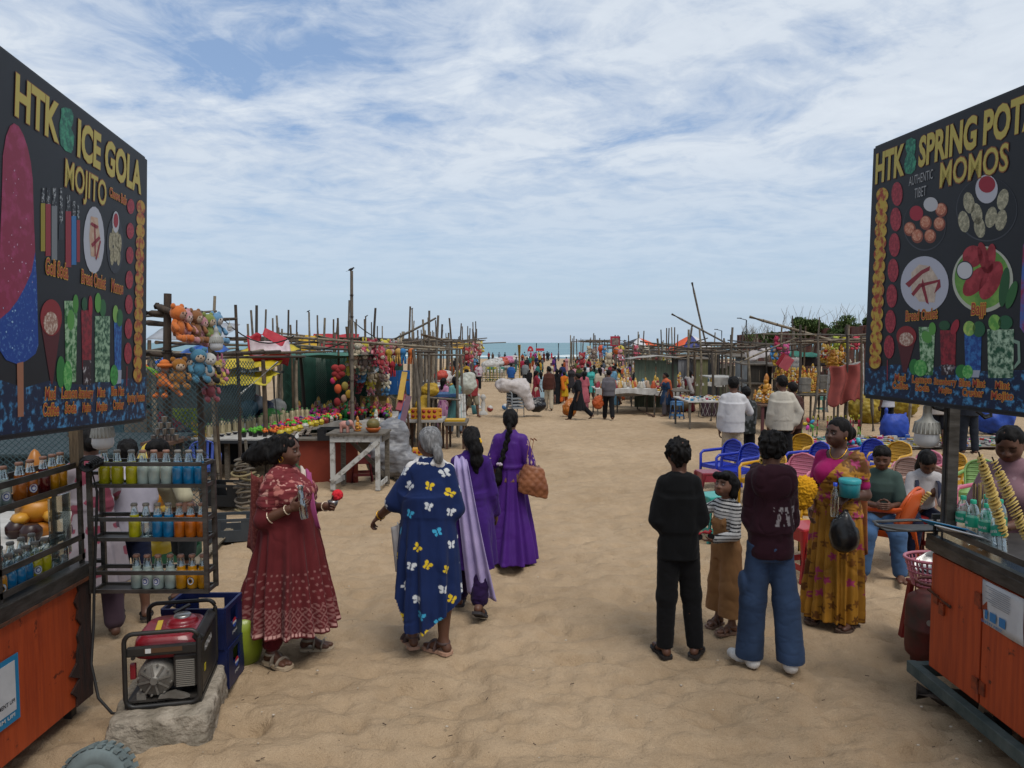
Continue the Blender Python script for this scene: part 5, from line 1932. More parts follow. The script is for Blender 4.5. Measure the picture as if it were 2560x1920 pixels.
# ---- water bottles on the right cart
PET=glass_mat('pet_plastic',(.88,.93,.95),.70,.08)
TEAL=mat('teal_label','#0e7a60',.45)
TEALC=mat('teal_cap','#1d8f72',.45)
wb=None
ribs=[]
for i in range(9):
 z=.01+.012*i
 ribs+=[(.0385,z),(.036,z+.006)]
spots_=[(2.665,4.42,0),(2.675,4.30,.5),(2.665,4.19,-.3),(2.675,4.085,.4),(2.672,3.95,.1),(2.70,3.62,-.2),(2.67,3.50,.3),(2.675,3.38,.2),(2.83,4.33,0),(2.83,4.2,.2)]
wnm='far end one|second|third|fourth|leaning one|sixth|seventh|eighth|back row first|back row second'.split('|')
for i,(x,y,a0) in enumerate(spots_):
 lab='clear water bottle with teal label on right cart, %s from the post'%wnm[i]
 if wb is None:
  r=wb=thing('water_bottle',lab,'bottle',(x,y,1.05))
  mb=MB()
  mb.lathe([(.030,0)]+ribs+[(.0375,.120),(.0375,.175),(.038,.185),(.034,.21),(.026,.235),(.015,.252),(.0145,.262)],(0,0,0),PET,16)
  mb.build('bottle_body',r)
  mb=MB()
  mb.lathe([(.0382,.120),(.0384,.121),(.0384,.176),(.0382,.177)],(0,0,0),TEAL,20)
  mb.build('label_band',r)
  V,F=text_mesh('Naturals',.01)
  x0,x1=V[:,0].min(),V[:,0].max()
  for k0 in (0,PI):
   mb=MB()
   vs=[]
   for q in V:
    an=PI-.25+k0-.62+(q[0]-x0)/(x1-x0)*1.5
    vs.append((math.cos(an)*.0391,math.sin(an)*.0391,.138+q[1]*.026))
   mb.add(vs,F,INKW)
   mb.build('lettering',r)
  mb=MB()
  mb.lathe([(.0165,.256),(.0165,.276),(.014,.279),(0,.279)],(0,0,0),TEALC,14)
  mb.build('cap',r)
 else:
  r=dup(wb,(x,y,1.05),None,lab)
 r.rotation_euler=(R(-17) if i==4 else 0,R(8) if i==4 else 0,a0)
for i,(px,py,c,nm) in enumerate(((2372,1318,SBL,'white payment card with blue border propped on counter corner'),(2412,1336,INKD,'white payment card with purple logo disc beside blue bordered card'))):
 c0=P(px,py,4.33-.16*i)
 r=thing('payment_card',nm,'card',tuple(c0))
 M=Matrix.Rotation(R(-62-6*i),3,'Z')@Matrix.Rotation(R(-24),3,'X')
 mb=MB()
 mb.box((0,0,0),(.30,.13,.006),c if i==0 else SWH,M,ch=.002)
 mb.build('board',r)
 mb=MB()
 mb.box(M@Vector((0,0,.005)),(.27,.105,.003),SWH,M)
 mb.build('paper',r)
 mb=MB()
 if i:
  mb.lathe([(.022,0),(.022,.002)],M@Vector((-.12,0,.007)),mat('logo_purple','#3a2f6a',.5),16,M)
  mb.box(M@Vector((-.04,0,.0075)),(.012,.09,.002),mat('logo_red','#a34a3a',.5),M)
 else:
  mb.box(M@Vector((-.11,0,.0075)),(.02,.08,.002),SBL,M)
 mb.build('logo',r)
POT=mat('potato_slice','#b9a25a',.55,col2='#a2884a',nscale=20)
STK=mat('bamboo_stick','#2a2018',.7)
for i,(b,t,nm) in enumerate(((P(2519,1362,3.95),P(2446,1129,4.02),'raw spiral potato on a skewer, left of the pair on the right cart'),(P(2580,1375,3.78),P(2480,1142,3.88),'raw spiral potato on a skewer, right of the pair on the right cart'))):
 r=thing('potato_skewer',nm,'potato skewer',tuple(b))
 part_=MB()
 d=t-b
 part_.tube([(0,0,0),d],.0045,STK,6)
 part_.build('stick',r)
 a_,b_,d_=frame(d)
 n=24 if i==0 else 27
 for k in range(n):
  s=.10+.88*k/n
  c=d*s
  rad=.034*math.sin(PI*min(1,.12+.9*(s-.1)))**.5
  M=Matrix((a_,b_,d_)).transposed()@Matrix.Rotation(R(24+jit(9)),3,'X')@Matrix.Rotation(R(jit(12)),3,'Y')
  mb=MB()
  mb.lathe([(.004,0),(rad*.6,.003),(rad,.001),(rad,-.003),(rad*.6,-.001),(.004,-.003)],c,POT,14,M)
  mb.build('potato_slice',r)
r=thing('stick_bundle','bundle of bamboo skewers in plastic sleeve beside right cart post','skewers',(2.72,4.22,1.05))
for k in range(14):
 mb=MB()
 x,y=jit(.022),jit(.022)
 mb.tube([(x,y,0),(x*1.2,y*1.2,.36+jit(.02))],.0028,mat('skewer','#a08a5c',.7),5)
 mb.build('skewer',r)
 # ---- small lamps hung below the boards
BULB_W=mat('bulb_white','#a9abae',.35,spec=.5)
BULB_G=mat('bulb_grey','#8b8b86',.5)
def lamp(p,s,label,grey):
 r=thing('hanging_bulb',label,'bulb',tuple(p))
 mb=MB()
 mb.lathe([(.02,.10),(.022,.085),(.03,.07),(.05,.055),(.058,.03),(.060,.0),(.055,-.004)],(0,0,0),BULB_G,20)
 for k in range(20):
  t=2*PI*k/20
  mb.bar((math.cos(t)*.052,math.sin(t)*.052,.055),(math.cos(t)*.062,math.sin(t)*.062,.0),.004,.006,BULB_G)
 mb.build('heat_sink',r)
 mb=MB()
 mb.lathe([(.055,-.002),(.058,-.035),(.050,-.058),(.028,-.072),(0,-.076)],(0,0,0),BULB_W,20)
 mb.build('diffuser',r)
 mb=MB()
 mb.lathe([(.018,.095),(.020,.10),(.020,.13),(.012,.14),(.004,.16),(.004,.22)],(0,0,0),INKD if not grey else BULB_G,12)
 mb.build('socket',r)
 r.scale=(s,s,s)
 return r
lamp(P(257,1092,4.05),1.0,'white led bulb hanging below left menu board',True)
lamp(P(2317,1082,4.45),1.25,'white led bulb with dark fins hanging below right menu board',True)
WIRE=mat('black_wire','#151515',.6)
mb=MB()
mb.tube([P(225,1160,4.24),P(243,1230,4.24),P(240,1330,4.25),P(236,1450,4.25),P(234,1560,4.2),P(228,1660,4.12),P(246,1745,4.05),P(280,1783,4.02),P(320,1786,4.0)],.008,WIRE,6)
for k in range(5):
 c=P(222,1163,4.23)
 mb.tube([c+Vector((math.cos(q)*(.045+.006*k),.012*k-.02,math.sin(q)*.035+.004*k)) for q in np.linspace(0,6.28,15)],.006,WIRE,5)
solo(mb,'power_cable','black cable looped on the cart rail running down to the generator','cable')
for pts,nm in (([(2322,990),(2335,1015),(2362,1022),(2382,1010)],'black cable loop under right board left of the post'),([(2440,1022),(2462,1040),(2478,1035),(2474,1015)],'black cable loop under right board right of the post')):
 mb=MB()
 for k in range(3):
  mb.tube([P(x,y+3*k,4.45-.02*k) for x,y in pts],.008,WIRE,6)
 solo(mb,'cable_loop',nm,'cable')
 # ---- generator on a concrete block
BLKP=mat('generator_black','#17181a',.45,col2='#2a2723',nscale=5)
REDP=mat('generator_red','#7a1520',.35,coat=.3,col2='#5f1019',nscale=3)
ALU=mat('cast_alloy','#77736d',.5,.3,col2='#5c5852',nscale=6,bump=.2)
GZ=.175
rt=thing('generator','portable petrol generator with red tank in black tube frame on concrete block','generator',(-2.045,4.24,GZ),R(12))
g=lambda n_,fn:part(n_,fn,rt)
def loop(m,y,ext=0):
 r_=.05
 xs,zs=.197,.42
 pts=[]
 for cx,cz,a0 in ((xs-r_,zs-r_,0),(-xs+r_,zs-r_,90),(-xs+r_,r_-.005,180),(xs-r_,r_-.005,270)):
  for k in range(5):
   t=R(a0+90*k/4)
   pts.append((cx+math.cos(t)*r_,y,cz+math.sin(t)*r_+.012))
 pts.append(pts[0])
 m.tube(pts,.0135,BLKP,8,cap=False)
for y in (-.235,.255):
 g('frame_loop',lambda m,y=y:loop(m,y))
for x in (-.19,.19):
 g('base_rail',lambda m,x=x:m.box((x,.01,.012),(.03,.48,.022),BLKP))
g('base_plate',lambda m:m.box((0,.01,.03),(.36,.46,.012),STEELD))
V,F=sdf_mesh([LF([(.255,0,.02,.185,.205),(.30,0,.02,.19,.215),(.345,0,.02,.18,.20),(.375,0,.02,.155,.175)],.03,e=4.0),EL((0.05,.05,.39),(.085,.085,.03),.02)],.008)
mesh_np('fuel_tank',V,F,REDP,rt)
g('fuel_cap',lambda m:m.lathe([(.048,.395),(.050,.402),(.050,.422),(.044,.428),(0,.43)],(.05,.05,0),mat('cap_chrome','#8d8d8b',.3,.8),20))
g('warning_sticker',lambda m:m.box((-.075,.02,.377),(.03,.16,.004),mat('sticker_yellow','#b59a2a',.5),(0,0,R(8))))
g('tank_sticker',lambda m:m.box((.03,-.10,.3755),(.035,.03,.004),INKW))
g('control_panel',lambda m:m.box((0,-.225,.325),(.37,.03,.055),BLKP,ch=.008))
g('panel_sticker',lambda m:(m.box((.01,-.2415,.33),(.20,.003,.026),mat('sticker_brown','#4a3322',.5)),m.box((-.07,-.243,.33),(.03,.003,.026),INKW)))
for k in range(4):
 g('socket',lambda m,k=k:m.tube([(-.15+.0*k,-.235,.295),(-.15,-.245,.295)],.012,BLKP,8)) if k==0 else None
ZR=Matrix.Rotation(PI/2,3,'X')
g('alternator',lambda m:(m.lathe([(.001,.235),(.022,.235),(.024,.225),(.085,.220),(.098,.205),(.104,.18),(.104,.06)],(-.045,0,.15),ALU,28,ZR)))
for k in range(8):
 t=2*PI*k/8+.2
 g('rib',lambda m,t=t:m.bar((-.045+math.cos(t)*.025,-.228,.15+math.sin(t)*.025),(-.045+math.cos(t)*.088,-.222,.15+math.sin(t)*.088),.008,.010,ALU))
 g('screw',lambda m,t=t:m.tube([(-.045+math.cos(t+.39)*.088,-.215,.15+math.sin(t+.39)*.088),(-.045+math.cos(t+.39)*.088,-.232,.15+math.sin(t+.39)*.088)],.006,ALU,6))
g('hub',lambda m:m.tube([(-.045,-.22,.15),(-.045,-.245,.15)],.02,ALU,14))
g('muffler_box',lambda m:m.box((.115,-.10,.185),(.125,.22,.19),STEELD,ch=.01))
for k in range(14):
 g('grille_slat',lambda m,k=k:m.box((.118,-.216,.10+.0115*k),(.10,.008,.0065),mat('grille_grey','#6f6b64',.6)))
g('bracket',lambda m:m.prism([(-.02,-.20,.06),(.06,-.20,.075),(.12,-.20,.05),(.14,-.20,.035),(.10,-.20,.028),(.03,-.20,.04),(-.03,-.20,.04)][::-1],(0,-.03,0),ALU))
g('foot_mount',lambda m:m.box((-.12,-.19,.05),(.05,.05,.05),ALU))
g('side_cover',lambda m:m.box((.198,.02,.185),(.014,.42,.30),BLKP,ch=.006))
g('side_cover_edge',lambda m:m.box((.206,.02,.06),(.004,.36,.004),STEELD))
g('side_top',lambda m:m.box((.175,.04,.352),(.06,.38,.05),BLKP,(0,R(35),0),ch=.01))
g('fuel_tap',lambda m:m.box((-.165,-.19,.20),(.03,.03,.09),REDP,ch=.006))
g('pull_cord',lambda m:m.bar((-.02,.15,.40),(.06,.20,.43),.03,.012,BLKP))
wall_text('HONDA',(.2065,-.12,.255),(0,1,0),(0,0,1),.042,.20,INKW,rt,.03)
g('warning_label',lambda m:m.box((.2058,-.12,.16),(.003,.035,.04),mat('sticker_yellow2','#a89a20',.5)))
CONC=mat('rough_concrete','#9a9082',.95,col2='#6c6457',nscale=8,bump=.9,bscale=26,bdist=.03)
V,F=sdf_mesh([LF([(-.06,0,0,.285,.36),(.03,0,0,.28,.36),(.12,.01,.01,.272,.35),(.172,.01,.02,.262,.345)],.015,rz_(14),(0,0,0),e=12.0)],.014)
Vn=vnormals(V,F)
V=V+Vn*(np.minimum(.005,fbm(V*14,4,4)*.011-.02*np.maximum(0,vnoise(V*6,8)-.35)))[:,None]
V[:,2]=np.minimum(V[:,2],.174)
ob=mesh_np('concrete_block',V,F,CONC)
ob.location=(-2.05,4.20,0)
tag(ob,'rough broken concrete block under the generator','block')
# ---- blue crates
CRB=mat('crate_blue','#131f4d',.45,col2='#0f1738',nscale=4)
crate_parts=None
def crate(p,rz,label,m_=CRB,size=(.40,.30,.27),logo=True,group=None,name='bottle_crate'):
 r=thing(name,label,'crate',p,rz,group)
 sx,sy,sz=size
 for (cx,cy,wx,wy) in ((0,-sy/2,sx,.014),(0,sy/2,sx,.014),(-sx/2,0,.014,sy-.014),(sx/2,0,.014,sy-.014)):
  mb=MB()
  mb.box((cx,cy,sz*.25),(wx,wy,sz*.5),m_)
  mb.box((cx,cy,sz*.94),(wx*1.0+.004,wy+.004,sz*.12),m_)
  for q in (-1,1):
   ox=q*wx*.36 if wx>wy else 0
   oy=q*wy*.36 if wy>wx else 0
   mb.box((cx+ox,cy+oy,sz*.69),(wx*.28 if wx>wy else wx,wy*.28 if wy>wx else wy,sz*.38),m_)
  mb.build('side',r)
 mb=MB()
 mb.box((0,0,.008),(sx-.02,sy-.02,.012),m_)
 mb.build('base',r)
 if logo:
  rd,bl,wh=mat('logo_cr_red','#a32030',.5),mat('logo_cr_blue','#2a4a9a',.5),INKW
  mb=MB()
  for k,(m2,z0,z1) in enumerate(((rd,.2,1),(wh,-.25,.2),(bl,-1,-.25))):
   pts=[]
   for t in np.linspace(math.asin(z0),math.asin(z1),8):
    pts.append((math.cos(t),math.sin(t)))
   pts+=[(-x,z) for x,z in pts[::-1]]
   mb.add([(sx/2+.0085,x*.032,.125+z*.032) for x,z in pts],[list(range(len(pts)))],m2)
  mb.build('emblem',r)
  wall_text('pepsi',(sx/2+.0088,-.04,.062),(0,1,0),(0,0,1),.022,.08,INKW,r,.01)
 return r
crate((-2.05,4.70,.0),R(2),'dark blue plastic bottle crate, lower one beside the generator')
crate((-2.055,4.69,.272),R(1),'dark blue plastic bottle crate, upper one beside the generator')
LIME=mat('lime_plastic','#7c8a22',.4,col2='#6c7a1c',nscale=3,coat=.2)
r=thing('water_pot','lime green plastic water pot behind the blue crates','pot',(-1.90,4.98,0))
mb=MB()
mb.lathe([(.08,0),(.11,.01),(.145,.12),(.165,.26),(.16,.31),(.13,.345),(.085,.365),(.072,.385),(.075,.41),(.095,.43),(.10,.44),(.092,.442),(.07,.41),(.066,.385),(.0,.37)],(0,0,0),LIME,28)
mb.build('pot_body',r)
mb=MB()
mb.lathe([(.102,.436),(.104,.442),(.098,.448),(.090,.442)],(0,0,0),LIME,28)
mb.build('rim',r)
# ---- tyre
TYR=mat('tyre_grey','#6c7879',.85,col2='#515b5c',nscale=6)
r=thing('cart_tyre','grey knobbly small tyre lying in the sand by left cart','tyre',(-2.14,3.60,-.10))
MT=Matrix.Rotation(R(10),3,'X')
mb=MB()
prof=[(.10+.06*(1+math.cos(t))*.5*1.0+.02,.055*math.sin(t)) for t in np.linspace(-PI/2-1.2,PI/2+1.2,13)]
mb.lathe([(.10,-.05),(.13,-.062),(.165,-.055),(.18,-.03),(.182,0),(.18,.03),(.165,.055),(.13,.062),(.10,.05)],(0,0,.08),TYR,32,Matrix.Rotation(R(74),3,'X')@Matrix.Identity(3))
mb.build('carcass',r)
for k in range(26):
 t=2*PI*k/26
 for q in (-1,1):
  mb=MB()
  M=Matrix.Rotation(R(74),3,'X')@Matrix.Rotation(t+q*.06,3,'Z')
  mb.box(Vector((0,0,.08))+M@Vector((.184,0,q*.03)),(.014,.026,.038),TYR,M)
  mb.build('tread_block',r)
  # ---- gas cylinder, stool and basket by the right cart
GAS=mat('cylinder_red','#5a1f1a',.6,.1,col2='#3a2a24',nscale=5,bump=.2)
c=G(2300,1690)
r=thing('gas_cylinder','rusty red gas cylinder standing beside right cart','gas cylinder',(2.94,4.95,0))
mb=MB()
mb.lathe([(.12,0),(.125,.04),(.155,.07),(.162,.12),(.162,.25),(.165,.255),(.165,.27),(.162,.275),(.162,.40),(.15,.46),(.10,.50),(.03,.515),(0,.516)],(0,0,0),GAS,28)
mb.build('cylinder_body',r)
mb=MB()
mb.tube([(math.cos(t)*.10,math.sin(t)*.10,.58) for t in np.linspace(0,6.283,21)],.011,GAS,8,cap=False)
for k in range(3):
 t=k*2.1+.5
 mb.bar((math.cos(t)*.10,math.sin(t)*.10,.48),(math.cos(t)*.10,math.sin(t)*.10,.58),.03,.008,GAS,up=(math.cos(t),math.sin(t),0))
mb.build('collar',r)
mb=MB()
mb.tube([(0,0,.50),(0,0,.56)],.02,mat('brass','#7a6a3a',.4,.7),10)
mb.build('valve',r)
mb=MB()
mb.tube([(-.09,-.14,.34),(-.095,-.148,.34)],.02,mat('seal_grey','#7c7770',.5),12)
mb.build('seal',r)
RST=mat('stool_red','#7a1a1c',.5)
PNK=mat('basket_pink','#b06a78',.45)
r=thing('stool','red plastic stool under the pink basket','stool',(3.14,5.26,0))
for q,w in ((-1,-1),(1,-1),(-1,1),(1,1)):
 mb=MB()
 mb.bar((q*.15,w*.15,0),(q*.11,w*.11,.44),.045,.03,RST)
 mb.build('leg',r)
mb=MB()
mb.box((0,0,.45),(.28,.28,.03),RST,ch=.012)
mb.build('seat',r)
r=thing('plastic_basket','pink perforated plastic basket on red stool by right cart','basket',(3.12,5.24,.468))
NB=34
levels=[(.13,0.0),(.145,.05),(.158,.10),(.170,.15),(.178,.185)]
mb=MB()
rim_pts=lambda rr,z:[(math.cos(t)*rr*1.12,math.sin(t)*rr*.85,z) for t in np.linspace(0,6.283,NB+1)]
mb.tube(rim_pts(.182,.195),.012,PNK,8,cap=False)
mb.build('rim',r)
for rr,z in levels[:-1]:
 mb=MB()
 mb.tube(rim_pts(rr,z),.007,PNK,6,cap=False)
 mb.build('hoop',r)
for k in range(NB):
 t=2*PI*k/NB
 mb=MB()
 mb.bar((math.cos(t)*.13*1.12,math.sin(t)*.13*.85,0),(math.cos(t)*.18*1.12,math.sin(t)*.18*.85,.19),.014,.005,PNK,up=(math.cos(t),math.sin(t),0))
 mb.build('slat',r)
mb=MB()
mb.lathe([(.13,0),(.13,.006)],(0,0,0),PNK,24,sx=1.12,sy=.85)
mb.build('base',r)
r=thing('steel_plate','stack of steel plates tilted inside the pink basket','plates',(3.08,5.22,.60))
for k in range(3):
 mb=MB()
 mb.lathe([(.0,0),(.08,.003),(.10,.016),(.102,.016),(.082,0),(0,-.003)],(.02*k,.0,.012*k),mat('steel','#9a9a98',.3,.9),20,Matrix.Rotation(R(38),3,'X')@Matrix.Rotation(R(-20),3,'Y'))
 mb.build('plate',r)
mb=MB()
LOGM=mat('log_wood','#4a4038',.9,col2='#2c2520',nscale=9,bump=.6)
mb.tube([(2.50,4.42,.06),(2.62,4.36,.055),(2.80,4.30,.06)],[.052,.055,.05],LOGM,10)
solo(mb,'wood_chock','weathered log chock under the right cart beam','log')
for o in list(COL.objects):
 if o.parent is None:
  n_=o.name.split('.')[0]
  if n_ in ('drink_cart','bottle_rack','soda_bottle','payment_notice'):
   o.location.x-=.045
  elif n_ in ('food_cart','paper_notice','water_bottle','stick_bundle','wood_chock'):
   o.location.x+=.05
   # ------------------------------------------------------------------ kit of market things
BAM=[mat('bamboo_grey','#6a6258',.85,col2='#4a433b',nscale=6,stretch=(3,3,1)),mat('bamboo_brown','#5f4f3e',.85,col2='#40352a',nscale=6),mat('bamboo_pale','#857a68',.8,col2='#5d5346',nscale=6),mat('pole_dark','#423b35',.9)]
WHT=mat('white_cloth','#b0aeaa',.8,col2='#989590',nscale=4,bump=.15,bscale=20)
WPAINT=mat('worn_white_paint','#a9a8a4',.7,col2='#7c7872',nscale=11,nlo=.5,nhi=.62,stretch=(1,1,1),bump=.2)
GREYW=mat('grey_wood','#665f55',.85,col2='#474139',nscale=8,stretch=(2,8,8),bump=.2)
BROWNW=mat('brown_wood','#5b4030',.75,col2='#3d2b20',nscale=8,stretch=(2,8,8),bump=.2)
DARKC=mat('dark_cloth','#25272b',.9)
NETG=mat('green_net','#1f4a3e',.85,col2='#18382f',nscale=5)
NETD=mat('teal_net','#2b4046',.85)
def col_mat(c,rough=.55,**k):
 return mat('paint_%s_%s'%(c,rough),c,rough,col2=tuple(.82*q for q in lin(c)),nscale=9,**k)
def bamboo(mb,a,b,r,m_=None,bend=.03,n=5,nodes=True):
 a,b=Vector(a),Vector(b)
 off=Vector((jit(bend),jit(bend),0))*(b-a).length
 pts=[a+(b-a)*(i/n)+off*math.sin(PI*i/n) for i in range(n+1)]
 mb.tube(pts,[r*(1.05-.3*i/n) for i in range(n+1)],m_ or rnd.choice(BAM),6)
 if nodes:
  L=(b-a).length
  for k in range(1,int(L/.45)):
   t=k*.45/L
   c=a+(b-a)*t+off*math.sin(PI*t)
   d=(b-a).normalized()
   mb.tube([c-d*.012,c+d*.012],r*1.18,BAM[3],6)
def pole_part(root,a,b,r,m_=None,name='post',**k):
 mb=MB()
 L=Vector(root.location)
 bamboo(mb,Vector(a)-L,Vector(b)-L,r,m_,**k)
 return mb.build(name,root)
def table(label,x0,x1,y0,y1,zt,top=WHT,leg=GREYW,name='display_table',rot=0.0,skirt=None,thick=.035,drop=0.0,legw=.05,group=None):
 """a table whose top lies at absolute height zt"""
 cx,cy=(x0+x1)/2,(y0+y1)/2
 g0=ground(cy)
 r=thing(name,label,'table',(cx,cy,g0),R(rot),group)
 r['top']=zt-g0
 hx,hy,h=(x1-x0)/2,(y1-y0)/2,zt-g0
 mb=MB()
 mb.box((0,0,h-thick/2),(2*hx,2*hy,thick),top)
 mb.build('table_top',r)
 for a in (-1,1):
  for b in (-1,1):
   mb=MB()
   mb.box((a*(hx-.07),b*(hy-.07),(h-thick)/2-.05),(legw,legw,h-thick+.1),leg)
   mb.build('leg',r)
 if drop:
  n=max(4,int(2*hx/.12))
  mb=MB()
  mb.sheet(lambda u,v:(-hx-.01+u*(2*hx+.02),-hy-.015+.02*math.sin(u*n*3)*v,h-.004-v*(drop+.03*math.sin(u*9))),n*2,3,top)
  mb.build('cloth_drop',r)
 if skirt:
  mb=MB()
  mb.box((0,hy-.1,h*.45),(2*hx-.2,.02,h*.85),skirt)
  mb.build('back_board',r)
 return r
 # ---- small goods (one mesh each, copied)
PROTO={}
def proto(key,fn):
 if key not in PROTO:
  mb=MB()
  fn(mb)
  me=mb.build('p')
  PROTO[key]=me.data
  bpy.data.objects.remove(me)
 return PROTO[key]
def goods(key,fn,name,p,label,cat,group=None,s=1.0,rz=None):
 o=bpy.data.objects.new(name,proto(key,fn))
 COL.objects.link(o)
 o.location=p
 o.rotation_euler=(0,0,rnd.uniform(0,6.28) if rz is None else rz)
 o.scale=(s,s,s)
 return tag(o,label,cat,group)
def f_flowerpot(c,pot='#17161a'):
 def fn(m):
  m.lathe([(.035,0),(.05,.08),(.052,.085),(.045,.085),(0,.08)],(0,0,0),col_mat(pot,.4),8)
  rr=random.Random(hash(c)%99)
  for i in range(9):
   a=rr.uniform(0,6.28)
   q=rr.uniform(0,.05)
   m.ell((math.cos(a)*q,math.sin(a)*q,.115+rr.uniform(-.02,.045)),rr.uniform(.022,.034),col_mat(c if i<7 else '#3c7a2a',.6),6,4)
 return fn
def f_idol(c,c2,crown='#b08a30'):
 def fn(m):
  a,b,k=col_mat(c,.4),col_mat(c2,.4),col_mat(crown,.35)
  m.lathe([(.075,0),(.08,.02),(.07,.045),(0,.045)],(0,0,0),k,10)
  m.ell((0,0,.09),(.075,.055,.05),a,8,5)
  m.ell((0,.0,.15),(.05,.042,.062),b,8,5)
  m.ell((0,-.01,.225),(.034,.034,.038),a,8,5)
  m.lathe([(.034,.245),(.03,.28),(.012,.32),(0,.33)],(0,0,0),k,8)
  for q in (-1,1):
   m.tube([(q*.05,0,.18),(q*.08,-.03,.14),(q*.05,-.06,.13)],.017,a,5)
   m.ell((q*.05,-.035,.07),(.035,.045,.025),b,6,4)
 return fn
def f_cream(m):
 a,g=col_mat('#b3a684',.5),col_mat('#55784a',.6)
 m.box((0,0,.012),(.08,.06,.024),a)
 m.lathe([(.025,.02),(.03,.06),(.02,.12),(.026,.16),(.014,.20),(0,.21)],(0,0,0),a,7)
 m.bar((-.03,0,.02),(-.03,0,.19),.012,.012,a)
 m.bar((.03,0,.02),(.03,0,.19),.012,.012,a)
 m.ell((0,0,.21),(.022,.022,.02),g if rnd.random()<2 else a,6,4)
def f_bowl(m):
 m.lathe([(.02,0),(.042,.02),(.048,.045),(.042,.045),(0,.03)],(0,0,0),col_mat('#171a2c',.25),9)
 m.lathe([(.049,.042),(.049,.048)],(0,0,0),col_mat('#a9a59c',.4),9)
def f_cup(m):
 m.lathe([(.018,0),(.03,.03),(.034,.05),(.028,.05),(0,.02)],(0,0,0),col_mat('#35251e',.4),8)
 m.lathe([(.0345,.04),(.0345,.052)],(0,0,0),col_mat('#94877a',.5),8)
def f_pot(c,lid='#3a2a22'):
 def fn(m):
  m.lathe([(.05,0),(.08,.04),(.08,.09),(.055,.12),(.05,.13),(0,.125)],(0,0,0),col_mat(c,.35),10)
  m.lathe([(.081,.06),(.081,.072)],(0,0,0),col_mat(lid,.4),10)
 return fn
def f_parrot(m):
 a,b=col_mat('#1d6a34',.45),col_mat('#8a2a22',.4)
 m.lathe([(.10,0),(.10,.03),(.07,.05),(0,.05)],(0,0,0),a,8)
 m.ell((0,0,.17),(.075,.085,.13),a,8,6)
 m.ell((0,-.03,.33),(.055,.06,.06),a,8,5)
 m.tube([(0,-.08,.34),(0,-.11,.32),(0,-.105,.29)],[.02,.014,.004],b,5)
 m.tube([(0,.05,.12),(0,.12,.04)],[.04,.02],a,5)
 for q in (-1,1):
  m.tube([(q*.05,-.02,.22),(q*.10,-.06,.17),(q*.06,-.09,.14)],.02,a,5)
  m.ell((q*.03,-.02,.40),(.018,.018,.03),a,5,4)
def f_gold(m):
 f_idol('#a8701c','#b5822a','#9a5f18')(m)
def f_box(c,s=(.12,.08,.06)):
 def fn(m):
  m.box((0,0,s[2]/2),s,col_mat(c,.6))
  m.box((0,0,s[2]+.002),(s[0]*.6,s[1]*.6,.004),col_mat('#b5b0a6',.6))
 return fn
 # ---- plush toys
def plush(p,c,label,s=1.0,rz=0.0,face='#b09a88',ears='round',group='plush toys hung on the bamboo frames',belly=None,pose=0,dark=None):
 r=thing('plush_toy',label,'plush toy',tuple(p),rz,group)
 m_=mat('plush_'+c,c,.95,col2=tuple(.8*q for q in lin(c)),nscale=30,bump=.5,bscale=90,bdist=.004,sheen=.15)
 f_=mat('plush_'+face,face,.95,bump=.4,bscale=90,bdist=.004)
 d_=m_ if dark is None else mat('plush_'+dark,dark,.95)
 mb=MB();mb.ell((0,0,-.02),(.095,.085,.12),m_,12,8);mb.build('body',r)
 mb=MB();mb.ell((0,-.01,.17),(.115,.10,.105),m_,14,9);mb.build('head',r)
 mb=MB();mb.ell((0,-.055,.155),(.082,.06,.075),f_,12,8)
 k_=mat('plush_eye','#141210',.3)
 for q in (-1,1):
  mb.ell((q*.036,-.108,.17),(.011,.008,.014),k_,6,4)
 mb.ell((0,-.116,.145),(.012,.008,.009),k_,6,4)
 mb.build('face',r)
 for q in (-1,1):
  mb=MB()
  if ears=='round':
   mb.ell((q*.085,0,.26),(.042,.025,.042),d_,8,6)
  else:
   mb.ell((q*.045,0,.31),(.026,.02,.075),d_,8,6)
  mb.build('ear',r)
  mb=MB()
  mb.tube([(q*.07,-.01,.06),(q*.13,-.04,.02),(q*.13,-.08,-.03)],[.038,.036,.034],d_,8)
  mb.ell((q*.13,-.085,-.04),.038,d_,8,6)
  mb.build('arm',r)
  mb=MB()
  mb.tube([(q*.05,-.01,-.10),(q*.075,-.07,-.15),(q*.08,-.13,-.17)],[.05,.046,.042],d_,8)
  mb.ell((q*.08,-.145,-.165),(.046,.035,.05),d_,8,6)
  mb.build('leg',r)
 if belly:
  mb=MB();mb.ell((0,-.035,-.02),(.065,.06,.085),mat('plush_'+belly,belly,.95),10,7);mb.build('belly',r)
 r.scale=(s,s,s)
 return r
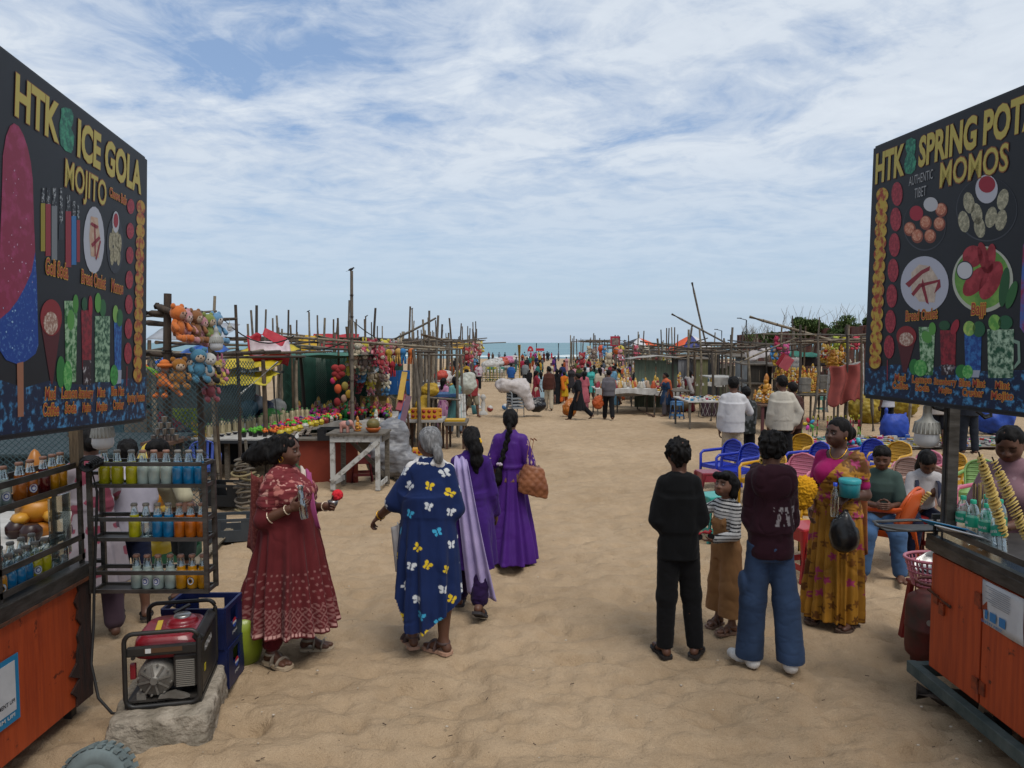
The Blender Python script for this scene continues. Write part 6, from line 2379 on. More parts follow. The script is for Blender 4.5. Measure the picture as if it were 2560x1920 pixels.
 # ---- plastic furniture
_ch={}
def plastic_chair(p,rz,c,label,group='plastic chairs',slots=False,s=.87):
 k=(c,slots)
 if k in _ch:
  return dup(_ch[k],p,rz,label,group,s)
 m_=mat('plastic_'+c,c,.38,col2=tuple(.85*q for q in lin(c)),nscale=3,coat=.15)
 r=thing('plastic_chair',label,'chair',p,rz,group)
 mb=MB()
 mb.sheet(lambda u,v:((u-.5)*(.46-.04*v),-.23+.45*v,.42-.03*math.sin(PI*v)*math.sin(PI*u)+(.015 if v>.9 else 0)-.02*max(0,.12-v)*8),8,8,m_,.014)
 mb.build('seat',r)
 def bk(u,w):
  return Vector((u*(.20+.05*w),.20+.14*w+.05*(1-u*u)*math.sin(PI*w)*.9,.42+.44*w))
 prof=lambda w:math.sqrt(max(0.0,1-max(0.0,(w-.52)/.48)**2.2))
 rim=[bk(-prof(w),w) for w in np.linspace(0,.995,12)]+[bk(prof(w),w) for w in np.linspace(.995,0,12)]
 mb=MB()
 mb.tube(rim,.016,m_,7)
 mb.build('back_rim',r)
 if slots:
  for i in range(5):
   u=-.72+.36*i
   mb=MB()
   wt=.52+.48*(1-abs(u)**2.0)**.5
   mb.tube([bk(u,w) for w in np.linspace(0,wt*.98,6)],.030 if i%2==0 else .024,m_,6,flat=.3,up=(0,1,0))
   mb.build('back_slat',r)
 else:
  for i in range(6):
   w0,w1=.16+.135*i,.16+.135*(i+1)-.030
   mb=MB()
   mb.sheet(lambda u,v,w0=w0,w1=w1:bk((u*2-1)*prof(w0+(w1-w0)*v)*.97,w0+(w1-w0)*v)+Vector((0,.012*math.sin(PI*v),0)),8,3,m_,.008)
   mb.build('back_rib',r)
  mb=MB()
  mb.sheet(lambda u,v:bk((u*2-1)*prof(.1+.86*v)*.96,.1+.86*v)+Vector((0,.014,0)),8,8,m_,.005)
  mb.build('back_panel',r)
 for q in (-1,1):
  mb=MB()
  mb.tube([(q*.27,-.24,.0),(q*.265,-.235,.40),(q*.275,-.23,.60),(q*.285,-.16,.645),(q*.28,.05,.65),(q*.25,.25,.66),(q*.235,.30,.68)],[.028,.032,.03,.03,.03,.028,.02],m_,7,flat=.6)
  mb.build('arm',r)
  mb=MB()
  mb.tube([(q*.25,.30,0),(q*.225,.22,.43)],[.024,.034],m_,7,flat=.7)
  mb.build('leg',r)
  mb=MB()
  mb.bar((q*.235,-.23,.40),(q*.215,.22,.415),.012,.06,m_,up=(0,0,1))
  mb.build('apron',r)
 mb=MB()
 mb.bar((-.25,-.235,.39),(.25,-.235,.39),.012,.07,m_,up=(0,0,1))
 mb.build('apron',r)
 r.scale=(s,s,s)
 _ch[k]=r
 return r
def plastic_stool(p,rz,c,label,h=.45,s=1.0,group=None):
 m_=mat('plastic_'+c,c,.38,col2=tuple(.85*q for q in lin(c)),nscale=3,coat=.15)
 r=thing('plastic_stool',label,'stool',p,rz,group)
 mb=MB()
 mb.box((0,0,h-.015),(.29,.29,.03),m_,ch=.013)
 mb.build('seat',r)
 for a in (-1,1):
  for b in (-1,1):
   mb=MB()
   mb.tube([(a*.165,b*.165,0),(a*.125,b*.125,h-.02)],[.026,.036],m_,6)
   mb.build('leg',r)
 for k in range(4):
  t=k*PI/2
  M=Matrix.Rotation(t,3,'Z')
  mb=MB()
  mb.bar(M@Vector((-.145,-.15,.12)),M@Vector((.145,-.15,.12)),.012,.05,m_,up=(0,0,1))
  mb.build('brace',r)
  mb=MB()
  mb.bar(M@Vector((-.12,-.13,h-.07)),M@Vector((.12,-.13,h-.07)),.012,.10,m_,up=(0,0,1))
  mb.build('apron',r)
 r.scale=(s,s,s)
 return r
def net(name,label,c00,c10,c01,c11,sp,m_,w=.004,sag=0.0,cat='net',group=None,parent=None):
 """a knotted net of crossing strands between four corners"""
 c00,c10,c01,c11=(Vector(q) for q in (c00,c10,c01,c11))
 Wd,Hd=(c10-c00).length,(c01-c00).length
 nrm=(c10-c00).cross(c01-c00).normalized()
 def q(u,v):
  return c00*(1-u)*(1-v)+c10*u*(1-v)+c01*(1-u)*v+c11*u*v+nrm*(sag*math.sin(PI*u)*math.sin(PI*v)+sag*.4*math.sin(u*11)*math.sin(v*7))
 mb=MB()
 n=int((Wd+Hd)/sp)
 for sgn in (1,-1):
  for i in range(n):
   pts=[]
   for k in range(9):
    y=Hd*k/8
    x=(i*sp-Hd if sgn>0 else i*sp)+sgn*y
    pts.append((x/Wd,y/Hd))
   pts=[(a,b) for a,b in pts if -.001<=a<=1.001]
   for (a0,b0),(a1,b1) in zip(pts,pts[1:]):
    mb.bar(q(a0,b0),q(a1,b1),w,w,m_)
 if not mb.v:
  return None
 o=mb.build(name)
 tag(o,label,cat,group)
 return o
def tarp(name,label,fn,nu,nv,c,cat='tarpaulin',group=None,rough=.6):
 mb=MB()
 mb.sheet(fn,nu,nv,mat('tarp_'+c,c,rough,col2=tuple(.75*q for q in lin(c)),nscale=4,bump=.2,bscale=16),.008)
 return solo(mb,name,label,cat,group)
def wob(u,v,s,a,seed=0):
 return a*(math.sin(u*9*s+seed)*math.sin(v*7*s+1.3*seed)+.6*math.sin((u+v)*15*s+seed))
def frame_stall(label,x0,x1,y0,y1,zt,npx=3,npy=3,up=.5,r=.035,group='bamboo stall frames',beams=4,name='bamboo_stall',thick_post=None):
 """a bare bamboo stall: posts sunk in the sand, beams lashed across"""
 rt=thing(name,label,'stall frame',((x0+x1)/2,(y0+y1)/2,ground((y0+y1)/2)),0,group)
 for i in range(npx):
  for j in range(npy):
   if 0<i<npx-1 and 0<j<npy-1:
    continue
   x,y=x0+(x1-x0)*i/max(1,npx-1)+jit(.1),y0+(y1-y0)*j/max(1,npy-1)+jit(.15)
   pole_part(rt,(x,y,ground(y)-.1),(x+jit(.12),y+jit(.1),zt+rnd.uniform(-.25,up)),r*rnd.uniform(.8,1.15),nodes=False)
 for i in range(npy):
  y=y0+(y1-y0)*i/max(1,npy-1)+jit(.1)
  pole_part(rt,(x0-rnd.uniform(.1,.5),y,zt+jit(.22)),(x1+rnd.uniform(.1,.9),y+jit(.4),zt+jit(.25)),r*.75,name='beam',nodes=False,n=7)
 for i in range(beams):
  x=x0+(x1-x0)*i/max(1,beams-1)+jit(.15)
  pole_part(rt,(x,y0-rnd.uniform(.1,.5),zt+.06+jit(.16)),(x+jit(.5),y1+rnd.uniform(.1,.5),zt+.06+jit(.2)),r*.7,name='beam',nodes=False,n=7)
 return rt
def bird(p,rz,label):
 m_=mat('crow_black','#1a1b1f',.6)
 r=thing('crow',label,'bird',tuple(p),rz)
 mb=MB()
 mb.ell((0,0,.10),(.055,.115,.058),m_,10,7,Matrix.Rotation(R(28),3,'X'))
 mb.ell((0,.10,.175),(.036,.044,.036),m_,8,6)
 mb.tube([(0,.13,.175),(0,.19,.165)],[.014,.003],m_,5)
 mb.tube([(0,-.07,.06),(0,-.24,-.0)],[.035,.018],m_,6,flat=.4)
 mb.build('body',r)
 for q in (-1,1):
  mb=MB()
  mb.tube([(q*.02,.01,.06),(q*.02,.02,0)],.006,m_,4)
  mb.build('leg',r)
  mb=MB()
  mb.ell((q*.048,-.03,.105),(.012,.12,.045),m_,8,5,Matrix.Rotation(R(28),3,'X'))
  mb.build('wing',r)
 return r
 # ------------------------------------------------------------------ left row of stalls
XD=lambda px,D:(px-1280)/FPX*D
# ---- first display table with white cloth
zt1=.62
T1=thing('display_table','long low display table covered with white cloth behind the bottle rack','table',(-4.9,13.6,ground(13.6)))
L1=Vector(T1.location)
mb=MB()
quad=[(-6.3,12.15),(-3.62,12.15),(-4.35,15.6),(-6.3,15.6)]
mb.prism([(x-L1.x,y-L1.y,zt1-.03-L1.z) for x,y in quad],(0,0,.03),WHT)
mb.build('table_top',T1)
mb=MB()
mb.bar(Vector((-6.3,12.14,zt1-.05))-L1,Vector((-3.62,12.14,zt1-.05))-L1,.03,.05,DARKC)
mb.build('front_edge',T1)
for x,y in ((-6.1,12.4),(-4.9,12.3),(-3.8,12.3),(-4.5,15.3),(-6.0,15.3)):
 mb=MB()
 mb.box(Vector((x,y,(zt1+ground(y))/2-.05))-L1,(.07,.07,zt1-ground(y)+.0),GREYW)
 mb.build('leg',T1)
mb=MB()
mb.box(Vector((-4.9,13.4,.25))-L1,(2.3,.05,.55),DARKC)
mb.build('dark_curtain',T1)
mb=MB()
RBRD=mat('red_board','#7c2f1c',.7,col2='#6b2717',nscale=2,bump=.1)
rb=thing('red_board','plain red brown board closing the front of the white display table','board',(-3.08,12.0,ground(12)))
mb=MB()
mb.box((0,0,.345),(.98,.04,.72),RBRD)
mb.build('panel',rb)
mb=MB()
mb.box((0,0.05,.725),(1.04,.30,.03),GREYW)
mb.build('ledge',rb)
tz=zt1+.002
pt=lambda px,D:(XD(px,D),D,tz)
for i in range(18):
 D=12.35+.16*i
 x=-5.20+.055*i
 goods('bowl',f_bowl,'dark_bowl',(x+.10,D-.06,tz),'small dark blue bowl in the diagonal row on the white table','bowl','dark bowls in a row')
 goods('cream',f_cream,'cream_ornament',(x-.06,D+.06,tz),'cream standing ornament with green top in the row behind the dark bowls','ornament','cream ornaments in a row',rnd.uniform(.95,1.3),0)
 if i%2==0:
  goods('cream',f_cream,'cream_ornament',(x-.26,D+.10,tz),'cream standing ornament in the second row behind the dark bowls','ornament','cream ornaments in a row',rnd.uniform(1.0,1.35),.4)
for i in range(7):
 goods('yfig%d'%(i%2),f_idol('#a89a2a' if i%2 else '#98a03a','#7a8a2a'),'yellow_ornament',(-5.62+.09*(i%4),12.4+.25*(i//4)+jit(.05),tz),'yellow green small idol at the left end of the white table','ornament','yellow idols at the left end',.8)
fc=['#4f9a22','#5ea82a','#5a2a6a','#6a2f86','#c4561c','#b83a4a','#c01f4e','#a01f3e','#c43a6a','#b02a5a','#8a2a6a','#c22a2a']
k=0
for row in range(4):
 for i in range(15):
  D=12.35+.19*i+.05*row
  x=-4.62+.17*row+.045*i*(1-row*.1)
  c=fc[(k*5+row*3)%len(fc)] if i>2 else ('#55a02a' if row<2 else '#c4601c')
  goods('fp'+c,f_flowerpot(c),'flower_pot',(x+jit(.02),D+jit(.03),tz),'ornament pot of bright artificial flowers in the packed rows of the white table','flower pot','flower pots in packed rows',rnd.uniform(.8,1.05))
  k+=1
for i in range(12):
 c=['#b09a1c','#b5a024','#7a2020','#a9a59c','#a9a59c','#b09a1c'][0 if i<4 else (i%6)]
 goods('pt'+c,f_pot(c),'painted_pot',(-4.0+.0*i+.028*i,12.4+.26*i,tz),'round painted clay pot in the row along the flower pots','pot','painted pots in a row',.95)
for row in range(3):
 for i in range(13):
  goods('cup',f_cup,'brown_cup',(-3.78+.11*row-.052*i*.9+(.0),12.35+.22*i+.05*row,tz),'small brown cup with pale rim in the rows on the white table','cup','brown cups in rows',1.0)
crate((-3.05,12.0,.63),R(4),'black plastic crate on the red board ledge',mat('crate_black','#17181a',.5),(.36,.26,.20),False,name='plastic_crate')
# ---- white wooden table with a pink elephant and a gourd
WT=thing('wooden_table','worn white painted wooden table with diagonal brace','table',(-2.47,11.5,ground(11.5)))
L=Vector(WT.location)
g0=ground(11.4)
hT=.82-g0
for (x,y,m_) in ((-.36,-.22,WPAINT),(.35,-.22,WPAINT),(.42,.24,GREYW),(-.30,.24,GREYW)):
 mb=MB();mb.box((x,y,hT/2-.02),(.07,.06,hT-.04),m_);mb.build('leg',WT)
mb=MB();mb.box((.02,0,hT),(.92,.62,.03),GREYW);mb.build('table_top',WT)
for a,b,m_ in (((-.39,-.258,hT-.07),(.40,-.258,hT-.07),WPAINT),((.43,-.25,hT-.07),(.455,.27,hT-.07),GREYW)):
 mb=MB();mb.bar(a,b,.02,.11,m_,up=(0,0,1));mb.build('apron',WT)
for a,b in (((-.38,-.262,.14),(.36,-.262,hT-.12)),((.40,-.22,.10),(.42,.26,.10)),((-.34,-.2,.12),(-.28,.24,.12))):
 mb=MB();mb.bar(a,b,.025,.075,WPAINT,up=(0,0,1));mb.build('brace',WT)
mb=MB();mb.bar((-.25,.25,hT-.1),(.40,.25,.12),.025,.06,GREYW,up=(0,0,1));mb.build('brace',WT)
r=thing('elephant_ornament','pink clay elephant standing on the white wooden table','elephant',(-2.64,11.30,.837))
PKE=col_mat('#a8776c',.6)
V,F=sdf_mesh([EL((0,0,.125),(.085,.06,.062),.03),EL((.085,0,.15),(.05,.048,.052),.02),RC((.12,0,.14),(.15,0,.06),.02,.012,.02),RC((.15,0,.06),(.165,0,.035),.012,.010,.01),RC((-.05,.03,.1),(-.05,.03,.012),.022,.022,.01),RC((-.05,-.03,.1),(-.05,-.03,.012),.022,.022,.01),RC((.05,.03,.1),(.05,.03,.012),.022,.022,.01),RC((.05,-.03,.1),(.05,-.03,.012),.022,.022,.01)],.010)
mesh_np('body',V,F,PKE,r)
for q in (-1,1):
 mb=MB();mb.ell((.06,q*.05,.155),(.035,.010,.042),col_mat('#6d6a70',.6),10,6);mb.build('ear',r)
r=thing('gourd','striped brown gourd sitting in an orange bowl','gourd',(-2.20,11.35,.868))
mb=MB()
mb.ell((0,0,.095),(.105,.105,.095),mat('gourd','#6e5a2a',.5,col2='#4a4a24',nscale=5,stretch=(1,1,5)),18,10)
mb.build('gourd_body',r)
r=thing('clay_bowl','shallow orange bowl holding the gourd on the white wooden table','bowl',(-2.20,11.35,.837))
mb=MB();mb.lathe([(.07,0),(.10,.03),(.125,.075),(.118,.075),(.09,.035),(0,.02)],(0,0,0),col_mat('#a4521e',.45),22);mb.build('bowl_body',r)
goods('goldf',f_gold,'gold_ornament',(-2.48,11.5,.837),'small yellow horse rider ornament behind the pink elephant','ornament',None,.75)
goods('whitef',f_idol('#b0aea8','#a8a6a2','#a09a8c'),'white_ornament',(-2.22,11.72,.837),'white flower like ornament behind the gourd','ornament',None,1.0)
V,F=sdf_mesh([EL((0,0,.35),(.42,.32,.38),.08),EL((.05,.05,.75),(.28,.24,.28),.1),EL((.35,-.1,.2),(.22,.2,.24),.08)],.03)
V=V+vnormals(V,F)*(fbm(V*8,3,2)*.03)[:,None]
o=mesh_np('covered_bundle',V,F,mat('grey_sheet','#7d7d80',.45,col2='#565659',nscale=5,bump=.5,bscale=14,stretch=(1,1,4)))
o.location=(-2.15,12.5,ground(12.4))
tag(o,'heap wrapped in grey white plastic sheet behind the white wooden table','bundle')
plastic_stool((-2.55,12.15,ground(12.1)),.2,'#7a2a30','red plastic stool half hidden under the white wooden table',.42)
box_y=lambda p,lab,s=(.22,.20,.22):None
YEL=mat('yellow_box','#b08a1a',.5)
REDD=mat('red_dot','#8a2218',.5)
def dotted_box(p,s,label,rz=0.0):
 r=thing('dotted_box',label,'box',p,rz)
 mb=MB();mb.box((0,0,s[2]/2),s,mat('dotted_yellow','#b5801c',.5),ch=.006);mb.build('carton',r)
 n=3
 for i in range(n):
  for j in range(2):
   mb=MB()
   mb.lathe([(.001,0),(min(s[0]/n,s[2]/2)*.34,0),(min(s[0]/n,s[2]/2)*.34,.003),(.0,.003)],(-s[0]/2+s[0]*(i+.5)/n,-s[1]/2-.001,s[2]*(.28+.46*j)),REDD,12,Matrix.Rotation(PI/2,3,'X'))
   mb.build('red_dot',r)
 return r
dotted_box((-1.63,12.6,.18),(.24,.22,.22),'yellow carton with red dots on yellow crate by the covered bundle',.1)
crate((-1.63,12.6,ground(12.6)),.1,'yellow plastic crate under the dotted carton',mat('crate_yellow','#a8861c',.5),(.40,.30,.26),False,name='plastic_crate')
# ---- blue chair behind the bottle rack, cardboard box, coil of rope
plastic_chair((XD(510,11.4),11.3,ground(11.3)),R(25),'#3a4f9c','mid blue plastic chair with slatted back behind the bottle rack','plastic chairs',True)
r=thing('cardboard_box','brown cardboard box with pink tape under the white display table','box',(-3.72,12.35,ground(12.3)))
mb=MB();mb.box((0,0,.22),(.42,.34,.44),mat('cardboard','#7a6650',.85),ch=.004);mb.build('carton',r)
mb=MB();mb.box((-.02,-.173,.22),(.05,.003,.42),mat('tape','#a58f8a',.5));mb.build('tape',r)
r=thing('rope_coils','stack of coiled grey cane ropes standing behind the maroon woman','coils',(XD(610,9.6),9.6,ground(9.6)))
for i in range(12):
 mb=MB()
 z,rr_=.04+.062*i,.13+jit(.03)
 cx,cy=jit(.03),jit(.03)
 mb.tube([(cx+math.cos(t)*rr_,cy+math.sin(t)*rr_,z+.015*math.sin(t*2+i)) for t in np.linspace(0,6.283,17)],.016,rnd.choice([BAM[2],BAM[0],mat('cane','#7d7050',.7)]),5,cap=False)
 mb.build('coil',r)
mb=MB();mb.bar((.06,0,0),(-.02,.05,.98),.03,.03,GREYW);mb.build('stake',r)
# ---- crates behind the rack
for px,py,lab,c in ((585,1345,'grey plastic crate behind the rack beside the bamboo log','#3a3f44'),(430,1400,'dark green plastic crate behind the boy in cream shirt','#1d4a34')):
 p=G(px,py)
 crate((p.x,p.y,0),.2,lab,col_mat(c,.5),(.50,.36,.26),False,name='plastic_crate')
p=G(560,1270)
crate((p.x,p.y+.1,0),-.1,'black plastic crate behind the right end of the bottle rack',mat('crate_black','#17181a',.5),(.46,.36,.30),False,name='plastic_crate')
mb=MB()
mb.tube([G(470,1440)+Vector((0,0,.05)),G(590,1320)+Vector((0,0,.05))],.055,BAM[2],10)
solo(mb,'bamboo_log','thick pale bamboo log lying on the sand behind the rack','log')
# ---- second table with packed figurines
table('far display table packed with painted figurines under the net stall',-5.0,-2.75,16.0,18.4,.50,WHT,GREYW,drop=.16)
tz2=.503
pal=[('#a8465a','#b86a6a','#b08a30'),('#8a2a5a','#b03a6a','#b5952a'),('#b07a6a','#a8685a','#8a5a4a'),('#2a4a8a','#b0701c','#b09a2a'),('#b0aea6','#a89a8a','#b08a30'),('#b08a1c','#2a6a3a','#8a2a22')]
for i in range(46):
 x=-4.85+2.0*((i*37)%46)/46
 y=16.35+1.9*((i*17)%46)/46
 c=pal[i%6]
 goods('idol%d'%(i%6),f_idol(*c),'painted_idol',(x,y,tz2),'painted clay idol in bright colours among the crowd on the far display table','idol','painted idols on the far table',rnd.uniform(.75,1.35),jit(.6))
for i in range(40):
 c=['#5a2a7a','#8a2a7a','#b02a5a','#c23a6a','#b0302a'][i%5]
 goods('fp'+c,f_flowerpot(c),'flower_pot',(-4.6+1.75*rnd.random(),16.12+.9*rnd.random(),tz2),'ornament pot of purple or pink flowers near the front of the far display table','flower pot','flower pots on the far table',rnd.uniform(1.1,1.5))
goods('parrot',f_parrot,'green_statue',(XD(864,16.2),16.2,tz2),'green bird statue at the front of the far display table','statue',None,1.0,0)
goods('parrot',f_parrot,'green_statue',(XD(918,17.2),17.2,tz2+.05),'green bird statue further right standing on the wooden crate','statue',None,.95,.3)
table('low grey table with brown pots continuing right of the far display table',-2.70,-1.95,16.3,18.6,.46,mat('grey_sheet2','#8a8884',.7),GREYW)
for i in range(24):
 c=['#3a2018','#2a1a16','#a9a59c','#b09a1c','#8a2a3a'][i%5]
 goods('pt'+c,f_pot(c),'clay_pot',(-2.6+.55*rnd.random(),16.4+1.9*i/24,.462),'small clay pot on the low grey table','pot','clay pots on the low grey table',rnd.uniform(.6,1.1))
r=thing('wooden_bench','pale yellow wooden crate bench behind the green statues','bench',(XD(930,18.9),18.9,ground(18.9)))
PY=mat('pale_pine','#8a713c',.7,col2='#705a30',nscale=6)
mb=MB();mb.box((0,0,.78),(.75,.5,.05),PY);mb.build('seat',r)
mb=MB();mb.box((0,.24,1.0),(.75,.04,.12),PY);mb.build('backrest',r)
for q in (-1,1):
 mb=MB();mb.box((q*.34,.22,.55),(.06,.06,1.05),PY);mb.build('leg',r)
 mb=MB();mb.box((q*.34,-.2,.40),(.06,.06,.78),PY);mb.build('leg',r)
r=plush((XD(955,19.6),19.6,.62),'#a3845a','huge tan teddy bear wrapped in clear plastic on the stall bench',3.0,R(30),'#b09a78',group='plush toys hung on the bamboo frames')
mb=MB();mb.ell((0,-.01,.06),(.17,.165,.29),glass_mat('plastic_wrap',(.93,.92,.9),.75,.15),14,10);mb.build('plastic_wrap',r)
# ---- bamboo and net stall
FS=frame_stall('big bamboo frame of the plush stall with green net walls',-5.1,-2.05,15.6,20.0,2.22,3,3,.9,.045)
net('green_net','green shade net wall of the plush stall',(-6.2,19.6,ground(19)+.1),(-3.0,19.6,ground(19)+.1),(-6.2,19.6,2.0),(-3.0,19.6,2.0),.055,NETG,.012,.06)
gc=thing('shade_cloth','strips of green and grey cloth hung behind the net wall of the plush stall','cloth',(-4.65,19.75,ground(19)))
for i in range(11):
 c=('#27443a','#5f665c','#2f4d42','#7d8078','#24403a','#45544a','#6f6a5a','#1f3a34','#566860','#8a8a80','#2c4a40')[i]
 mb=MB();mb.sheet(lambda u,v:(-1.65+.30*i+.31*u,wob(u+i,v,1,.04)+.02*(i%2),2.15*v+jit(.0)),4,8,mat('strip_'+c,c,.9,col2=tuple(.7*q for q in lin(c)),nscale=5,stretch=(4,1,.4)),.01);mb.build('strip',gc)
mb=MB()
mb.sheet(lambda u,v:(-5.3+2.3*u,15.6+3.6*v,1.98-.10*math.sin(PI*u)*math.sin(PI*v)+wob(u,v,1,.02)),16,10,mat('net_roof','#2c5a4c',.9,col2='#38675a',nscale=6))
solo(mb,'roof_net','sagging green net slung under the bamboo roof','net')
tp=thing('bamboo_mast','tallest bamboo pole with a crow perched on its top','pole',(XD(880,15.2),15.2,ground(15.2)))
pole_part(tp,(XD(878,15.2),15.2,ground(15.2)-.2),(XD(882,15.2),15.2,Zat(677,15.2)),.043,BAM[0],'pole',bend=.01,n=8)
bird((XD(881,15.2),15.2,Zat(679,15.2)),R(-75),'crow perched on top of the tallest bamboo pole').scale=(.45,.45,.45)
plc=['#8a2a30','#a89a82','#a34a5a','#b0a23a','#6a5a52','#b0727a','#b5ae9a','#7a2030','#4a7aa0','#8f8a80']
nm='red cream rose yellow brown pink white crimson blue grey'.split()
for i in range(22):
 px=892+5.2*i+jit(2)
 D=16.0+.09*i
 z=Zat(880+(0 if i%2 else 14),D)
 k=i%10
 plush((XD(px,D),D+jit(.2),z),plc[k],'%s plush doll in upper plush stall row, place %d from the tall pole'%(nm[k],i+1),rnd.uniform(.8,1.1),jit(.5),rnd.choice(['#b09a88','#b5aea0','#a88a78']),'round' if i%3 else 'long')
for i in range(20):
 px=880+26*(i%4)+jit(8)
 D=15.8+.12*i/2
 z=Zat(905+17*(i//4),D)
 k=(i*3+1)%10
 plush((XD(px,D),D,z),plc[k],'%s small plush in the hanging strings right of the tall pole, string %d place %d'%(nm[k],i%4+1,i//4+1),rnd.uniform(.5,.8),jit(.8),rnd.choice(['#b09a88','#b5aea0','#a88a78']),'round' if i%2 else 'long')
HEA=mat('heart_red','#7a1a1c',.9,bump=.4,bscale=60)
for i,(px,py,s,c,nm_) in enumerate(((846,922,.26,'#8a2a2a','large maroon heart cushion, upper'),(846,938,.25,'#7a2022','large maroon heart cushion, lower'),(832,952,.15,'#b02a5a','pink round cushion'),(838,946,.13,'#b5701c','orange ball cushion'),(845,972,.22,'#b5502a','bag of orange and pink balls'),(862,965,.2,'#8a7a3a','olive plush cushion'),(872,985,.2,'#a8862a','mustard plush cushion'),(843,1005,.2,'#7a2022','dark red cushion near the bottom'),(860,996,.18,'#9a7a6a','pale brown cushion near the bottom'))):
 D=15.4
 s*=.75
 mb=MB()
 m_=col_mat(c,.9,bump=.4,bscale=60)
 if 'heart' in nm_:
  for q in (-1,1):
   mb.ell((q*s*.35,0,s*.12),(s*.45,s*.3,s*.36),m_,12,8)
  mb.ell((0,0,-s*.14),(s*.42,s*.28,s*.35),m_,12,8)
 else:
  mb.ell((0,0,0),(s*.5,s*.42,s*.62),m_,12,8)
 o=solo(mb,'cushion',nm_+' hanging left of the tall pole','cushion')
 o.location=P(px,py,D)
for i,(px,py,c,n_) in enumerate(((972,882,'#b5983a','yellow'),(996,880,'#b08a4a','tan'),(1007,880,'#2f6a9a','blue'),(1029,880,'#b5602a','orange'),(980,912,'#8a1f2a','red'))):
 D=17.0
 r=thing('octopus_toy','%s knitted octopus hanging from the right side of the plush stall'%n_,'octopus toy',tuple(P(px,py,D)))
 m_=col_mat(c,.9,bump=.4,bscale=60)
 mb=MB();mb.ell((0,0,.0),(.085,.08,.09),m_,10,7);mb.build('head',r)
 for k in range(7):
  t=2*PI*k/7
  mb=MB();mb.tube([(math.cos(t)*.04,math.sin(t)*.04,-.06),(math.cos(t)*.07,math.sin(t)*.07,-.15),(math.cos(t)*.075,math.sin(t)*.06,-.28)],[.025,.02,.012],m_,5);mb.build('arm',r)
r=thing('blue_screen','bright blue painted panel behind the hanging octopuses','panel',(XD(994,18.6),18.6,ground(18.6)))
BLP=col_mat('#1f5a9a',.5)
for q in (-1,1):
 mb=MB();mb.box((q*.16,0,1.45),(.31,.04,.62),BLP,ch=.006);mb.build('leaf',r)
 mb=MB();mb.box((q*.28,.03,.75),(.05,.05,1.5),GREYW);mb.build('leg',r)
for i,(px0,py0,px1,py1,c,n_) in enumerate(((1012,930,1000,1000,'#a8842a','yellow'),(1008,985,996,1026,'#7a1f2c','dark red'),(1016,1005,996,1062,'#1f5f9a','blue'),(1022,990,1002,1072,'#5a3a4a','plum'))):
 D=15.3-.1*i
 a,b=P(px0,py0,D+.3),P(px1,py1,D)
 mb=MB();mb.bar(a,b,.12,.03,col_mat(c,.6),up=(0,1,.2))
 solo(mb,'leaning_plank','%s painted plank leaning on the frame beside the dotted boxes'%n_,'plank')
r=thing('plank_easel','dark brown wooden easel frame holding the coloured planks','easel',(XD(1005,15.6),15.6,ground(15.6)))
for a,b in (((1000,950),(1022,950)),((1010,945),(1024,1086)),((1004,945),(996,1086))):
 mb=MB();mb.bar(P(*a,15.6)-Vector(r.location),P(*b,15.6)-Vector(r.location),.04,.04,BROWNW);mb.build('bar',r)
 # ---- plush frame nearest the left cart
pf=thing('plush_stall','thick wooden post and crossbars hung with hooded plush toys by left menu board','stall frame',(-4.06,8.5,0))
DW=mat('dark_post','#463a30',.85,col2='#2d2520',nscale=7,stretch=(4,4,1),bump=.4)
pole_part(pf,(-4.06,8.5,-.1),(XD(424,8.5),8.5,Zat(734,8.5)),.056,DW,'post',bend=.01)
for (x0,y0,D0),(x1,y1,D1),rr_ in (((360,782,8.4),(455,786,8.6),.04),((392,765,8.5),(428,780,8.4),.045),((360,806,8.6),(424,812,8.5),.04),((430,786,8.5),(540,778,10),.022),((360,790,8.7),(556,796,10.6),.02),((360,884,8.4),(470,890,8.6),.035),((440,890,8.6),(700,878,11.5),.03),((520,800,10),(592,797,10.4),.03)):
 pole_part(pf,P(x0,y0,D0),P(x1,y1,D1),rr_,BAM[0] if rr_<.03 else DW,'crossbar',bend=.015)
pole_part(pf,(XD(545,10.4),10.4,-.1),(XD(541,10.4),10.4,Zat(740,10.4)),.026,BAM[2],'pole',bend=.02)
pole_part(pf,(XD(594,10.6),10.6,-.1),(XD(592,10.6),10.6,Zat(762,10.6)),.028,DW,'pole',bend=.01)
pole_part(pf,(XD(500,9.2),9.2,-.1),(XD(497,9.2),9.2,Zat(925,9.2)),.05,DW,'post',bend=.01)
for i,(px,py,c,n_,fc_,D,s) in enumerate(((445,815,'#b5622a','orange','#9a7a6a',8.3,1.05),(462,822,'#a8787c','dusty pink','#b09a94',8.5,1.0),(488,822,'#7a5030','brown','#a89684',8.7,1.0),(503,834,'#9a6a72','rose','#a88a84',8.9,.95),(520,830,'#6f7a3c','olive green','#a89684',9.0,1.0),(540,826,'#5a82a0','sky blue','#a8a09a',9.3,1.0))):
 plush(P(px,py,D),c,'%s hooded plush toy in the hanging row nearest the left menu board'%n_,s*.82,R(78),fc_,'round')
for i,(px,py,c,n_,D,s,e_) in enumerate(((448,940,'#8a5a1c','mustard brown',8.3,.95,'round'),(475,930,'#262a3a','navy',8.5,.95,'round'),(497,920,'#3f7088','teal blue',8.5,1.05,'round'),(522,925,'#b0aeaa','black and white panda',8.9,1.0,'round'),(541,935,'#a8923a','yellow',9.2,.8,'round'),(550,928,'#b06a80','pink',9.5,.8,'long'),(525,975,'#8a4a52','wine red',9.1,.9,'round'))):
 plush(P(px,py,D),c,'%s plush toy in the lower hanging row by left menu board'%n_,s*.78,R(40),'#a89684' if c!='#b0aeaa' else '#b5b3b0',e_,dark='#1c1c1e' if c=='#b0aeaa' else None)
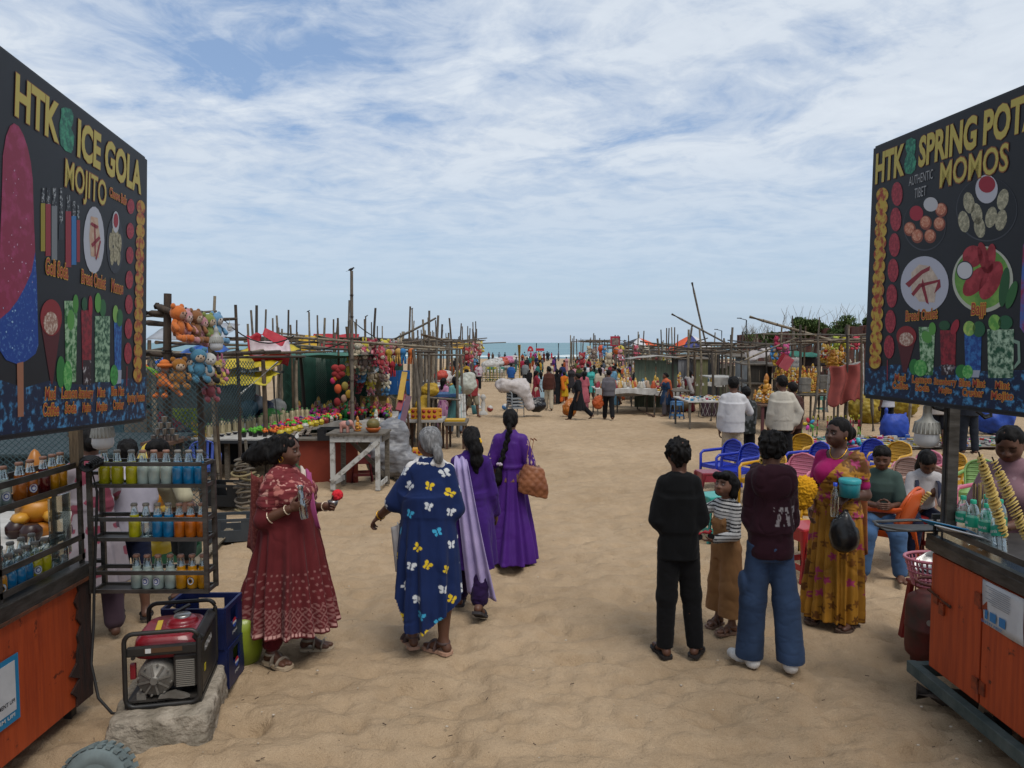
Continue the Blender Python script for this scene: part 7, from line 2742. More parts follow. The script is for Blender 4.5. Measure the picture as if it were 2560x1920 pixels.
r=thing('cloth_doll','orange cloth doll with round hat hanging left of the thick post','doll',tuple(P(412,930,8.2)))
OR_=col_mat('#b5622a',.9)
mb=MB();mb.ell((0,0,.075),(.085,.085,.03),OR_,12,6);mb.ell((.0,0,.10),(.055,.055,.045),OR_,10,6);mb.build('hat',r)
mb=MB();mb.ell((0,0,.03),(.045,.045,.05),col_mat('#8a5a44',.8),10,6);mb.build('head',r)
mb=MB();mb.lathe([(.03,.0),(.05,-.08),(.085,-.16),(0,-.16)],(-.02,0,0),OR_,10);mb.build('dress',r)
for q in (-1,1):
 mb=MB();mb.tube([(q*.04-.03,0,-.15),(q*.05-.05,0,-.26)],.028,OR_,6);mb.ell((q*.05-.05,-.02,-.27),(.035,.05,.03),OR_,8,5);mb.build('leg',r)
for i,(c,dx_) in enumerate((('#5f8a2a',0),('#b5622a',.10),('#4a8a3a',.2),('#b5622a',-.08))):
 mb=MB()
 a=P(352+10*i,905+8*i,8.2)
 mb.tube([a,a+Vector((.16,0,-.12)),a+Vector((.30,.05,-.28))],[.03,.05,.035],col_mat(c,.85),8,flat=.6)
 solo(mb,'hanging_pennant',('lime','orange','green','lower orange')[i]+' stuffed streamer hanging at the edge of left menu board','streamer')
lamp(P(541,857,8.4),1.25,'white led bulb hanging among the hooded plush toys',True)
lamp(P(574,820,10.2),.55,'tiny white bulb hanging from the far plush crossbar',True)
bird(P(458,781,8.6),R(-70),'small crow sitting on the plush frame crossbar').scale=(.3,.3,.3)
net('fish_net','dark teal diamond net stretched between plush frame posts',P(365,1090,8.7),P(640,1050,11),P(365,885,8.7),P(640,905,11),.075,NETD,.006,.03)
net('fish_net','dark teal diamond net hung behind the left cart',(-6.4,6.9,.55),(-3.2,7.6,.5),(-6.4,6.9,2.1),(-3.2,7.6,1.95),.06,NETD,.006,.03)
HUT=mat('dark_hut','#2f3436',.9,col2='#454b4c',nscale=3,stretch=(3,1,.5))
for x0,x1,y,z,c,n_ in ((-8.4,-6.6,12.2,1.25,'#34505c','dull blue'),(-6.5,-5.2,14.6,1.5,'#41484a','slate grey'),(-9.5,-7.0,16.0,1.6,'#5a5650','grey'),(-7.4,-6.2,17.6,1.75,'#6a6c68','pale grey'),(-9,-5,9.6,.75,'#2d3a3e','dark teal')):
 r=thing('stall_hut','%s sheet walled hut behind the plush frame'%n_,'hut',((x0+x1)/2,y,ground(y)))
 h=z-ground(y)
 mm=mat('hut_'+c,c,.85,col2=tuple(.6*q for q in lin(c)),nscale=3,stretch=(4,1,.6),bump=.3)
 n=int((x1-x0)/.35)
 for i in range(n):
  mb=MB();w=(x1-x0)/n;mb.box((-(x1-x0)/2+w*(i+.5),jit(.02),h/2+jit(.04)),(w-.015,.03,h),mm);mb.build('wall_sheet',r)
 mb=MB();mb.box((0,.6,h+.06),(x1-x0+.3,1.5,.04),mm,(R(4),0,0));mb.build('roof',r)
tarp('blue_tarp','bright blue tarpaulin roof behind the plush toys',lambda u,v:(XD(355,11)+.72*u,11+1.6*v,2.02+.12*v+.1*math.sin(PI*u)+wob(u,v,1,.03)-.25*(1-v)*.6),14,8,'#1c4f9a')
tarp('yellow_tarp','bright yellow tarpaulin roof left of the red umbrella',lambda u,v:(XD(545,13.2)+1.05*u,13+1.8*v,1.80+.38*v+wob(u,v,1.2,.04)),14,8,'#b5a01c')
tarp('yellow_tarp','smaller yellow tarpaulin behind the net under the red umbrella',lambda u,v:(XD(520,12.6)+1.0*u,12.6+.8*v,1.52+.2*v+wob(u,v,1.2,.03)),12,6,'#b5a42a')
tarp('red_awning','long red awning behind the bamboo roof of the plush stall',lambda u,v:(XD(775,24)+1.55*u,24+.5*v,2.05+.5*v+wob(u,v,1,.02)),12,5,'#9a1f2a','awning')
tarp('yellow_awning','yellow awning left of the long red awning',lambda u,v:(XD(740,23.5)+.75*u,23.5+.5*v,2.0+.5*v+wob(u,v,1,.02)),10,5,'#b5901c','awning')
tarp('white_sheet','pale sheet roof edge behind the plush frame',lambda u,v:(XD(365,15)+1.6*u,15+1.0*v,2.32+.35*v+wob(u,v,1,.02)),10,5,'#8f9298','sheet')
um=thing('market_umbrella','collapsed red and white advertising umbrella tilted over the stalls','umbrella',tuple(P(672,868,13.6)))
RU,WU=mat('umb_red','#a01a2a',.6,col2='#8a1524',nscale=6),mat('umb_white','#b5a8aa',.6,col2='#a58f94',nscale=9)
UC=lambda x,y,d:P(350+.787*x,650+.787*y,13.6+d)-Vector(um.location)
for m_,q in ((RU,((338,238,.0),(386,234,.25),(372,302,.1),(346,300,-.1))),(WU,((346,246,-.25),(446,272,.0),(480,300,-.15),(352,302,-.3))),(RU,((384,236,.1),(402,216,.3),(474,250,.5),(446,276,.0))),(WU,((446,274,.0),(472,252,.45),(480,300,.2),(466,294,.0))),(RU,((346,300,-.32),(480,292,-.2),(466,326,.1),(372,334,-.1))),(WU,((372,320,.2),(440,318,.2),(440,338,.3),(384,336,.3))),(RU,((400,306,.5),(478,292,.5),(470,334,.6),(410,336,.6)))):
 c=[UC(*p) for p in q]
 mb=MB();mb.sheet(lambda u,v:(c[0]*(1-u)+c[1]*u)*(1-v)+(c[3]*(1-u)+c[2]*u)*v+Vector((0,.08*math.sin(PI*u)*math.sin(PI*v),-.03*math.sin(u*7))),8,6,m_,.008);mb.build('canopy_panel',um)
mb=MB();mb.tube([UC(410,260,.2),Vector((.1,.25,-2.0))],.022,FRM,8);mb.build('pole',um)
PB=mat('ply_board','#57534a',.85,col2='#434037',nscale=5)
r=thing('plywood_board','worn grey brown plywood board with curved top beside the lime panel','board',(XD(552,13.4),13.4,ground(13.4)))
mb=MB();w=.38
mb.prism([(-w,0,.4),(w,0,.4),(w,0,1.15),(.2,0,1.22),(-.1,0,1.20),(-w,0,1.08)][::-1],(0,.03,0),PB);mb.build('panel',r)
for q in (-1,1):
 mb=MB();mb.box((q*.3,.05,.3),(.05,.05,.6),GREYW);mb.build('leg',r)
LM=mat('lime_mesh','#8f9a1c',.6,col2='#7a8618',nscale=6)
r=thing('lime_screen','yellow green perforated plastic panel behind the man in red','panel',(XD(461,12.6),12.6,ground(12.6)))
for i in range(9):
 for sg in (-1,1):
  mb=MB();x=-.27+.54*i/8
  mb.bar((x,.0+.004*sg,.55),(max(-.27,min(.27,x+sg*.27)),.004*sg,1.2),.02,.006,LM);mb.build('strand',r)
mb=MB();mb.box((0,.02,.87),(.54,.008,.66),mat('lime_back','#9aa51e',.6));mb.build('sheet',r)
for q in (-1,1):
 mb=MB();mb.box((q*.25,.03,.6),(.03,.03,1.2),GREYW);mb.build('leg',r)
for i,(px,py,D,s,c,n_) in enumerate(((640,1010,14.8,.22,'#8a8f98','silver wrapped'),(665,1025,14.9,.24,'#24304a','navy wrapped'),(690,1018,15.0,.22,'#a8a8a4','white wrapped'),(678,1040,14.6,.2,'#3a7a3a','green striped'),(620,1022,14.6,.22,'#3a5a6a','blue green'),(632,1000,15.2,.15,'#8a2a30','dark red'),(608,985,15.0,.22,'#a8a49c','cream drum'))):
 p=P(px,py,D)
 V,F=sdf_mesh([EL((0,0,0),(s,s*.8,s*.75),.05),EL((s*.3,0,s*.3),(s*.6,s*.5,s*.5),.05)],.03)
 V=V+vnormals(V,F)*(fbm(V*9+i*3,2,i)*.02)[:,None]
 o=mesh_np('wrapped_bundle',V,F,mat('bundle_'+c,c,.4,col2=tuple(.5*q for q in lin(c)),nscale=7,bump=.5,bscale=20))
 o.location=p
 tag(o,'%s bundle of goods stacked on the shelf between net and far table'%n_,'bundle')
table('rough shelf table holding wrapped bundles between the net and far table',XD(595,15),XD(705,15),14.6,15.5,.72,GREYW,GREYW,name='shelf_table')
mb=MB();mb.tube([P(598,988,12.2),P(695,905,12.6)],.02,WPAINT,6);solo(mb,'white_rod','pale rod slanting up across the net to the frame','rod')
table('small dark wooden stand carrying the steel cups behind rack',XD(370,7.4),XD(440,7.4),7.2,7.7,Zat(1100,7.4),BROWNW,GREYW,name='cup_stand',legw=.04)
STL=mat('steel','#9a9a98',.3,.9)
def f_steelcup(m):
 m.lathe([(.022,0),(.030,.06),(.031,.062),(.026,.062),(.02,.004),(0,.003)],(0,0,0),STL,10)
kk=0
for lv,n in enumerate((4,3,2,1)):
 for i in range(n):
  goods('steelcup',f_steelcup,'steel_cup',(XD(408,7.35)+(i-n/2+.5)*.066,7.35+(i-n/2)*.02,Zat(1100,7.4)+.001+.063*lv),'steel tumbler in the small pyramid behind the rack','cup','steel tumblers in a pyramid',1.0)
BGT=table('white display table with brown pots seen through the left cart',-5.4,-3.7,5.6,6.9,.62,WHT,GREYW)
goods('bigold',f_gold,'gold_idol',(XD(78,6.1),6.1,.622),'golden standing idol seen between the left cart rails','idol',None,2.2,.5)
goods('bigold2',f_idol('#b08a1c','#b5781c','#b59a2a'),'yellow_idol',(XD(360,6.5),6.5,.35),'yellow idol statue seen behind the hanging rack between two children','idol',None,3.0,.2)
for i in range(7):
 goods('bpot'+str(i%2),f_pot(['#2a1210','#33807a'][i==5]),'brown_pot',(-5.1+.19*i,5.85+.1*(i%2),.622),'dark brown glazed pot on the table seen through the left cart','pot','brown pots behind the left cart',1.05)
 # ---- stalls beyond
for i,(x0,x1,y0,y1,zt) in enumerate(((-6.4,-4.3,10.6,14.8,2.05),(-9.0,-5.6,21,27,2.35),(-5.0,-2.6,21.5,25,2.2),(-6.5,-2.6,27,33,2.25),(-9.5,-4,35,44,2.3),(-6.0,-2.9,44,56,2.2),(-9,-3.4,58,74,2.3),(-6.5,-4.2,78,96,2.2))):
 frame_stall('bare bamboo stall frame on the left, %s from the plush stall'%('nearest first second third fourth fifth sixth seventh'.split()[i]),x0,x1,y0,y1,zt,4 if i>2 else 3,4 if i>0 else 3,.3 if i==0 else (1.6 if i!=2 else .8),.035+.0006*y0,beams=6)
for i,(px,py0,D) in enumerate(((662,773,20),(685,795,22),(722,775,20),(742,800,24),(772,780,21),(778,795,25),(795,788,22),(800,806,26),(838,798,22),(843,795,18),(870,802,20),(890,798,22),(912,798,24),(918,790,26),(925,805,30),(942,815,34),(958,815,36),(1031,772,26),(1042,825,34),(1048,825,32),(1053,824,30),(1066,826,34),(1078,826,36),(1086,830,38),(1160,816,60),(1168,815,62),(1186,805,70),(1191,803,72),(1194,822,75),(740,830,17),(700,815,18),(705,822,19),(630,810,17),(730,812,19))):
 r=thing('bamboo_pole','upright bamboo pole rising above the left stalls, number %d from the plush frame'%(i+1),'pole',(XD(px,D),D,ground(D)),0,'poles above the left stalls')
 pole_part(r,(XD(px,D),D,ground(D)-.2),(XD(px+jit(5),D),D+jit(.2),Zat(py0,D)),(.034 if D<28 else .0011*D),None,'pole',bend=.012,nodes=False)
for px,py,D,s in ((771,781,21,'on a pole left of the tall bamboo pole'),(917,792,26,'on a pole right of the tall bamboo pole'),(1030,774,26,'on the lone thin mast near the gap')):
 bird(P(px,py,D),R(-80),'small crow perched '+s).scale=(.32,.32,.32)
for a,b,D,lab in (((985,848),(1090,795),21,'long bent bamboo rising to the right over the octopus toys'),((1060,860),(1218,845),55,'long thin bamboo beam over far left stalls'),((1090,862),(1265,856),70,'farthest thin bamboo beam reaching over the sea')):
 mb=MB();bamboo(mb,P(*a,D),P(*b,D),.03+.0005*D,BAM[0],.02,8,False)
 solo(mb,'bamboo_spar',lab,'beam')
 # ---- post stall with tables, dotted boxes, yellow sacks
ps=thing('post_stall','stall of four grey wooden posts with slatted side by the dotted boxes','stall frame',(XD(1095,19),19,ground(19)),0)
for px,D,yt in ((1033,18,880),(1046,18.3,878),(1062,21.5,868),(1146,19,875),(1157,20.5,885),(1052,21,850)):
 pole_part(ps,(XD(px,D),D,ground(D)-.1),(XD(px+(3 if px<1100 else -4),D),D,Zat(yt,D)),.05,BAM[0],'post',bend=.006,nodes=False)
for a,b,D in (((1028,886),(1162,888),18.6),((1020,880),(1150,872),21),((1040,992),(1150,1000),18.4)):
 pole_part(ps,P(*a,D),P(*b,D),.035,BAM[0],'beam',bend=.008,nodes=False)
r=thing('slat_board','whitish wooden slat board leaning against the post stall','board',tuple(P(1155,1030,18.5)))
for i in range(3):
 mb=MB();mb.bar(P(1149+6*i,985,18.6)-Vector(r.location),P(1151+6*i,1045,18.4)-Vector(r.location),.05,.02,WPAINT,up=(0,1,0));mb.build('slat',r)
table('grey topped wooden trading table with yellow dotted boxes',XD(1015,16.2),XD(1110,16.2),15.8,16.7,Zat(1046,16.2),mat('grey_sheet2','#8a8884',.7),BROWNW,thick=.05)
table('second wooden table with a yellow tray right of the dotted boxes',XD(1112,16.6),XD(1168,16.6),16.2,17.2,Zat(1052,16.6),GREYW,BROWNW,thick=.07)
zt=Zat(1046,16.2)+.002
dotted_box((XD(1046,16.1),16.1,zt),(.34,.22,.24),'long yellow carton with red dots, left one on the trading table')
dotted_box((XD(1074,16.05),16.0,zt),(.36,.22,.25),'long yellow carton with red dots, middle one on the trading table')
dotted_box((XD(1090,16.3),16.3,zt),(.20,.2,.22),'short yellow carton with red dots behind the middle one',.4)
mb=MB();mb.box((0,0,.02),(.45,.4,.04),mat('yellow_box','#b08a1a',.5));o=solo(mb,'yellow_tray','flat yellow tray on the second wooden table','tray');o.location=(XD(1138,16.6),16.6,Zat(1052,16.6)+.002)
def sack(p,s,c,label,cat='sack',seed=1,rz=0.0,name='sack',prims=None,gl=.6):
 V,F=sdf_mesh(prims or [EL((0,0,s[2]*.45),(s[0]*.5,s[1]*.5,s[2]*.46),.06),EL((s[0]*.12,0,s[2]*.85),(s[0]*.3,s[1]*.3,s[2]*.2),.08)],max(.02,s[2]*.045))
 V=V+vnormals(V,F)*(fbm(V*5/s[2]+seed*5,3,seed)*.045*s[2])[:,None]
 o=mesh_np(name,V,F,mat('sack_'+c,c,gl,col2=tuple(.7*q for q in lin(c)),nscale=5,bump=.5,bscale=16))
 o.location=p
 o.rotation_euler=(0,0,rz)
 return tag(o,label,cat)
sack((XD(1055,18.0),18.0,ground(18)+.5),(.42,.35,.62),'#a8861c','bulging yellow sack hanging at the left post of the post stall',seed=2)
sack((XD(1072,19),19,Zat(992,19)),(.55,.4,.35),'#a8861c','yellow cloth bundle thrown over the blue topped table',seed=5)
table('blue topped table inside the post stall',XD(1065,19.5),XD(1150,19.5),19.2,20.2,Zat(985,19.3),col_mat('#2f4f7a',.6),GREYW,thick=.08)
table('white covered table of goods behind the two girls',XD(1040,23.5),XD(1110,23.5),22.8,25.0,Zat(962,23.5),WHT,GREYW,drop=.1)
for i in range(26):
 c=['#b0aea8','#8a8a88','#a8a096','#b5b3ae','#5a5a5c','#a04a4a'][i%6]
 goods('bx'+c,f_box(c),'goods_box',(XD(1045,23.5)+.85*rnd.random(),23+1.8*rnd.random(),Zat(962,23.5)+.002),'small pale packet on the white covered table behind the two girls','packet','packets behind the two girls',rnd.uniform(.8,1.6))
sack((XD(1105,26),26,Zat(965,26)),(.8,.6,.55),'#b0aaa6','large white printed cloth bundle behind the two girls',seed=8)
sack((XD(1165,24),24,Zat(985,24)),(.7,.5,.7),'#a8aaa0','white patterned sack with blue prints by the post stall',seed=9)
sack((XD(1102,25),25,Zat(950,25)),(.5,.4,.32),'#a83a2a','red cloth bundle on top of the white bundle',seed=11)
for i in range(7):
 D=30+i*9
 table('far low trading table along the left lane, number %d'%(i+1),XD(1120,D)-1.0+.2*i,XD(1120,D)+1.0+.25*i,D,D+2.5,ground(D)+.75,WHT,GREYW,drop=.12,group='far tables on the left')
 for k in range(14):
  c=['#b0aea8','#8a2a3a','#a8862a','#b06a80','#5a7a8a','#c0b8a8'][k%6]
  goods('idolx%d'%(k%6),f_idol(c,'#a8a29a'),'far_ornament',(XD(1120,D)-.9+.2*i+1.9*rnd.random(),D+.2+2*rnd.random(),ground(D)+.752),'tiny ornament on a far left trading table','ornament','ornaments on far left tables',rnd.uniform(1,2))
tarp('yellow_tarp','small yellow tarpaulin on the far left stall roofs',lambda u,v:(XD(1128,52)+1.5*u,52+1.5*v,Zat(872,52)+.4*v+wob(u,v,1,.1)),10,6,'#b58a1c')
for i in range(16):
 D=45+i*1.6
 k=i%10
 plush((XD(1165+2.6*i+jit(3),D),D,Zat(880+rnd.uniform(-12,25),D)),plc[k],'%s plush toy hanging on the far left stall, number %d'%(nm[k],i+1),2.0,jit(1),'#b0a090')
for i,c in enumerate(('#b0aea8','#a8a01c','#2a7a6a','#a8a01c','#b0aea8','#3a8a7a')):
 D=56
 plastic_stool((XD(1212+8.5*i,D),D,ground(D)),0,c,'%s plastic seat in the row far along the lane'%('first white','first yellow','first teal','second yellow','second white','second teal')[i],.95,1.2)
base=GX(1288,25.2)
for i in range(4):
 c=plastic_chair((base.x,base.y,base.z+.11*i),R(28),'#7d8286','grey plastic chair in the stack under the white sack, %s'%('lowest','second','third','topmost')[i],'stacked grey chairs',False)
sack((base.x,base.y,base.z),(1,1,1),'#b3aba8','huge white plastic sack slumped over the stacked grey chairs',prims=[RC((-.35,.0,1.12),(.25,.05,.98),.22,.25,.1),RC((.25,.05,.98),(.52,0,.35),.22,.16,.1),EL((-.45,0,1.12),(.26,.25,.26),.1),EL((.15,.15,1.15),(.35,.25,.22),.1)],seed=3)
sack((base.x+.75,base.y+.4,base.z+.15),(.7,.6,.5),'#1d1d20','black plastic sack behind the stacked grey chairs',seed=4,gl=.3)
mb=MB();mb.tube([(XD(1300,25.6),25.6,ground(25.6)+.6),(XD(1298,25.6),25.6,Zat(862,25.6))],.055,col_mat('#a8842a',.6),8);solo(mb,'yellow_pole','upright yellow bamboo pole behind the stacked grey chairs','pole')
for px,py,c,n_ in ((1225,1030,'#8a3a34','red and cream ball'),(1262,1025,'#3a6a9a','blue and white ball')):
 mb=MB();mb.ell((0,0,.12),.12,col_mat(c,.5),12,8);mb.ell((.01,-.01,.15),(.105,.105,.105),WHT,12,8)
 o=solo(mb,'toy_ball',n_+' lying on the sand near the white sack','ball');o.location=G(px,py)
for px,py,h in ((1208,1036,.75),(1196,1020,.6)):
 mb=MB();mb.lathe([(.14,0),(.12,.06),(.05,.12),(.07,.3),(.04,.42),(.09,.5),(.05,.58),(0,.6)],(0,0,0),WHT,12)
 o=solo(mb,'white_pillar_ornament',('taller' if h>.7 else 'shorter')+' white turned ornament on sand by the boy in red','ornament');o.location=G(px,py);o.scale=(h/.6,)*3
p=G(1188,1034)
mb=MB();mb.lathe([(.11,0),(.15,.3),(.14,.3),(.10,.02),(0,.02)],(0,0,0),col_mat('#2a5a5c',.5),14);o=solo(mb,'bucket','dark teal bucket on the sand beside the boy in red','bucket');o.location=p
# ------------------------------------------------------------------ right row of stalls
BRK=mat('wall_red_brown','#5e3a32',.9,col2='#48302a',nscale=3,stretch=(1,1,3))
wa,wb_=Vector((31.2,99,-.87)),Vector((18.6,25,-.87))
r=thing('boundary_wall','long red brown boundary wall with dark barred openings behind right stalls','wall',tuple(wa))
n=26
for i in range(n):
 a,b=wa+(wb_-wa)*(i/n),wa+(wb_-wa)*((i+1)/n)
 a,b=a-wa,b-wa
 for z0,z1,nm_ in ((3.25,4.15,'upper_panel'),(-.1,.9,'plinth')):
  mb=MB();mb.bar(a+Vector((0,0,(z0+z1)/2)),b+Vector((0,0,(z0+z1)/2)),.22,z1-z0,BRK,up=(0,0,1));mb.build(nm_,r)
 mb=MB();mb.box(a+Vector((-.06,0,2.1)),(.42,.42,4.2),BRK);mb.build('pier',r)
 for k in range(1,4):
  mb=MB();c=a+(b-a)*(k/4);mb.box(c+Vector((0,0,2.05)),(.06,.06,2.4),BAM[3]);mb.build('bar',r)
LEAF=[mat('leaf_'+c,c,.9,spec=.1) for c in ('#3c4d2a','#4c5f38','#2f3d22','#5a683f')]
TWG=mat('dry_twig','#7d7566',.9)
def shrub(px,D,top,wpx,label,dense=1.0,twigs=30,seed=1):
 rr=random.Random(seed)
 x,w,zt=XD(px,D),wpx/FPX*D,Zat(top,D)
 z0=ground(D)
 r=thing('shrub',label,'tree',(x,D,z0),0,'shrubs behind the boundary wall')
 h=zt-z0
 for k in range(4):
  mb=MB();a=rr.uniform(0,6.28);mb.tube([(rr.uniform(-.2,.2),0,0),(math.cos(a)*w*.15,math.sin(a)*.4,h*.4),(math.cos(a)*w*.3,math.sin(a)*.8,h*.8)],[.12,.08,.03],TWG,6);mb.build('trunk',r)
 mb=MB()
 lob=[(rr.uniform(-.36,.36)*w,rr.uniform(-.9,.9),h*rr.uniform(.62,.86),w*rr.uniform(.10,.19)) for _ in range(15)]
 for i in range(int(8500*dense)):
  lx,ly,lz,lr=rr.choice(lob)
  a,b,q=rr.uniform(0,6.28),math.acos(rr.uniform(-1,1)),lr*rr.random()**.4
  c=Vector((lx+math.sin(b)*math.cos(a)*q,ly+math.sin(b)*math.sin(a)*q,lz+math.cos(b)*q*.75))
  s=rr.uniform(.08,.19)
  d=Vector((rr.uniform(-1,1),rr.uniform(-1,1),rr.uniform(-.2,1.2))).normalized()
  e=d.cross(Vector((rr.uniform(-1,1),rr.uniform(-1,1),rr.uniform(-1,1)))).normalized()
  mb.add([c-e*s*.4,c+d*s,c+e*s*.4],[(0,1,2)],rr.choice(LEAF))
 if mb.v:
  tag(mb.build('crown',r),kind='stuff')
 mb=MB()
 for i in range(twigs):
  bx=rr.uniform(-.45,.45)*w
  zb=h*rr.uniform(.70,.86)
  tp_=h*rr.uniform(.92,1.12) if dense>.3 else h*rr.uniform(.85,1.05)
  mb.tube([(bx,rr.uniform(-.6,.6),zb),(bx+rr.uniform(-.2,.2),rr.uniform(-.6,.6),(zb+tp_)/2),(bx+rr.uniform(-.4,.4),rr.uniform(-.6,.6),tp_)],[.02,.014,.006],TWG,4)
 tag(mb.build('bare_twigs',r),kind='stuff')
shrub(2010,56,782,125,'large dark green shrub with bare twigs on top, left of right menu board',1.0,26,3)
shrub(2135,50,778,130,'large dark green shrub with bare twigs, closest to the right menu board',1.0,26,5)
shrub(1918,64,815,42,'small green shrub standing between bare brush and big shrubs',.35,25,7)
shrub(1875,75,812,40,'bare brown brush at the far end of the boundary wall',.03,60,9)
for px,yt,D,lab in ((1864,800,60,'thin dark street lamp post above the far end of the wall'),(1803,827,75,'slim light pole standing against the sea')):
 r=thing('street_lamp',lab,'street lamp',(XD(px,D),D,ground(D)))
 z=Zat(yt,D)-ground(D)
 mb=MB();mb.tube([(0,0,0),(0,0,z)],[.07,.05],FRM,7);mb.build('pole',r)
 mb=MB();mb.bar((0,0,z),(-.6,0,z+.15),.06,.05,FRM);mb.build('lamp_arm',r)
 mb=MB();mb.box((-.6,0,z+.15),(.35,.12,.07),FRM);mb.build('lamp_head',r)
for a,b,D,rr_,lab in (((1679,785),(1880,892),27,.04,'long bamboo boom slanting down to the right over the stalls'),((1730,706),(1777,908),29,.042,'tallest thin bamboo leaning left, crossing the long boom'),((1874,792),(2160,874),23,.048,'thick bamboo boom reaching to the red cloth stall'),((1850,905),(1990,845),22,.03,'thin bamboo stay rising right in front of the wall'),((1730,815),(1722,870),33,.05,'short leaning bamboo by the striped umbrella')):
 mb=MB();bamboo(mb,P(*a,D),P(*b,D),rr_,BAM[0] if D>24 else BAM[2],.012,9)
 solo(mb,'bamboo_boom',lab,'boom')
for i,(px,py0,D) in enumerate(((1572,838,50),(1595,829,46),(1608,827,45),(1656,824,42),(1667,820,40),(1670,820,40),(1681,818,36),(1687,818,36),(1689,836,34),(1783,831,35),(1794,862,33),(1981,789,30),(2042,793,28),(2010,815,24),(1874,857,26),(1895,845,28),(1482,833,80),(1489,838,78),(1499,845,70),(1429,838,95),(1433,840,95),(1540,838,60),(1548,842,58),(1424,855,92),(2120,812,21),(2155,840,19),(1955,818,24))):
 r=thing('bamboo_pole','upright bamboo pole rising above the right stalls, number %d from the sea end'%(i+1),'pole',(XD(px,D),D,ground(D)),0,'poles above the right stalls')
 pole_part(r,(XD(px,D),D,ground(D)-.2),(XD(px+jit(5),D),D,Zat(py0,D)),.036 if D<30 else .0011*D,None,'pole',bend=.012,nodes=False)
for i,(x0,x1,y0,y1,zt,n_) in enumerate(((8.6,11.4,20.5,24.5,2.3,'golden idol stall'),(6.6,8.8,24,29,2.1,'wooden hut stall'),(6.4,10.5,31,38,1.75,'striped umbrella stall'),(7.4,12,40,52,1.7,'grey hut row'),(8.4,14,55,72,1.9,'far row'),(8.2,12,76,98,2.4,'row by the sea'))):
 frame_stall('bare bamboo stall frame on the right, over the '+n_,x0,x1,y0,y1,zt,4,4,.7,.035+.0006*y0,beams=7)
def canopy(px,D,yt,yb,rad,cols,label):
 z1,z0=Zat(yt,D),Zat(yb,D)
 r=thing('umbrella',label,'umbrella',(XD(px,D),D,ground(D)))
 g_=ground(D)
 for k in range(8):
  a0,a1=2*PI*k/8+.2,2*PI*(k+1)/8+.2
  mb=MB()
  mb.sheet(lambda u,v:((math.cos(a0)*(1-u)+math.cos(a1)*u)*v*rad,(math.sin(a0)*(1-u)+math.sin(a1)*u)*v*rad,z1-g_-(z1-z0)*v**1.25),3,5,cols[k%len(cols)],.01)
  mb.build('canopy_panel',r)
 mb=MB();mb.tube([(0,0,0),(0,0,z1-g_+.3)],.04,FRM,8);mb.build('pole',r)
ORU,BLU,WHU,BKU=(mat('umb_'+n_,c,.6) for n_,c in (('orange','#c0491c'),('blue','#27306a'),('white2','#b5b3b5'),('black','#25262b')))
canopy(1727,43,838,878,1.65,(ORU,BLU,WHU,ORU),'orange white and blue striped beach umbrella among the right stalls')
canopy(1597,60,845,864,1.7,(BKU,WHU,ORU,BKU),'black white and orange umbrella farther off among the right stalls')
gold_c=[('#a8701c','#b5822a','#9a5f18'),('#b08a3a','#b07030','#b59a3a'),('#b5aea0','#a8762a','#b08a30'),('#a8301c','#b0802a','#b08a30')]
def gold_on(n_,x0,x1,y0,y1,z0,z1,s,lab,grp,pal_=gold_c,key='gi'):
 for i in range(n_):
  t=rnd.random()
  goods(key+str(i%len(pal_)),f_idol(*pal_[i%len(pal_)]),'golden_idol',(x0+(x1-x0)*rnd.random(),y0+(y1-y0)*t,z0+(z1-z0)*(round(t*4)/4)),lab,'idol',grp,rnd.uniform(.8,1.3)*s,jit(.6))
GT=table('golden idol stall table on grey blocks behind the cream shirt man',XD(1975,22),XD(2080,22),21.3,23.4,Zat(985,21.8),GREYW,GREYW,rot=0)
zg=Zat(985,21.8)+.002
CB=mat('concrete_block','#77746e',.9,col2='#5f5c57',nscale=8)
for i,(px,py) in enumerate(((2012,975),(2013,957),(2058,968),(2058,950))):
 mb=MB();mb.box((0,0,0),(.26,.24,.20),CB,ch=.01);o=solo(mb,'concrete_block',('lower left','upper left','lower right','upper right')[i]+' grey block on the golden idol table','block');o.location=P(px,py-4,21.2)
for st in range(4):
 mb=MB();mb.box((XD(2030,22.2),22.0+.42*st,zg+.13*st),(1.55,.42,.02+.26*st*0+.03),GREYW);solo(mb,'display_step',('lowest','second','third','top')[st]+' wooden display step of the golden idol stall','shelf')
gold_on(95,XD(1975,22),XD(2085,22),21.9,23.5,zg+.02,zg+.48,1.0,'golden or painted idol packed on steps of the golden idol stall','idols of the golden idol stall')
gold_on(34,XD(2085,23),XD(2135,23),23.4,24.0,zg+.70,zg+.95,1.5,'large golden idol on the high shelf by the red cloth','large idols on the high shelf')
table('high shelf carrying large golden idols by the red cloth',XD(2075,23.6),XD(2140,23.6),23.3,24.2,zg+.68,GREYW,GREYW,name='high_shelf')
PT=table('dark wooden table with a low white tray of idols behind white shirt man',XD(1892,19.8),XD(1960,19.8),19.4,20.6,Zat(1010,19.8),BROWNW,mat('maroon_leg','#4a2426',.7),legw=.07)
gold_on(22,XD(1895,20),XD(1950,20),19.6,20.5,Zat(1010,19.8)+.002,Zat(1010,19.8)+.1,.8,'small golden idol on the dark wooden table','idols on the dark wooden table')
goods('tallgold',f_gold,'tall_gold_idol',(XD(1917,20.5),20.5,Zat(1000,20)),'tallest golden idol on the dark wooden table','idol',None,2.2)
r=thing('dotted_banner','hanging white cloth banner printed with rows of grey marks','banner',tuple(P(1984,920,23.6)))
mb=MB();mb.sheet(lambda u,v:((u-.5)*.40,.02*math.sin(u*9),.34-.68*v),8,8,WHT,.006);mb.build('cloth',r)
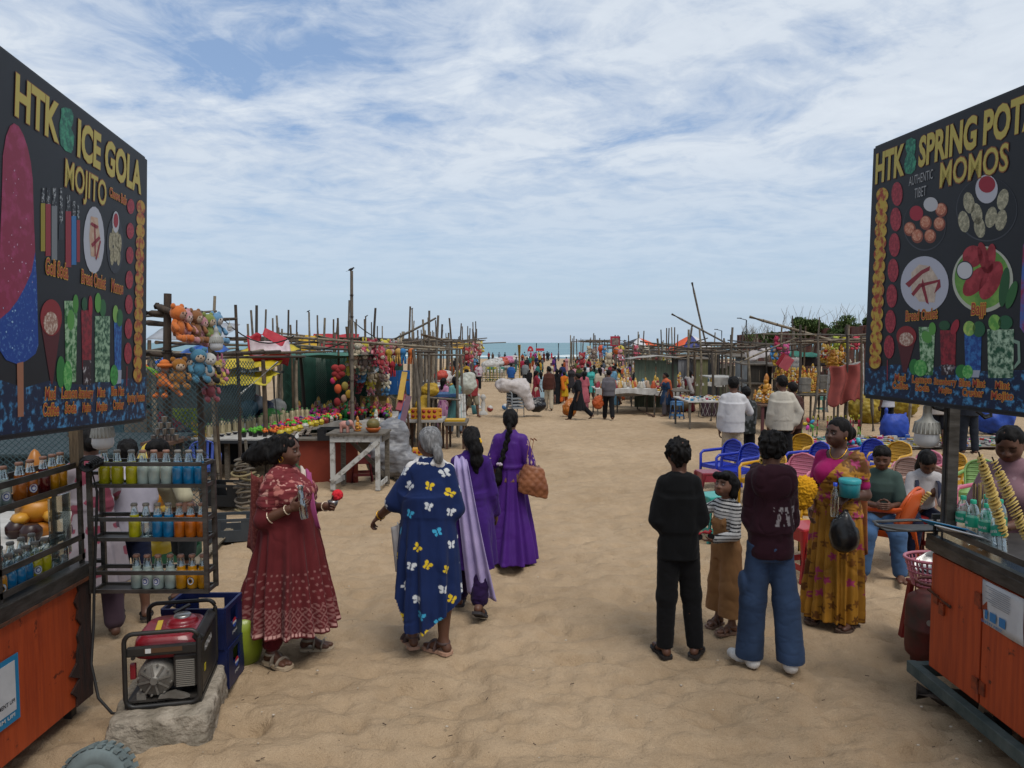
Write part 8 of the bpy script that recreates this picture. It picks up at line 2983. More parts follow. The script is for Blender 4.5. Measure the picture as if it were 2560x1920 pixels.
for i in range(4):
 for j in range(6):
  mb=MB();mb.box((-.14+.056*j,-.025,.20-.14*i),(.03,.012,.045),mat('print_grey','#7a7d85',.6));mb.build('printed_mark',r)
tarp('green_tarp','green tarpaulin edge above the golden idols',lambda u,v:(XD(1975,24.6)+1.05*u,24.6+.3*v,Zat(892,24.6)+.22*v*(1-.5*u)+wob(u,v,1,.02)),10,5,'#1f6a5a')
tarp('dark_tarp','dark plum cloth hung under the green tarpaulin',lambda u,v:(XD(2000,24.9)+1.2*u,24.9,Zat(892,24.9)-.32*v+wob(u,v,1,.015)),10,5,'#2c2228')
tarp('red_cloth','faded brick red cloth with a torn hem hung by the right board',lambda u,v:(XD(2072,20.5)+u*.94+.06*math.sin(v*5),20.5+.12*math.sin(u*14+v*2)-.25*v,Zat(918-10*u,20.5)-v*(1.06+.05*math.sin(u*19)+.05*math.sin(u*7))+wob(u,v,1,.015)),34,22,'#7e3a34','cloth',rough=.9)
r=thing('cloth_rack','white metal rack from which the red cloth hangs','rack',tuple(P(2110,1020,20.7)))
for a,b in (((2070,925),(2155,905)),((2156,860),(2158,985)),((2074,920),(2066,1030))):
 mb=MB();mb.bar(P(*a,20.7)-Vector(r.location),P(*b,20.7)-Vector(r.location),.05,.05,WPAINT);mb.build('rail',r)
for x0,x1,y,yt,c,n_ in ((1838,1880,27.5,893,'#6d747a','blue grey metal'),(1868,1930,24.5,912,'#3a3630','dark brown'),(1932,1965,24.2,915,'#3c2528','maroon'),(1880,1905,24.3,960,'#6a5e50','tan board'),(1695,1745,33,896,'#77777a','grey wrapped'),(1740,1770,32,898,'#6a6a4a','olive'),(1745,1800,36,880,'#23262a','black')):
 X0,X1=XD(x0,y),XD(x1,y)
 h=Zat(yt,y)-ground(y)
 r=thing('stall_hut',n_+' fronted stall hut in the right row','hut',((X0+X1)/2,y,ground(y)))
 mm=mat('hut_'+c,c,.8,col2=tuple(.6*q for q in lin(c)),nscale=3,stretch=(4,1,.6),bump=.2)
 k=max(2,int((X1-X0)/.3))
 for i in range(k):
  w=(X1-X0)/k
  mb=MB();mb.box((-(X1-X0)/2+w*(i+.5),jit(.01),h/2),(w-.012,.03,h),mm);mb.build('wall_board',r)
 mb=MB();mb.box((0,.55,h+.04),(X1-X0+.3,1.3,.04),BAM[0],(R(3),0,0));mb.build('roof',r)
table('long white edged trading table in the right row',XD(1775,26.5),XD(1842,26.5),26,28,Zat(942,26.5),WHT,GREYW,drop=.28)
table('wide white table of small goods in front of the plush in plastic',XD(1712,21.5),XD(1835,21.5),21,23,Zat(1000,21.5),WHT,GREYW)
for k in range(60):
 c=['#c0b8b0','#a02a4a','#2a7aa0','#16161a','#b5902a','#b0aeaa'][k%6]
 goods('bx'+c,f_box(c),'goods_box',(XD(1715,21.5)+1.4*rnd.random(),21.1+1.8*rnd.random(),Zat(1000,21.5)+.002),'small toy packet on the wide white table in the right row','packet','packets on the wide white table',rnd.uniform(.5,1.1))
for px,py,c,n_ in ((1692,1047,'#4a7aa8','light blue'),(1684,1036,'#2a4a8a','dark blue')):
 p=G(px,py);plastic_stool(tuple(p),.2,c,'%s plastic stool by the right lane tables'%n_,.55,1.1)
p=G(1773,1043)
mb=MB();mb.box((0,0,.28),(.56,.3,.5),mat('plum_bag','#3a2430',.7),ch=.05)
o=solo(mb,'patterned_bag','dark plum bag with white lattice pattern under the wide white table','bag');o.location=p
mb=MB()
for i in range(4):
 for s_ in (-1,1):
  mb.bar((-.26+.15*i-s_*.06,-.157,.06),(-.26+.15*i+s_*.10,-.157,.5),.018,.008,WHT)
q=mb.build('lattice_print',o)
r=plush(tuple(G(1703,985)+Vector((0,0,1.0))),'#b0aeaa','big black and white plush wrapped in clear plastic on a grey table',3.2,R(160),'#b5b3b0','round',dark='#1c1c1e')
mb=MB();mb.ell((0,0,.07),(.175,.17,.30),glass_mat('plastic_wrap',(.93,.92,.9),.75,.15),14,10);mb.build('plastic_wrap',r)
table('grey table carrying the plush wrapped in plastic',XD(1678,25.5),XD(1722,25.5),25,26.5,Zat(975,25.5),GREYW,GREYW)
sack(tuple(G(1702,1030)),(.9,.5,.7),'#5a4a34','bundle of brown canes stacked beneath the wrapped plush',seed=6)
tb=0
for i in range(15):
 D=27+i*4.6
 px=np.interp(D,[27,40,60,100],[1600,1590,1500,1440])+(i%2)*45
 x=XD(px,D)
 table('white display table far down the right row, number %d from the near end'%(i+1),x-.9,x+1.5,D,D+1.9,ground(D)+.8,WHT,GREYW,drop=.15,group='far tables on the right')
 for k in range(13):
  c=['#b0aea8','#a8702a','#a8862a','#8a2a3a','#b5aea0','#c0a070','#b0502a'][k%7]
  goods('idolx%d'%(k%7+10),f_idol(c,'#a8906a'),'far_ornament',(x-.8+2.2*rnd.random(),D+.2+1.5*rnd.random(),ground(D)+.802),'tiny ornament on a far right display table','ornament','ornaments on far right tables',rnd.uniform(1,2))
for i in range(24):
 D=34+i*2.2
 px=1455+(i*67)%240
 k=i%10
 plush((XD(px,D),D,ground(D)+rnd.uniform(1.5,2.4)),plc[k],'%s plush toy among the right stalls, number %d counting seaward'%(nm[k],i+1),1.5,jit(1),'#b0a090')
r=thing('poster_board','red bordered poster on a pole above the far right stalls','poster',tuple(P(1538,853,58)))
mb=MB();mb.box((0,0,0),(.78,.05,.8),mat('poster_red','#9a2036',.6));mb.build('panel',r)
mb=MB();mb.box((0,-.03,-.02),(.55,.02,.55),mat('poster_dark','#4a3434',.6,col2='#8a7a70',nscale=6));mb.build('picture',r)
mb=MB();mb.tube([(0,.05,-1.6),(0,.05,.5)],.05,BAM[3],6);mb.build('pole',r)
for i,(px,py,c) in enumerate(((1504,872,'#b5461c'),(1542,877,'#b5521c'),(1552,873,'#a8982a'))):
 mb=MB();mb.ell((0,0,0),.28,col_mat(c,.5),10,8);o=solo(mb,'balloon',('left orange','right orange','yellow')[i]+' balloon under the red poster','balloon');o.location=P(px,py,52)
tarp('white_banner','crumpled white and red banner draped on poles in the right row',lambda u,v:(XD(1868,25)+.85*u,25+.3*v,Zat(905-18*u,25)+.30*v+wob(u,v,1,.04)),10,6,'#a8a2a2','banner')
for px,py,c,n_ in ((1958,902,'#8a1f2c','red'),(1966,908,'#b0505a','pink')):
 mb=MB();mb.box((0,0,0),(.30,.05,.42),col_mat(c,.7),(0,R(32),0));o=solo(mb,'cushion','%s diamond cushion hanging beside the marked banner'%n_,'cushion');o.location=P(px,py,22.5 if n_=='red' else 22.25)
for i,(px,py,c) in enumerate(((1941,860,'#a02a4a'),(1933,885,'#2f6a9a'),(2090,860,'#98a03a'),(2110,858,'#a8a02a'),(2140,860,'#b03a4a'),(1965,880,'#b04a7a'),(1937,900,'#a8862a'),(1955,928,'#b08a1c'))):
 plush(P(px,py,23),c,'soft toy hung on the bamboo of the golden idol stall, %s'%('pink one on the left','blue one on the left','lime one','yellow one','rose one at right','magenta one','mustard one','gold one by the banner')[i],.9,jit(1),'#a89684')
plastic_stool(tuple(G(2052,1030)),.1,'#3f7a70','teal plastic stool under the golden idol table',.55,1.1)
for px,py,w,h,sd in ((2170,1058,1.25,.95,1),(2262,1040,.85,.75,4)):
 p=G(px,py)
 V,F=sdf_mesh([EL((0,0,h*.5),(w*.5,.4,h*.5),.1),EL((w*.2,0,h*.8),(w*.25,.3,h*.25),.1)],.03)
 q=V*np.array([3.2,3.2,1.4])
 V=V+vnormals(V,F)*(.10*np.abs(vnoise(q+sd*9,sd))+.05*fbm(V*8,2,sd))[:,None]
 o=mesh_np('yellow_tarp_heap',V,F,mat('mustard_tarp','#97801f',.6,col2='#77641a',nscale=4,bump=.2,bscale=12))
 o.location=p
 tag(o,'crumpled mustard tarpaulin heap %s'%('left of the blue bag' if px<2200 else 'behind the blue bag'),'tarpaulin')
BBAG='#1f3f9a'
p=G(2236,1098)
sack(tuple(p),(1,1,1),BBAG,'large bright blue plastic bag with tied handles on the toy mat','bag',3,prims=[LF([(0,0,0,.31,.22),(.3,0,0,.33,.22),(.55,0,0,.31,.16),(.64,0,0,.28,.08)],.05,e=3.5),RC((-.25,0,.6),(-.22,0,.78),.06,.05,.04),RC((.24,0,.58),(.28,0,.68),.06,.04,.04)])
p=G(2480,1085)
sack(tuple(p),(1.15,.8,1.05),'#20449a','second blue plastic bundle at the back of the toy mat under the board','bag',7)
zm=ground(17.3)+.05
r=thing('ground_mat','long grey ground sheet spread with cheap toys beyond the plastic chairs','mat',(XD(2270,17.3),17.3,zm))
mb=MB();mb.sheet(lambda u,v:(-2.75+5.9*u,-1.0+2.1*v,.012*math.sin(u*30)+.0),30,4,mat('mat_grey','#77716a',.9,col2='#5f5a54',nscale=2),.01);mb.build('sheet',r)
mb=MB();mb.tube([(-2.75,-1.02,.02),(3.15,-1.02,.02)],.03,BROWNW,6);mb.build('edge_pole',r)
tc_=['#b0aeaa','#16161a','#a8342a','#2a5aa8','#b0a02a','#c04a8a','#2a8a7a','#b0aeaa','#77777a','#b5702a']
for i in range(240):
 c=tc_[(i*7)%10]
 s3=rnd.choice(((.12,.08,.03),(.16,.05,.03),(.08,.08,.05),(.20,.03,.03)))
 goods('toy%s%s'%(c,s3[0]),f_box(c,s3),'toy_packet',(XD(2270,17.3)-2.7+5.8*rnd.random(),16.4+1.8*rnd.random(),zm+.012),'small cheap toy packet strewn on the grey ground sheet','toy','toys strewn on the ground sheet',rnd.uniform(.8,1.4))
for i in range(26):
 c=['#b02a6a','#c0408a','#2a7aa8','#3aa0a8','#b02a5a'][i%5]
 mb=MB();mb.ell((0,0,.055),.055,col_mat(c,.4),8,6);o=solo(mb,'play_ball','pink or blue play ball in the pile behind the sari woman','ball','play balls in a pile')
 o.location=(XD(2125,16.6)+jit(.28),16.6+jit(.2),zm+.01+.09*rnd.random()*1.2)
for i,(px,lean) in enumerate(((2036,0),(2070,.05),(2080,.02),(2096,-.06),(2106,0),(2116,.03),(2130,0),(2136,.02),(2150,.0),(2156,-.08),(2046,.03))):
 D=17.5+.04*i
 r=thing('toy_bat','tricolour green pink yellow toy stick stuck upright, number %d from the left'%(i+1),'toy stick',(XD(px,D),D,zm),0,'toy sticks stuck upright')
 z=0
 for c,h in (('#b0aeaa',.12),('#5a9a1c',.20),('#b02a4a',.17),('#a8a01c',.12)):
  mb=MB();mb.tube([(lean*z,0,z),(lean*(z+h),0,z+h)],.022,col_mat(c,.4),7);mb.build('segment',r);z+=h
r=thing('giraffe_toy','lime green long necked plastic toy with orange head','toy',(XD(2003,17),17,zm))
mb=MB()
for q in (-1,1):
 mb.tube([(q*.10,0,0),(q*.03,0,.35),(0,0,.48)],.025,col_mat('#4fa81c',.4),7)
mb.build('stand',r)
mb=MB();mb.ell((0,-.02,.55),(.075,.06,.065),col_mat('#b5701c',.5),10,6);mb.ell((-.06,-.05,.53),(.04,.04,.035),col_mat('#b5701c',.5),8,5);mb.build('head',r)
r=thing('pinwheel','pinwheel toy with blue red yellow and pink petals beside the green toy','pinwheel',(XD(2025,17),17,zm))
mb=MB();mb.tube([(0,0,0),(0,0,.48)],.010,FRM,6);mb.build('stick',r)
for k,c in enumerate(('#2a7aa8','#b0283a','#b5a02a','#b83a9a','#3a9a4a')):
 t=2*PI*k/5+.6
 mb=MB();mb.ell((math.cos(t)*.095,-.02,.48+math.sin(t)*.095),(.065,.015,.04),col_mat(c,.4),8,6,Matrix.Rotation(-t,3,'Y'));mb.build('petal',r)
r=thing('spoked_toy','small lime spoked toy wheel lying at the mat edge','toy',(XD(2010,16.2),16.2,ground(16.2)+.02))
mb=MB();mb.tube([(math.cos(t)*.11,0,.12+math.sin(t)*.11) for t in np.linspace(0,6.283,17)],.016,col_mat('#6ab01c',.4),6,cap=False);mb.build('rim',r)
for k in range(4):
 t=PI*k/4
 mb=MB();mb.bar((math.cos(t)*.1,0,.12+math.sin(t)*.1),(-math.cos(t)*.1,0,.12-math.sin(t)*.1),.012,.012,col_mat('#6ab01c',.4));mb.build('spoke',r)
 # ---- plastic chairs set out behind the sari woman
BL,YE,PK,TN,GN,OG='#1c2f9a','#b88a1c','#b8687c','#9a7a6c','#7a9a5a','#b84a12'
for px,py,rz,c,lab in ((1800,1216,62,BL,'blue plastic chair, leftmost of the set behind the boys'),(1842,1232,62,BL,'blue plastic chair, second from the left behind the boys'),(1905,1262,55,YE,'yellow plastic chair behind the hooded boy'),(1985,1195,50,YE,'yellow plastic chair, far one between the boys and the sari woman'),(2015,1225,70,BL,'blue plastic chair half hidden behind the sari woman, left side'),(1985,1275,45,PK,'pink plastic chair right behind the hooded boy'),(2155,1215,60,BL,'blue plastic chair to the right of sari woman'),(2222,1225,58,YE,'yellow plastic chair to the right of the blue one'),(2290,1260,64,PK,'pink plastic chair with ribbed back beside the lamp'),(2245,1290,55,TN,'tan plastic chair with woven back between pink and orange'),(2350,1265,62,YE,'yellow plastic chair just left of the board post'),(2445,1300,40,GN,'pale green plastic chair right of the board post'),(2465,1345,60,PK,'pink plastic chair in front of the green one'),(2300,1320,50,TN,'second tan plastic chair behind the seated woman')):
 p=G(px,py)
 plastic_chair(tuple(p),R(-rz),c,lab)
OCH=G(2195,1420)
plastic_chair(tuple(OCH),R(-140),OG,'orange plastic chair on which the boy in grey green sits',s=1.0)
plastic_chair(tuple(G(2030,1400)),R(-40),YE,'yellow plastic chair behind the sari woman, lower left')
plastic_stool(tuple(G(1785,1345)),.3,'#2a8a7e','teal plastic stool between the boys',.46,1.12)
plastic_stool(tuple(G(1772,1262)),.1,'#7a2230','dark red plastic stool behind the teal stool',.44,1.1)
plastic_stool(tuple(G(2012,1440)),.3,'#9a1c22','red plastic stool behind the sari woman',.46,1.1)
RSEAT=G(2300,1400)
plastic_stool(tuple(RSEAT),.2,'#7a1a1c','dark red stool under the seated woman in white',.44,1.1)
p=G(1690,1044)
mb=MB();mb.tube([G(1597,1026)+Vector((0,0,.03)),G(1618,1038)+Vector((0,0,.06)),G(1635,1043)+Vector((0,0,.04))],[.03,.035,.045],BROWNW,7);solo(mb,'driftwood','bent dark stick lying on the open sand','stick')
# ---- fuller clutter farther along the right row
hc_=['#5f6a5a','#6a6a66','#4a4c3a','#7a746a','#2f3a3c','#8a8680','#5a4a40','#3a4a5a','#77604a','#4a5a48','#8f8d8a','#5a3a38','#6f7a80','#3c3c34']
hn_='sea green,mid grey,olive drab,stone grey,blue black,light grey,brown,slate blue,tan,moss green,pale grey,red brown,steel grey,dark olive'.split(',')
for i in range(14):
 D=29+i*4.3
 px=1640+(i*83)%215-i*5
 x,w,h=XD(px,D),rnd.uniform(1.0,1.9),rnd.uniform(1.5,2.1)
 r=thing('stall_hut','%s sheet fronted hut %s in the right row'%(hn_[i],('near the grey table','by the boom poles','toward the umbrellas','toward the sea')[min(3,i//4)]),'hut',(x,D,ground(D)))
 mm=mat('hut_'+hc_[i],hc_[i],.8,col2=tuple(.6*q for q in lin(hc_[i])),nscale=3,stretch=(4,1,.6),bump=.2)
 for k in range(4):
  mb=MB();mb.box((-w/2+w*(k+.5)/4,jit(.03),h/2+jit(.1)),(w/4-.02,.04,h),mm);mb.build('wall_board',r)
 mb=MB();mb.sheet(lambda u,v:(-w*.65+w*1.3*u,-.4+1.4*v,h+.12+.12*math.sin(u*3)+wob(u,v,1,.03)),8,5,mat('hut_'+hc_[(i*3+5)%14],hc_[(i*3+5)%14],.8),.02);mb.build('roof',r)
for i in range(22):
 D=26+i*3.0
 px=1560+(i*97)%270-i*4
 x=XD(px,D)
 t_=table('cluttered low stall counter in the right row, %s'%('near part','middle part','far part')[i//8],x-1.0,x+1.2,D,D+1.6,ground(D)+rnd.uniform(.7,1.0),rnd.choice([WHT,GREYW,WHT]),GREYW,drop=.18,group='cluttered counters in the right row')
 mb=MB()
 for k in range(40):
  c=['#b0aeaa','#a8702a','#b08a3a','#8a2a3a','#b5aea0','#c09a6a','#b0502a','#a8907a','#b5b0a4','#3a5a6a'][(k*3+i)%10]
  q=Vector((-1.0+2.1*rnd.random(),-.7+1.4*rnd.random(),0))+Vector((0,0,t_['top']))
  s=rnd.uniform(.05,.13)
  mb.lathe([(s*.8,0),(s,s*.5),(s*.5,s*1.6),(s*.55,s*2.1),(0,s*2.6)],q,col_mat(c,.55),6)
 tag(mb.build('small_goods',t_),kind='stuff')
 del t_['top']
for i in range(16):
 D=24+i*4.5
 px=1600+(i*71)%230
 mb=MB()
 a=Vector((XD(px,D),D,rnd.uniform(1.5,2.3)))
 bamboo(mb,a,a+Vector((rnd.uniform(1.2,3.2)*rnd.choice((1,-1)),jit(1),rnd.uniform(-.5,.7))),.02+.0004*D,None,.02,6,False)
 solo(mb,'bamboo_spar','slanting bamboo beam over the right stalls, %s of the row'%('near part','middle','far part','farther part')[i//4],'beam','slanting beams over the right stalls')
for i,(a,b,D) in enumerate((((880,800),(1030,860),19),((700,850),(880,845),15.5),((560,800),(735,840),11.5),((1720,870),(1874,860),26),((1874,870),(2050,850),22),((1560,850),(1690,862),38))):
 p,q=P(*a,D),P(*b,D)
 mb=MB();mb.tube([p+(q-p)*t-Vector((0,0,.9*t*(1-t))) for t in np.linspace(0,1,9)],.006+.0004*D,WIRE,4)
 solo(mb,'sagging_wire','thin black wire sagging between poles, %s'%('right of the tallest bamboo','left of the tallest bamboo','over the white table','under the long boom','over the golden idols','far down the right row')[i],'wire')
 # ------------------------------------------------------------------ people farther off
def walker(px,py,h,rz,top,bot,label,kind='pants',hair='short',D=None,ph=1,sleeve=.9,fem=None,fat=1.0,bend=0,lean=2,armL=None,armR=None,shawl=None,seat=False,z=None,res=None,skin=SK_D,yaw=0,pitch=0,child=False,colf=None,x=None,hc=HAIRC):
 p=G(px,py) if D is None else GX(px,D)
 if x is not None:
  p.x=x
 if z is not None:
  p.z=z
 D=p.y
 fem=(kind in ('dress','gown','kurta')) if fem is None else fem
 rs=res or min(.045,max(.010,.00095*D))
 w=13*ph
 if seat:
  f=Fig(h,fem=fem,fat=fat,lean=lean,yaw=yaw,pitch=pitch,legL=(82,8,84,-4),legR=(80,9,80,6),armL=armL,armR=armR,skin=skin,child=child)
 else:
  f=Fig(h,fem=fem,fat=fat,lean=lean,yaw=yaw,pitch=pitch,legL=(w,3,6+5*abs(ph),-6),legR=(-w*.8,3,12*abs(ph),6),armL=armL or ((-.2,-.22*ph,-1),(-.05,.25,-1)),armR=armR or ((.2,.22*ph,-1),(.05,.45,-1)),heelR=14*abs(ph),skin=skin,child=child)
 r=person(label,p,rz)
 f.body(r,rs,max(.006,rs*.62),face=D<16)
 if hair:
  ex=[]
  if hair=='long':
   ex=[RC(f.hp(0,-.36,.0),f.hp(.0,-.42,-.9),.075,.05,.05),RC(f.hp(0,-.42,-.9),f.hp(.05,-.38,-1.6),.05,.02,.05)]
  elif hair=='bun':
   ex=[EL(f.hp(0,-.5,-.05),.045,.02)]
  f.hair(r,'short' if hair=='short' else 'long',col=hc,res=max(.007,rs*.7),extra=ex,amp=.006 if D<20 else 0)
 g=.018+rs*.3
 if kind in ('pants','shorts'):
  z0=f.J['pel'][2]
  tp_=f.torso(g,lo=0,hi=.31,wf=1.04)+sleeves(f,g,sleeve,.008)
  if not seat and bend<1:
   hx=f.J['hipR'][0]+.044*h*(.75+.25*fat)+g+.016
   tp_.append(LF([(z0-.11,0,0,hx,hx*.84),(z0+.12,0,0,hx*.97,hx*.78),(z0+.36,0,0,hx*.92,hx*.68)],.08))
  f.cloth(r,'shirt',tp_,top,rs*.8,.0025 if D<20 else 0,10,colf=colf,seed=int(px)%17)
  up_=1.97 if kind=='pants' else .95
  f.cloth(r,'trousers' if kind=='pants' else 'shorts',[LF(f.rings(.014,-.075,.04),.04,f.M,f.J['pel'])]+f.leg('L',g,up_,.008)+f.leg('R',g,up_,.008),bot,rs*.8,.003 if D<20 else 0,12,st=(1,1,1.6))
 else:
  z1={'dress':.34,'gown':.05,'kurta':.27*h}[kind]
  w_=h/1.6*fat
  sk=[LF([(z1,0,-.02,.23*w_,.21*w_),(z1+.3,0,0,.20*w_,.175*w_),(.53*h,0,0,.165*w_,.14*w_),(.66*h,0,0,.125*w_,.105*w_)],.05)]
  f.cloth(r,'dress',f.torso(g,lo=.08)+f.bust(g)+sleeves(f,g,sleeve)+sk,top,rs*.8,0,colf=colf,disp=lambda V,N_:folds(V,0,0,.6*h,z1,.02,9,int(px)%13))
  if kind!='gown':
   f.cloth(r,'trousers',f.leg('L',g,1.9,.01)+f.leg('R',g,1.9,.01),bot,rs*.8,0)
 if shawl:
  f.cloth(r,'shawl',f.torso(g+.02,lo=.12,hi=.30)+[RC(f.J['shL']+np.array([0,-.09,0]),f.J['pel']+np.array([.0,-.19,-.1]),.06,.09,.05)],shawl,rs*.8,0)
 return f,r
def stripes(V,C):
 C[(V[:,2]/.10)%1<.5]=lin('#a8a49a')
 return C
def blotch(c,s=9,t=.25):
 def fn(V,C):
  C[vnoise(V*s,4)>t]=lin(c)
  return C
 return fn
walker(1835,1212,1.74,-12,'#b5b4b6','#a3937c','man in white shirt and beige trousers holding a phone to his ear',fat=.88,armR=((.45,.35,-.75),(-.45,.15,1)),sleeve=1.75,ph=.2,D=12.0)
walker(1868,1212,1.55,10,'#2a2d2c','#17181b','boy in dark patterned shirt and black shorts beside white shirt man','shorts',D=12.8,ph=.3,colf=blotch('#55585a',22),armR=((.3,.4,-1),(.2,.9,.2)))
walker(1958,1205,1.76,-4,'#a8a296','#141417','man in cream shirt and black trousers seen from behind',fat=.88,D=12.3,ph=.25,sleeve=1.7,armR=((.5,-.1,-.9),(-.3,-.1,-.9)),yaw=10)
walker(1985,1200,1.62,8,'#3a231e','#2f1c18','person in brown clothes hidden behind the cream shirt man',D=13.4,ph=.6)
f,r=walker(2192,1420,1.55,158,'#3a4a45','#3f5a7c','boy in grey green tee sitting on the orange chair',seat=True,z=.0,sleeve=.8,lean=8,pitch=16,yaw=-8,armL=((-.2,.3,-1),(.5,.9,.1)),armR=((.2,.3,-1),(-.5,.9,.1)),x=OCH.x,res=.010)
f,r=walker(2305,1395,1.48,168,'#a8a4a4','#161a30','woman in white top and dark blue trousers bent over on a stool',seat=True,fem=True,hair='long',lean=26,pitch=44,sleeve=1.1,armL=((-.2,.5,-1),(.2,1,.1)),armR=((.3,.5,-1),(.1,1,.0)),x=RSEAT.x,res=.010)
f.shoes(r,'#4a5a70','#8a8e94')
mb=MB()
for q in (-1,1):
 mb.tube([Vector(f.J['neck'])+Vector((q*.085,-.05,-.02)),Vector(f.J['neck'])+Vector((q*.10,.09,-.08)),Vector(f.J['neck'])+Vector((q*.11,.10,-.26))],.018,mat('navy_strap','#171d33',.8),6,flat=.4)
tag(mb.build('backpack_strap',r),kind='stuff')
g=Vector(r.location)+Matrix.Rotation(r.rotation_euler.z,3,'Z')@Vector(f.J['gripR'] if 'gripR' in f.J else f.J['wrR'])
rr_=thing('rolled_snack','pale spiral rolled snack held by the seated woman in white','snack',tuple(g))
for i in range(7):
 mb=MB();mb.ell((.0+.012*i,-.01*i,.02+.022*i),(.026,.026,.016),col_mat('#b09a5c',.6),10,6,Matrix.Rotation(R(25),3,'Y'));mb.build('spiral_turn',rr_)
f,r=walker(2545,1300,1.66,118,'#7d6068','#6a5058','seller in mauve sari looking down behind the right cart','gown','bun',D=4.85,ph=0,lean=6,pitch=24,yaw=14,sleeve=.8,armR=((.25,.35,-.9),(-.1,.95,-.05)),armL=((-.25,.3,-1),(.2,1,-.1)),res=.009,x=3.42,colf=blotch('#8f757c',30,.5),fat=1.1)
walker(205,1500,1.58,40,'#8d8488','#4a3a44','vendor woman in white and rose patterned dress behind the left cart','kurta','bun',D=5.35,ph=.2,sleeve=.8,colf=blotch('#7a3a48',14,.35),armL=((-.2,.5,-1),(.4,1,.1)),armR=((.2,.5,-1),(-.3,1,.15)),res=.010,x=-3.15,pitch=10)
f,r=walker(312,1530,1.42,30,'#a7a3ae','#141a30','child in pale tee and navy shorts behind the bottle rack','shorts',D=5.75,ph=.5,sleeve=.8,res=.010,armL=((-.3,.4,-1),(.2,1,.3)))
f.footwear(r,'slipper','#2a2626','#262222')
f,r=walker(448,1500,1.45,150,'#9a947c','#1c2022','boy in cream shirt leaning forward behind the bottle rack','shorts',D=6.2,ph=.4,lean=24,pitch=20,sleeve=.9,res=.010,armL=((-.6,.0,-.9),(-.2,.3,-1)),armR=((.2,.6,-.6),(-.3,.5,.8)),bend=2)
f.footwear(r,'slipper','#2a2626','#262222')
walker(452,1100,1.55,100,'#7a1c26','#2a2a30','man in dark red tee bending down beside the lime panel',lean=55,D=12.0,ph=.2,bend=2,pitch=30,armR=((.2,.2,-1),(.0,.3,-1)))
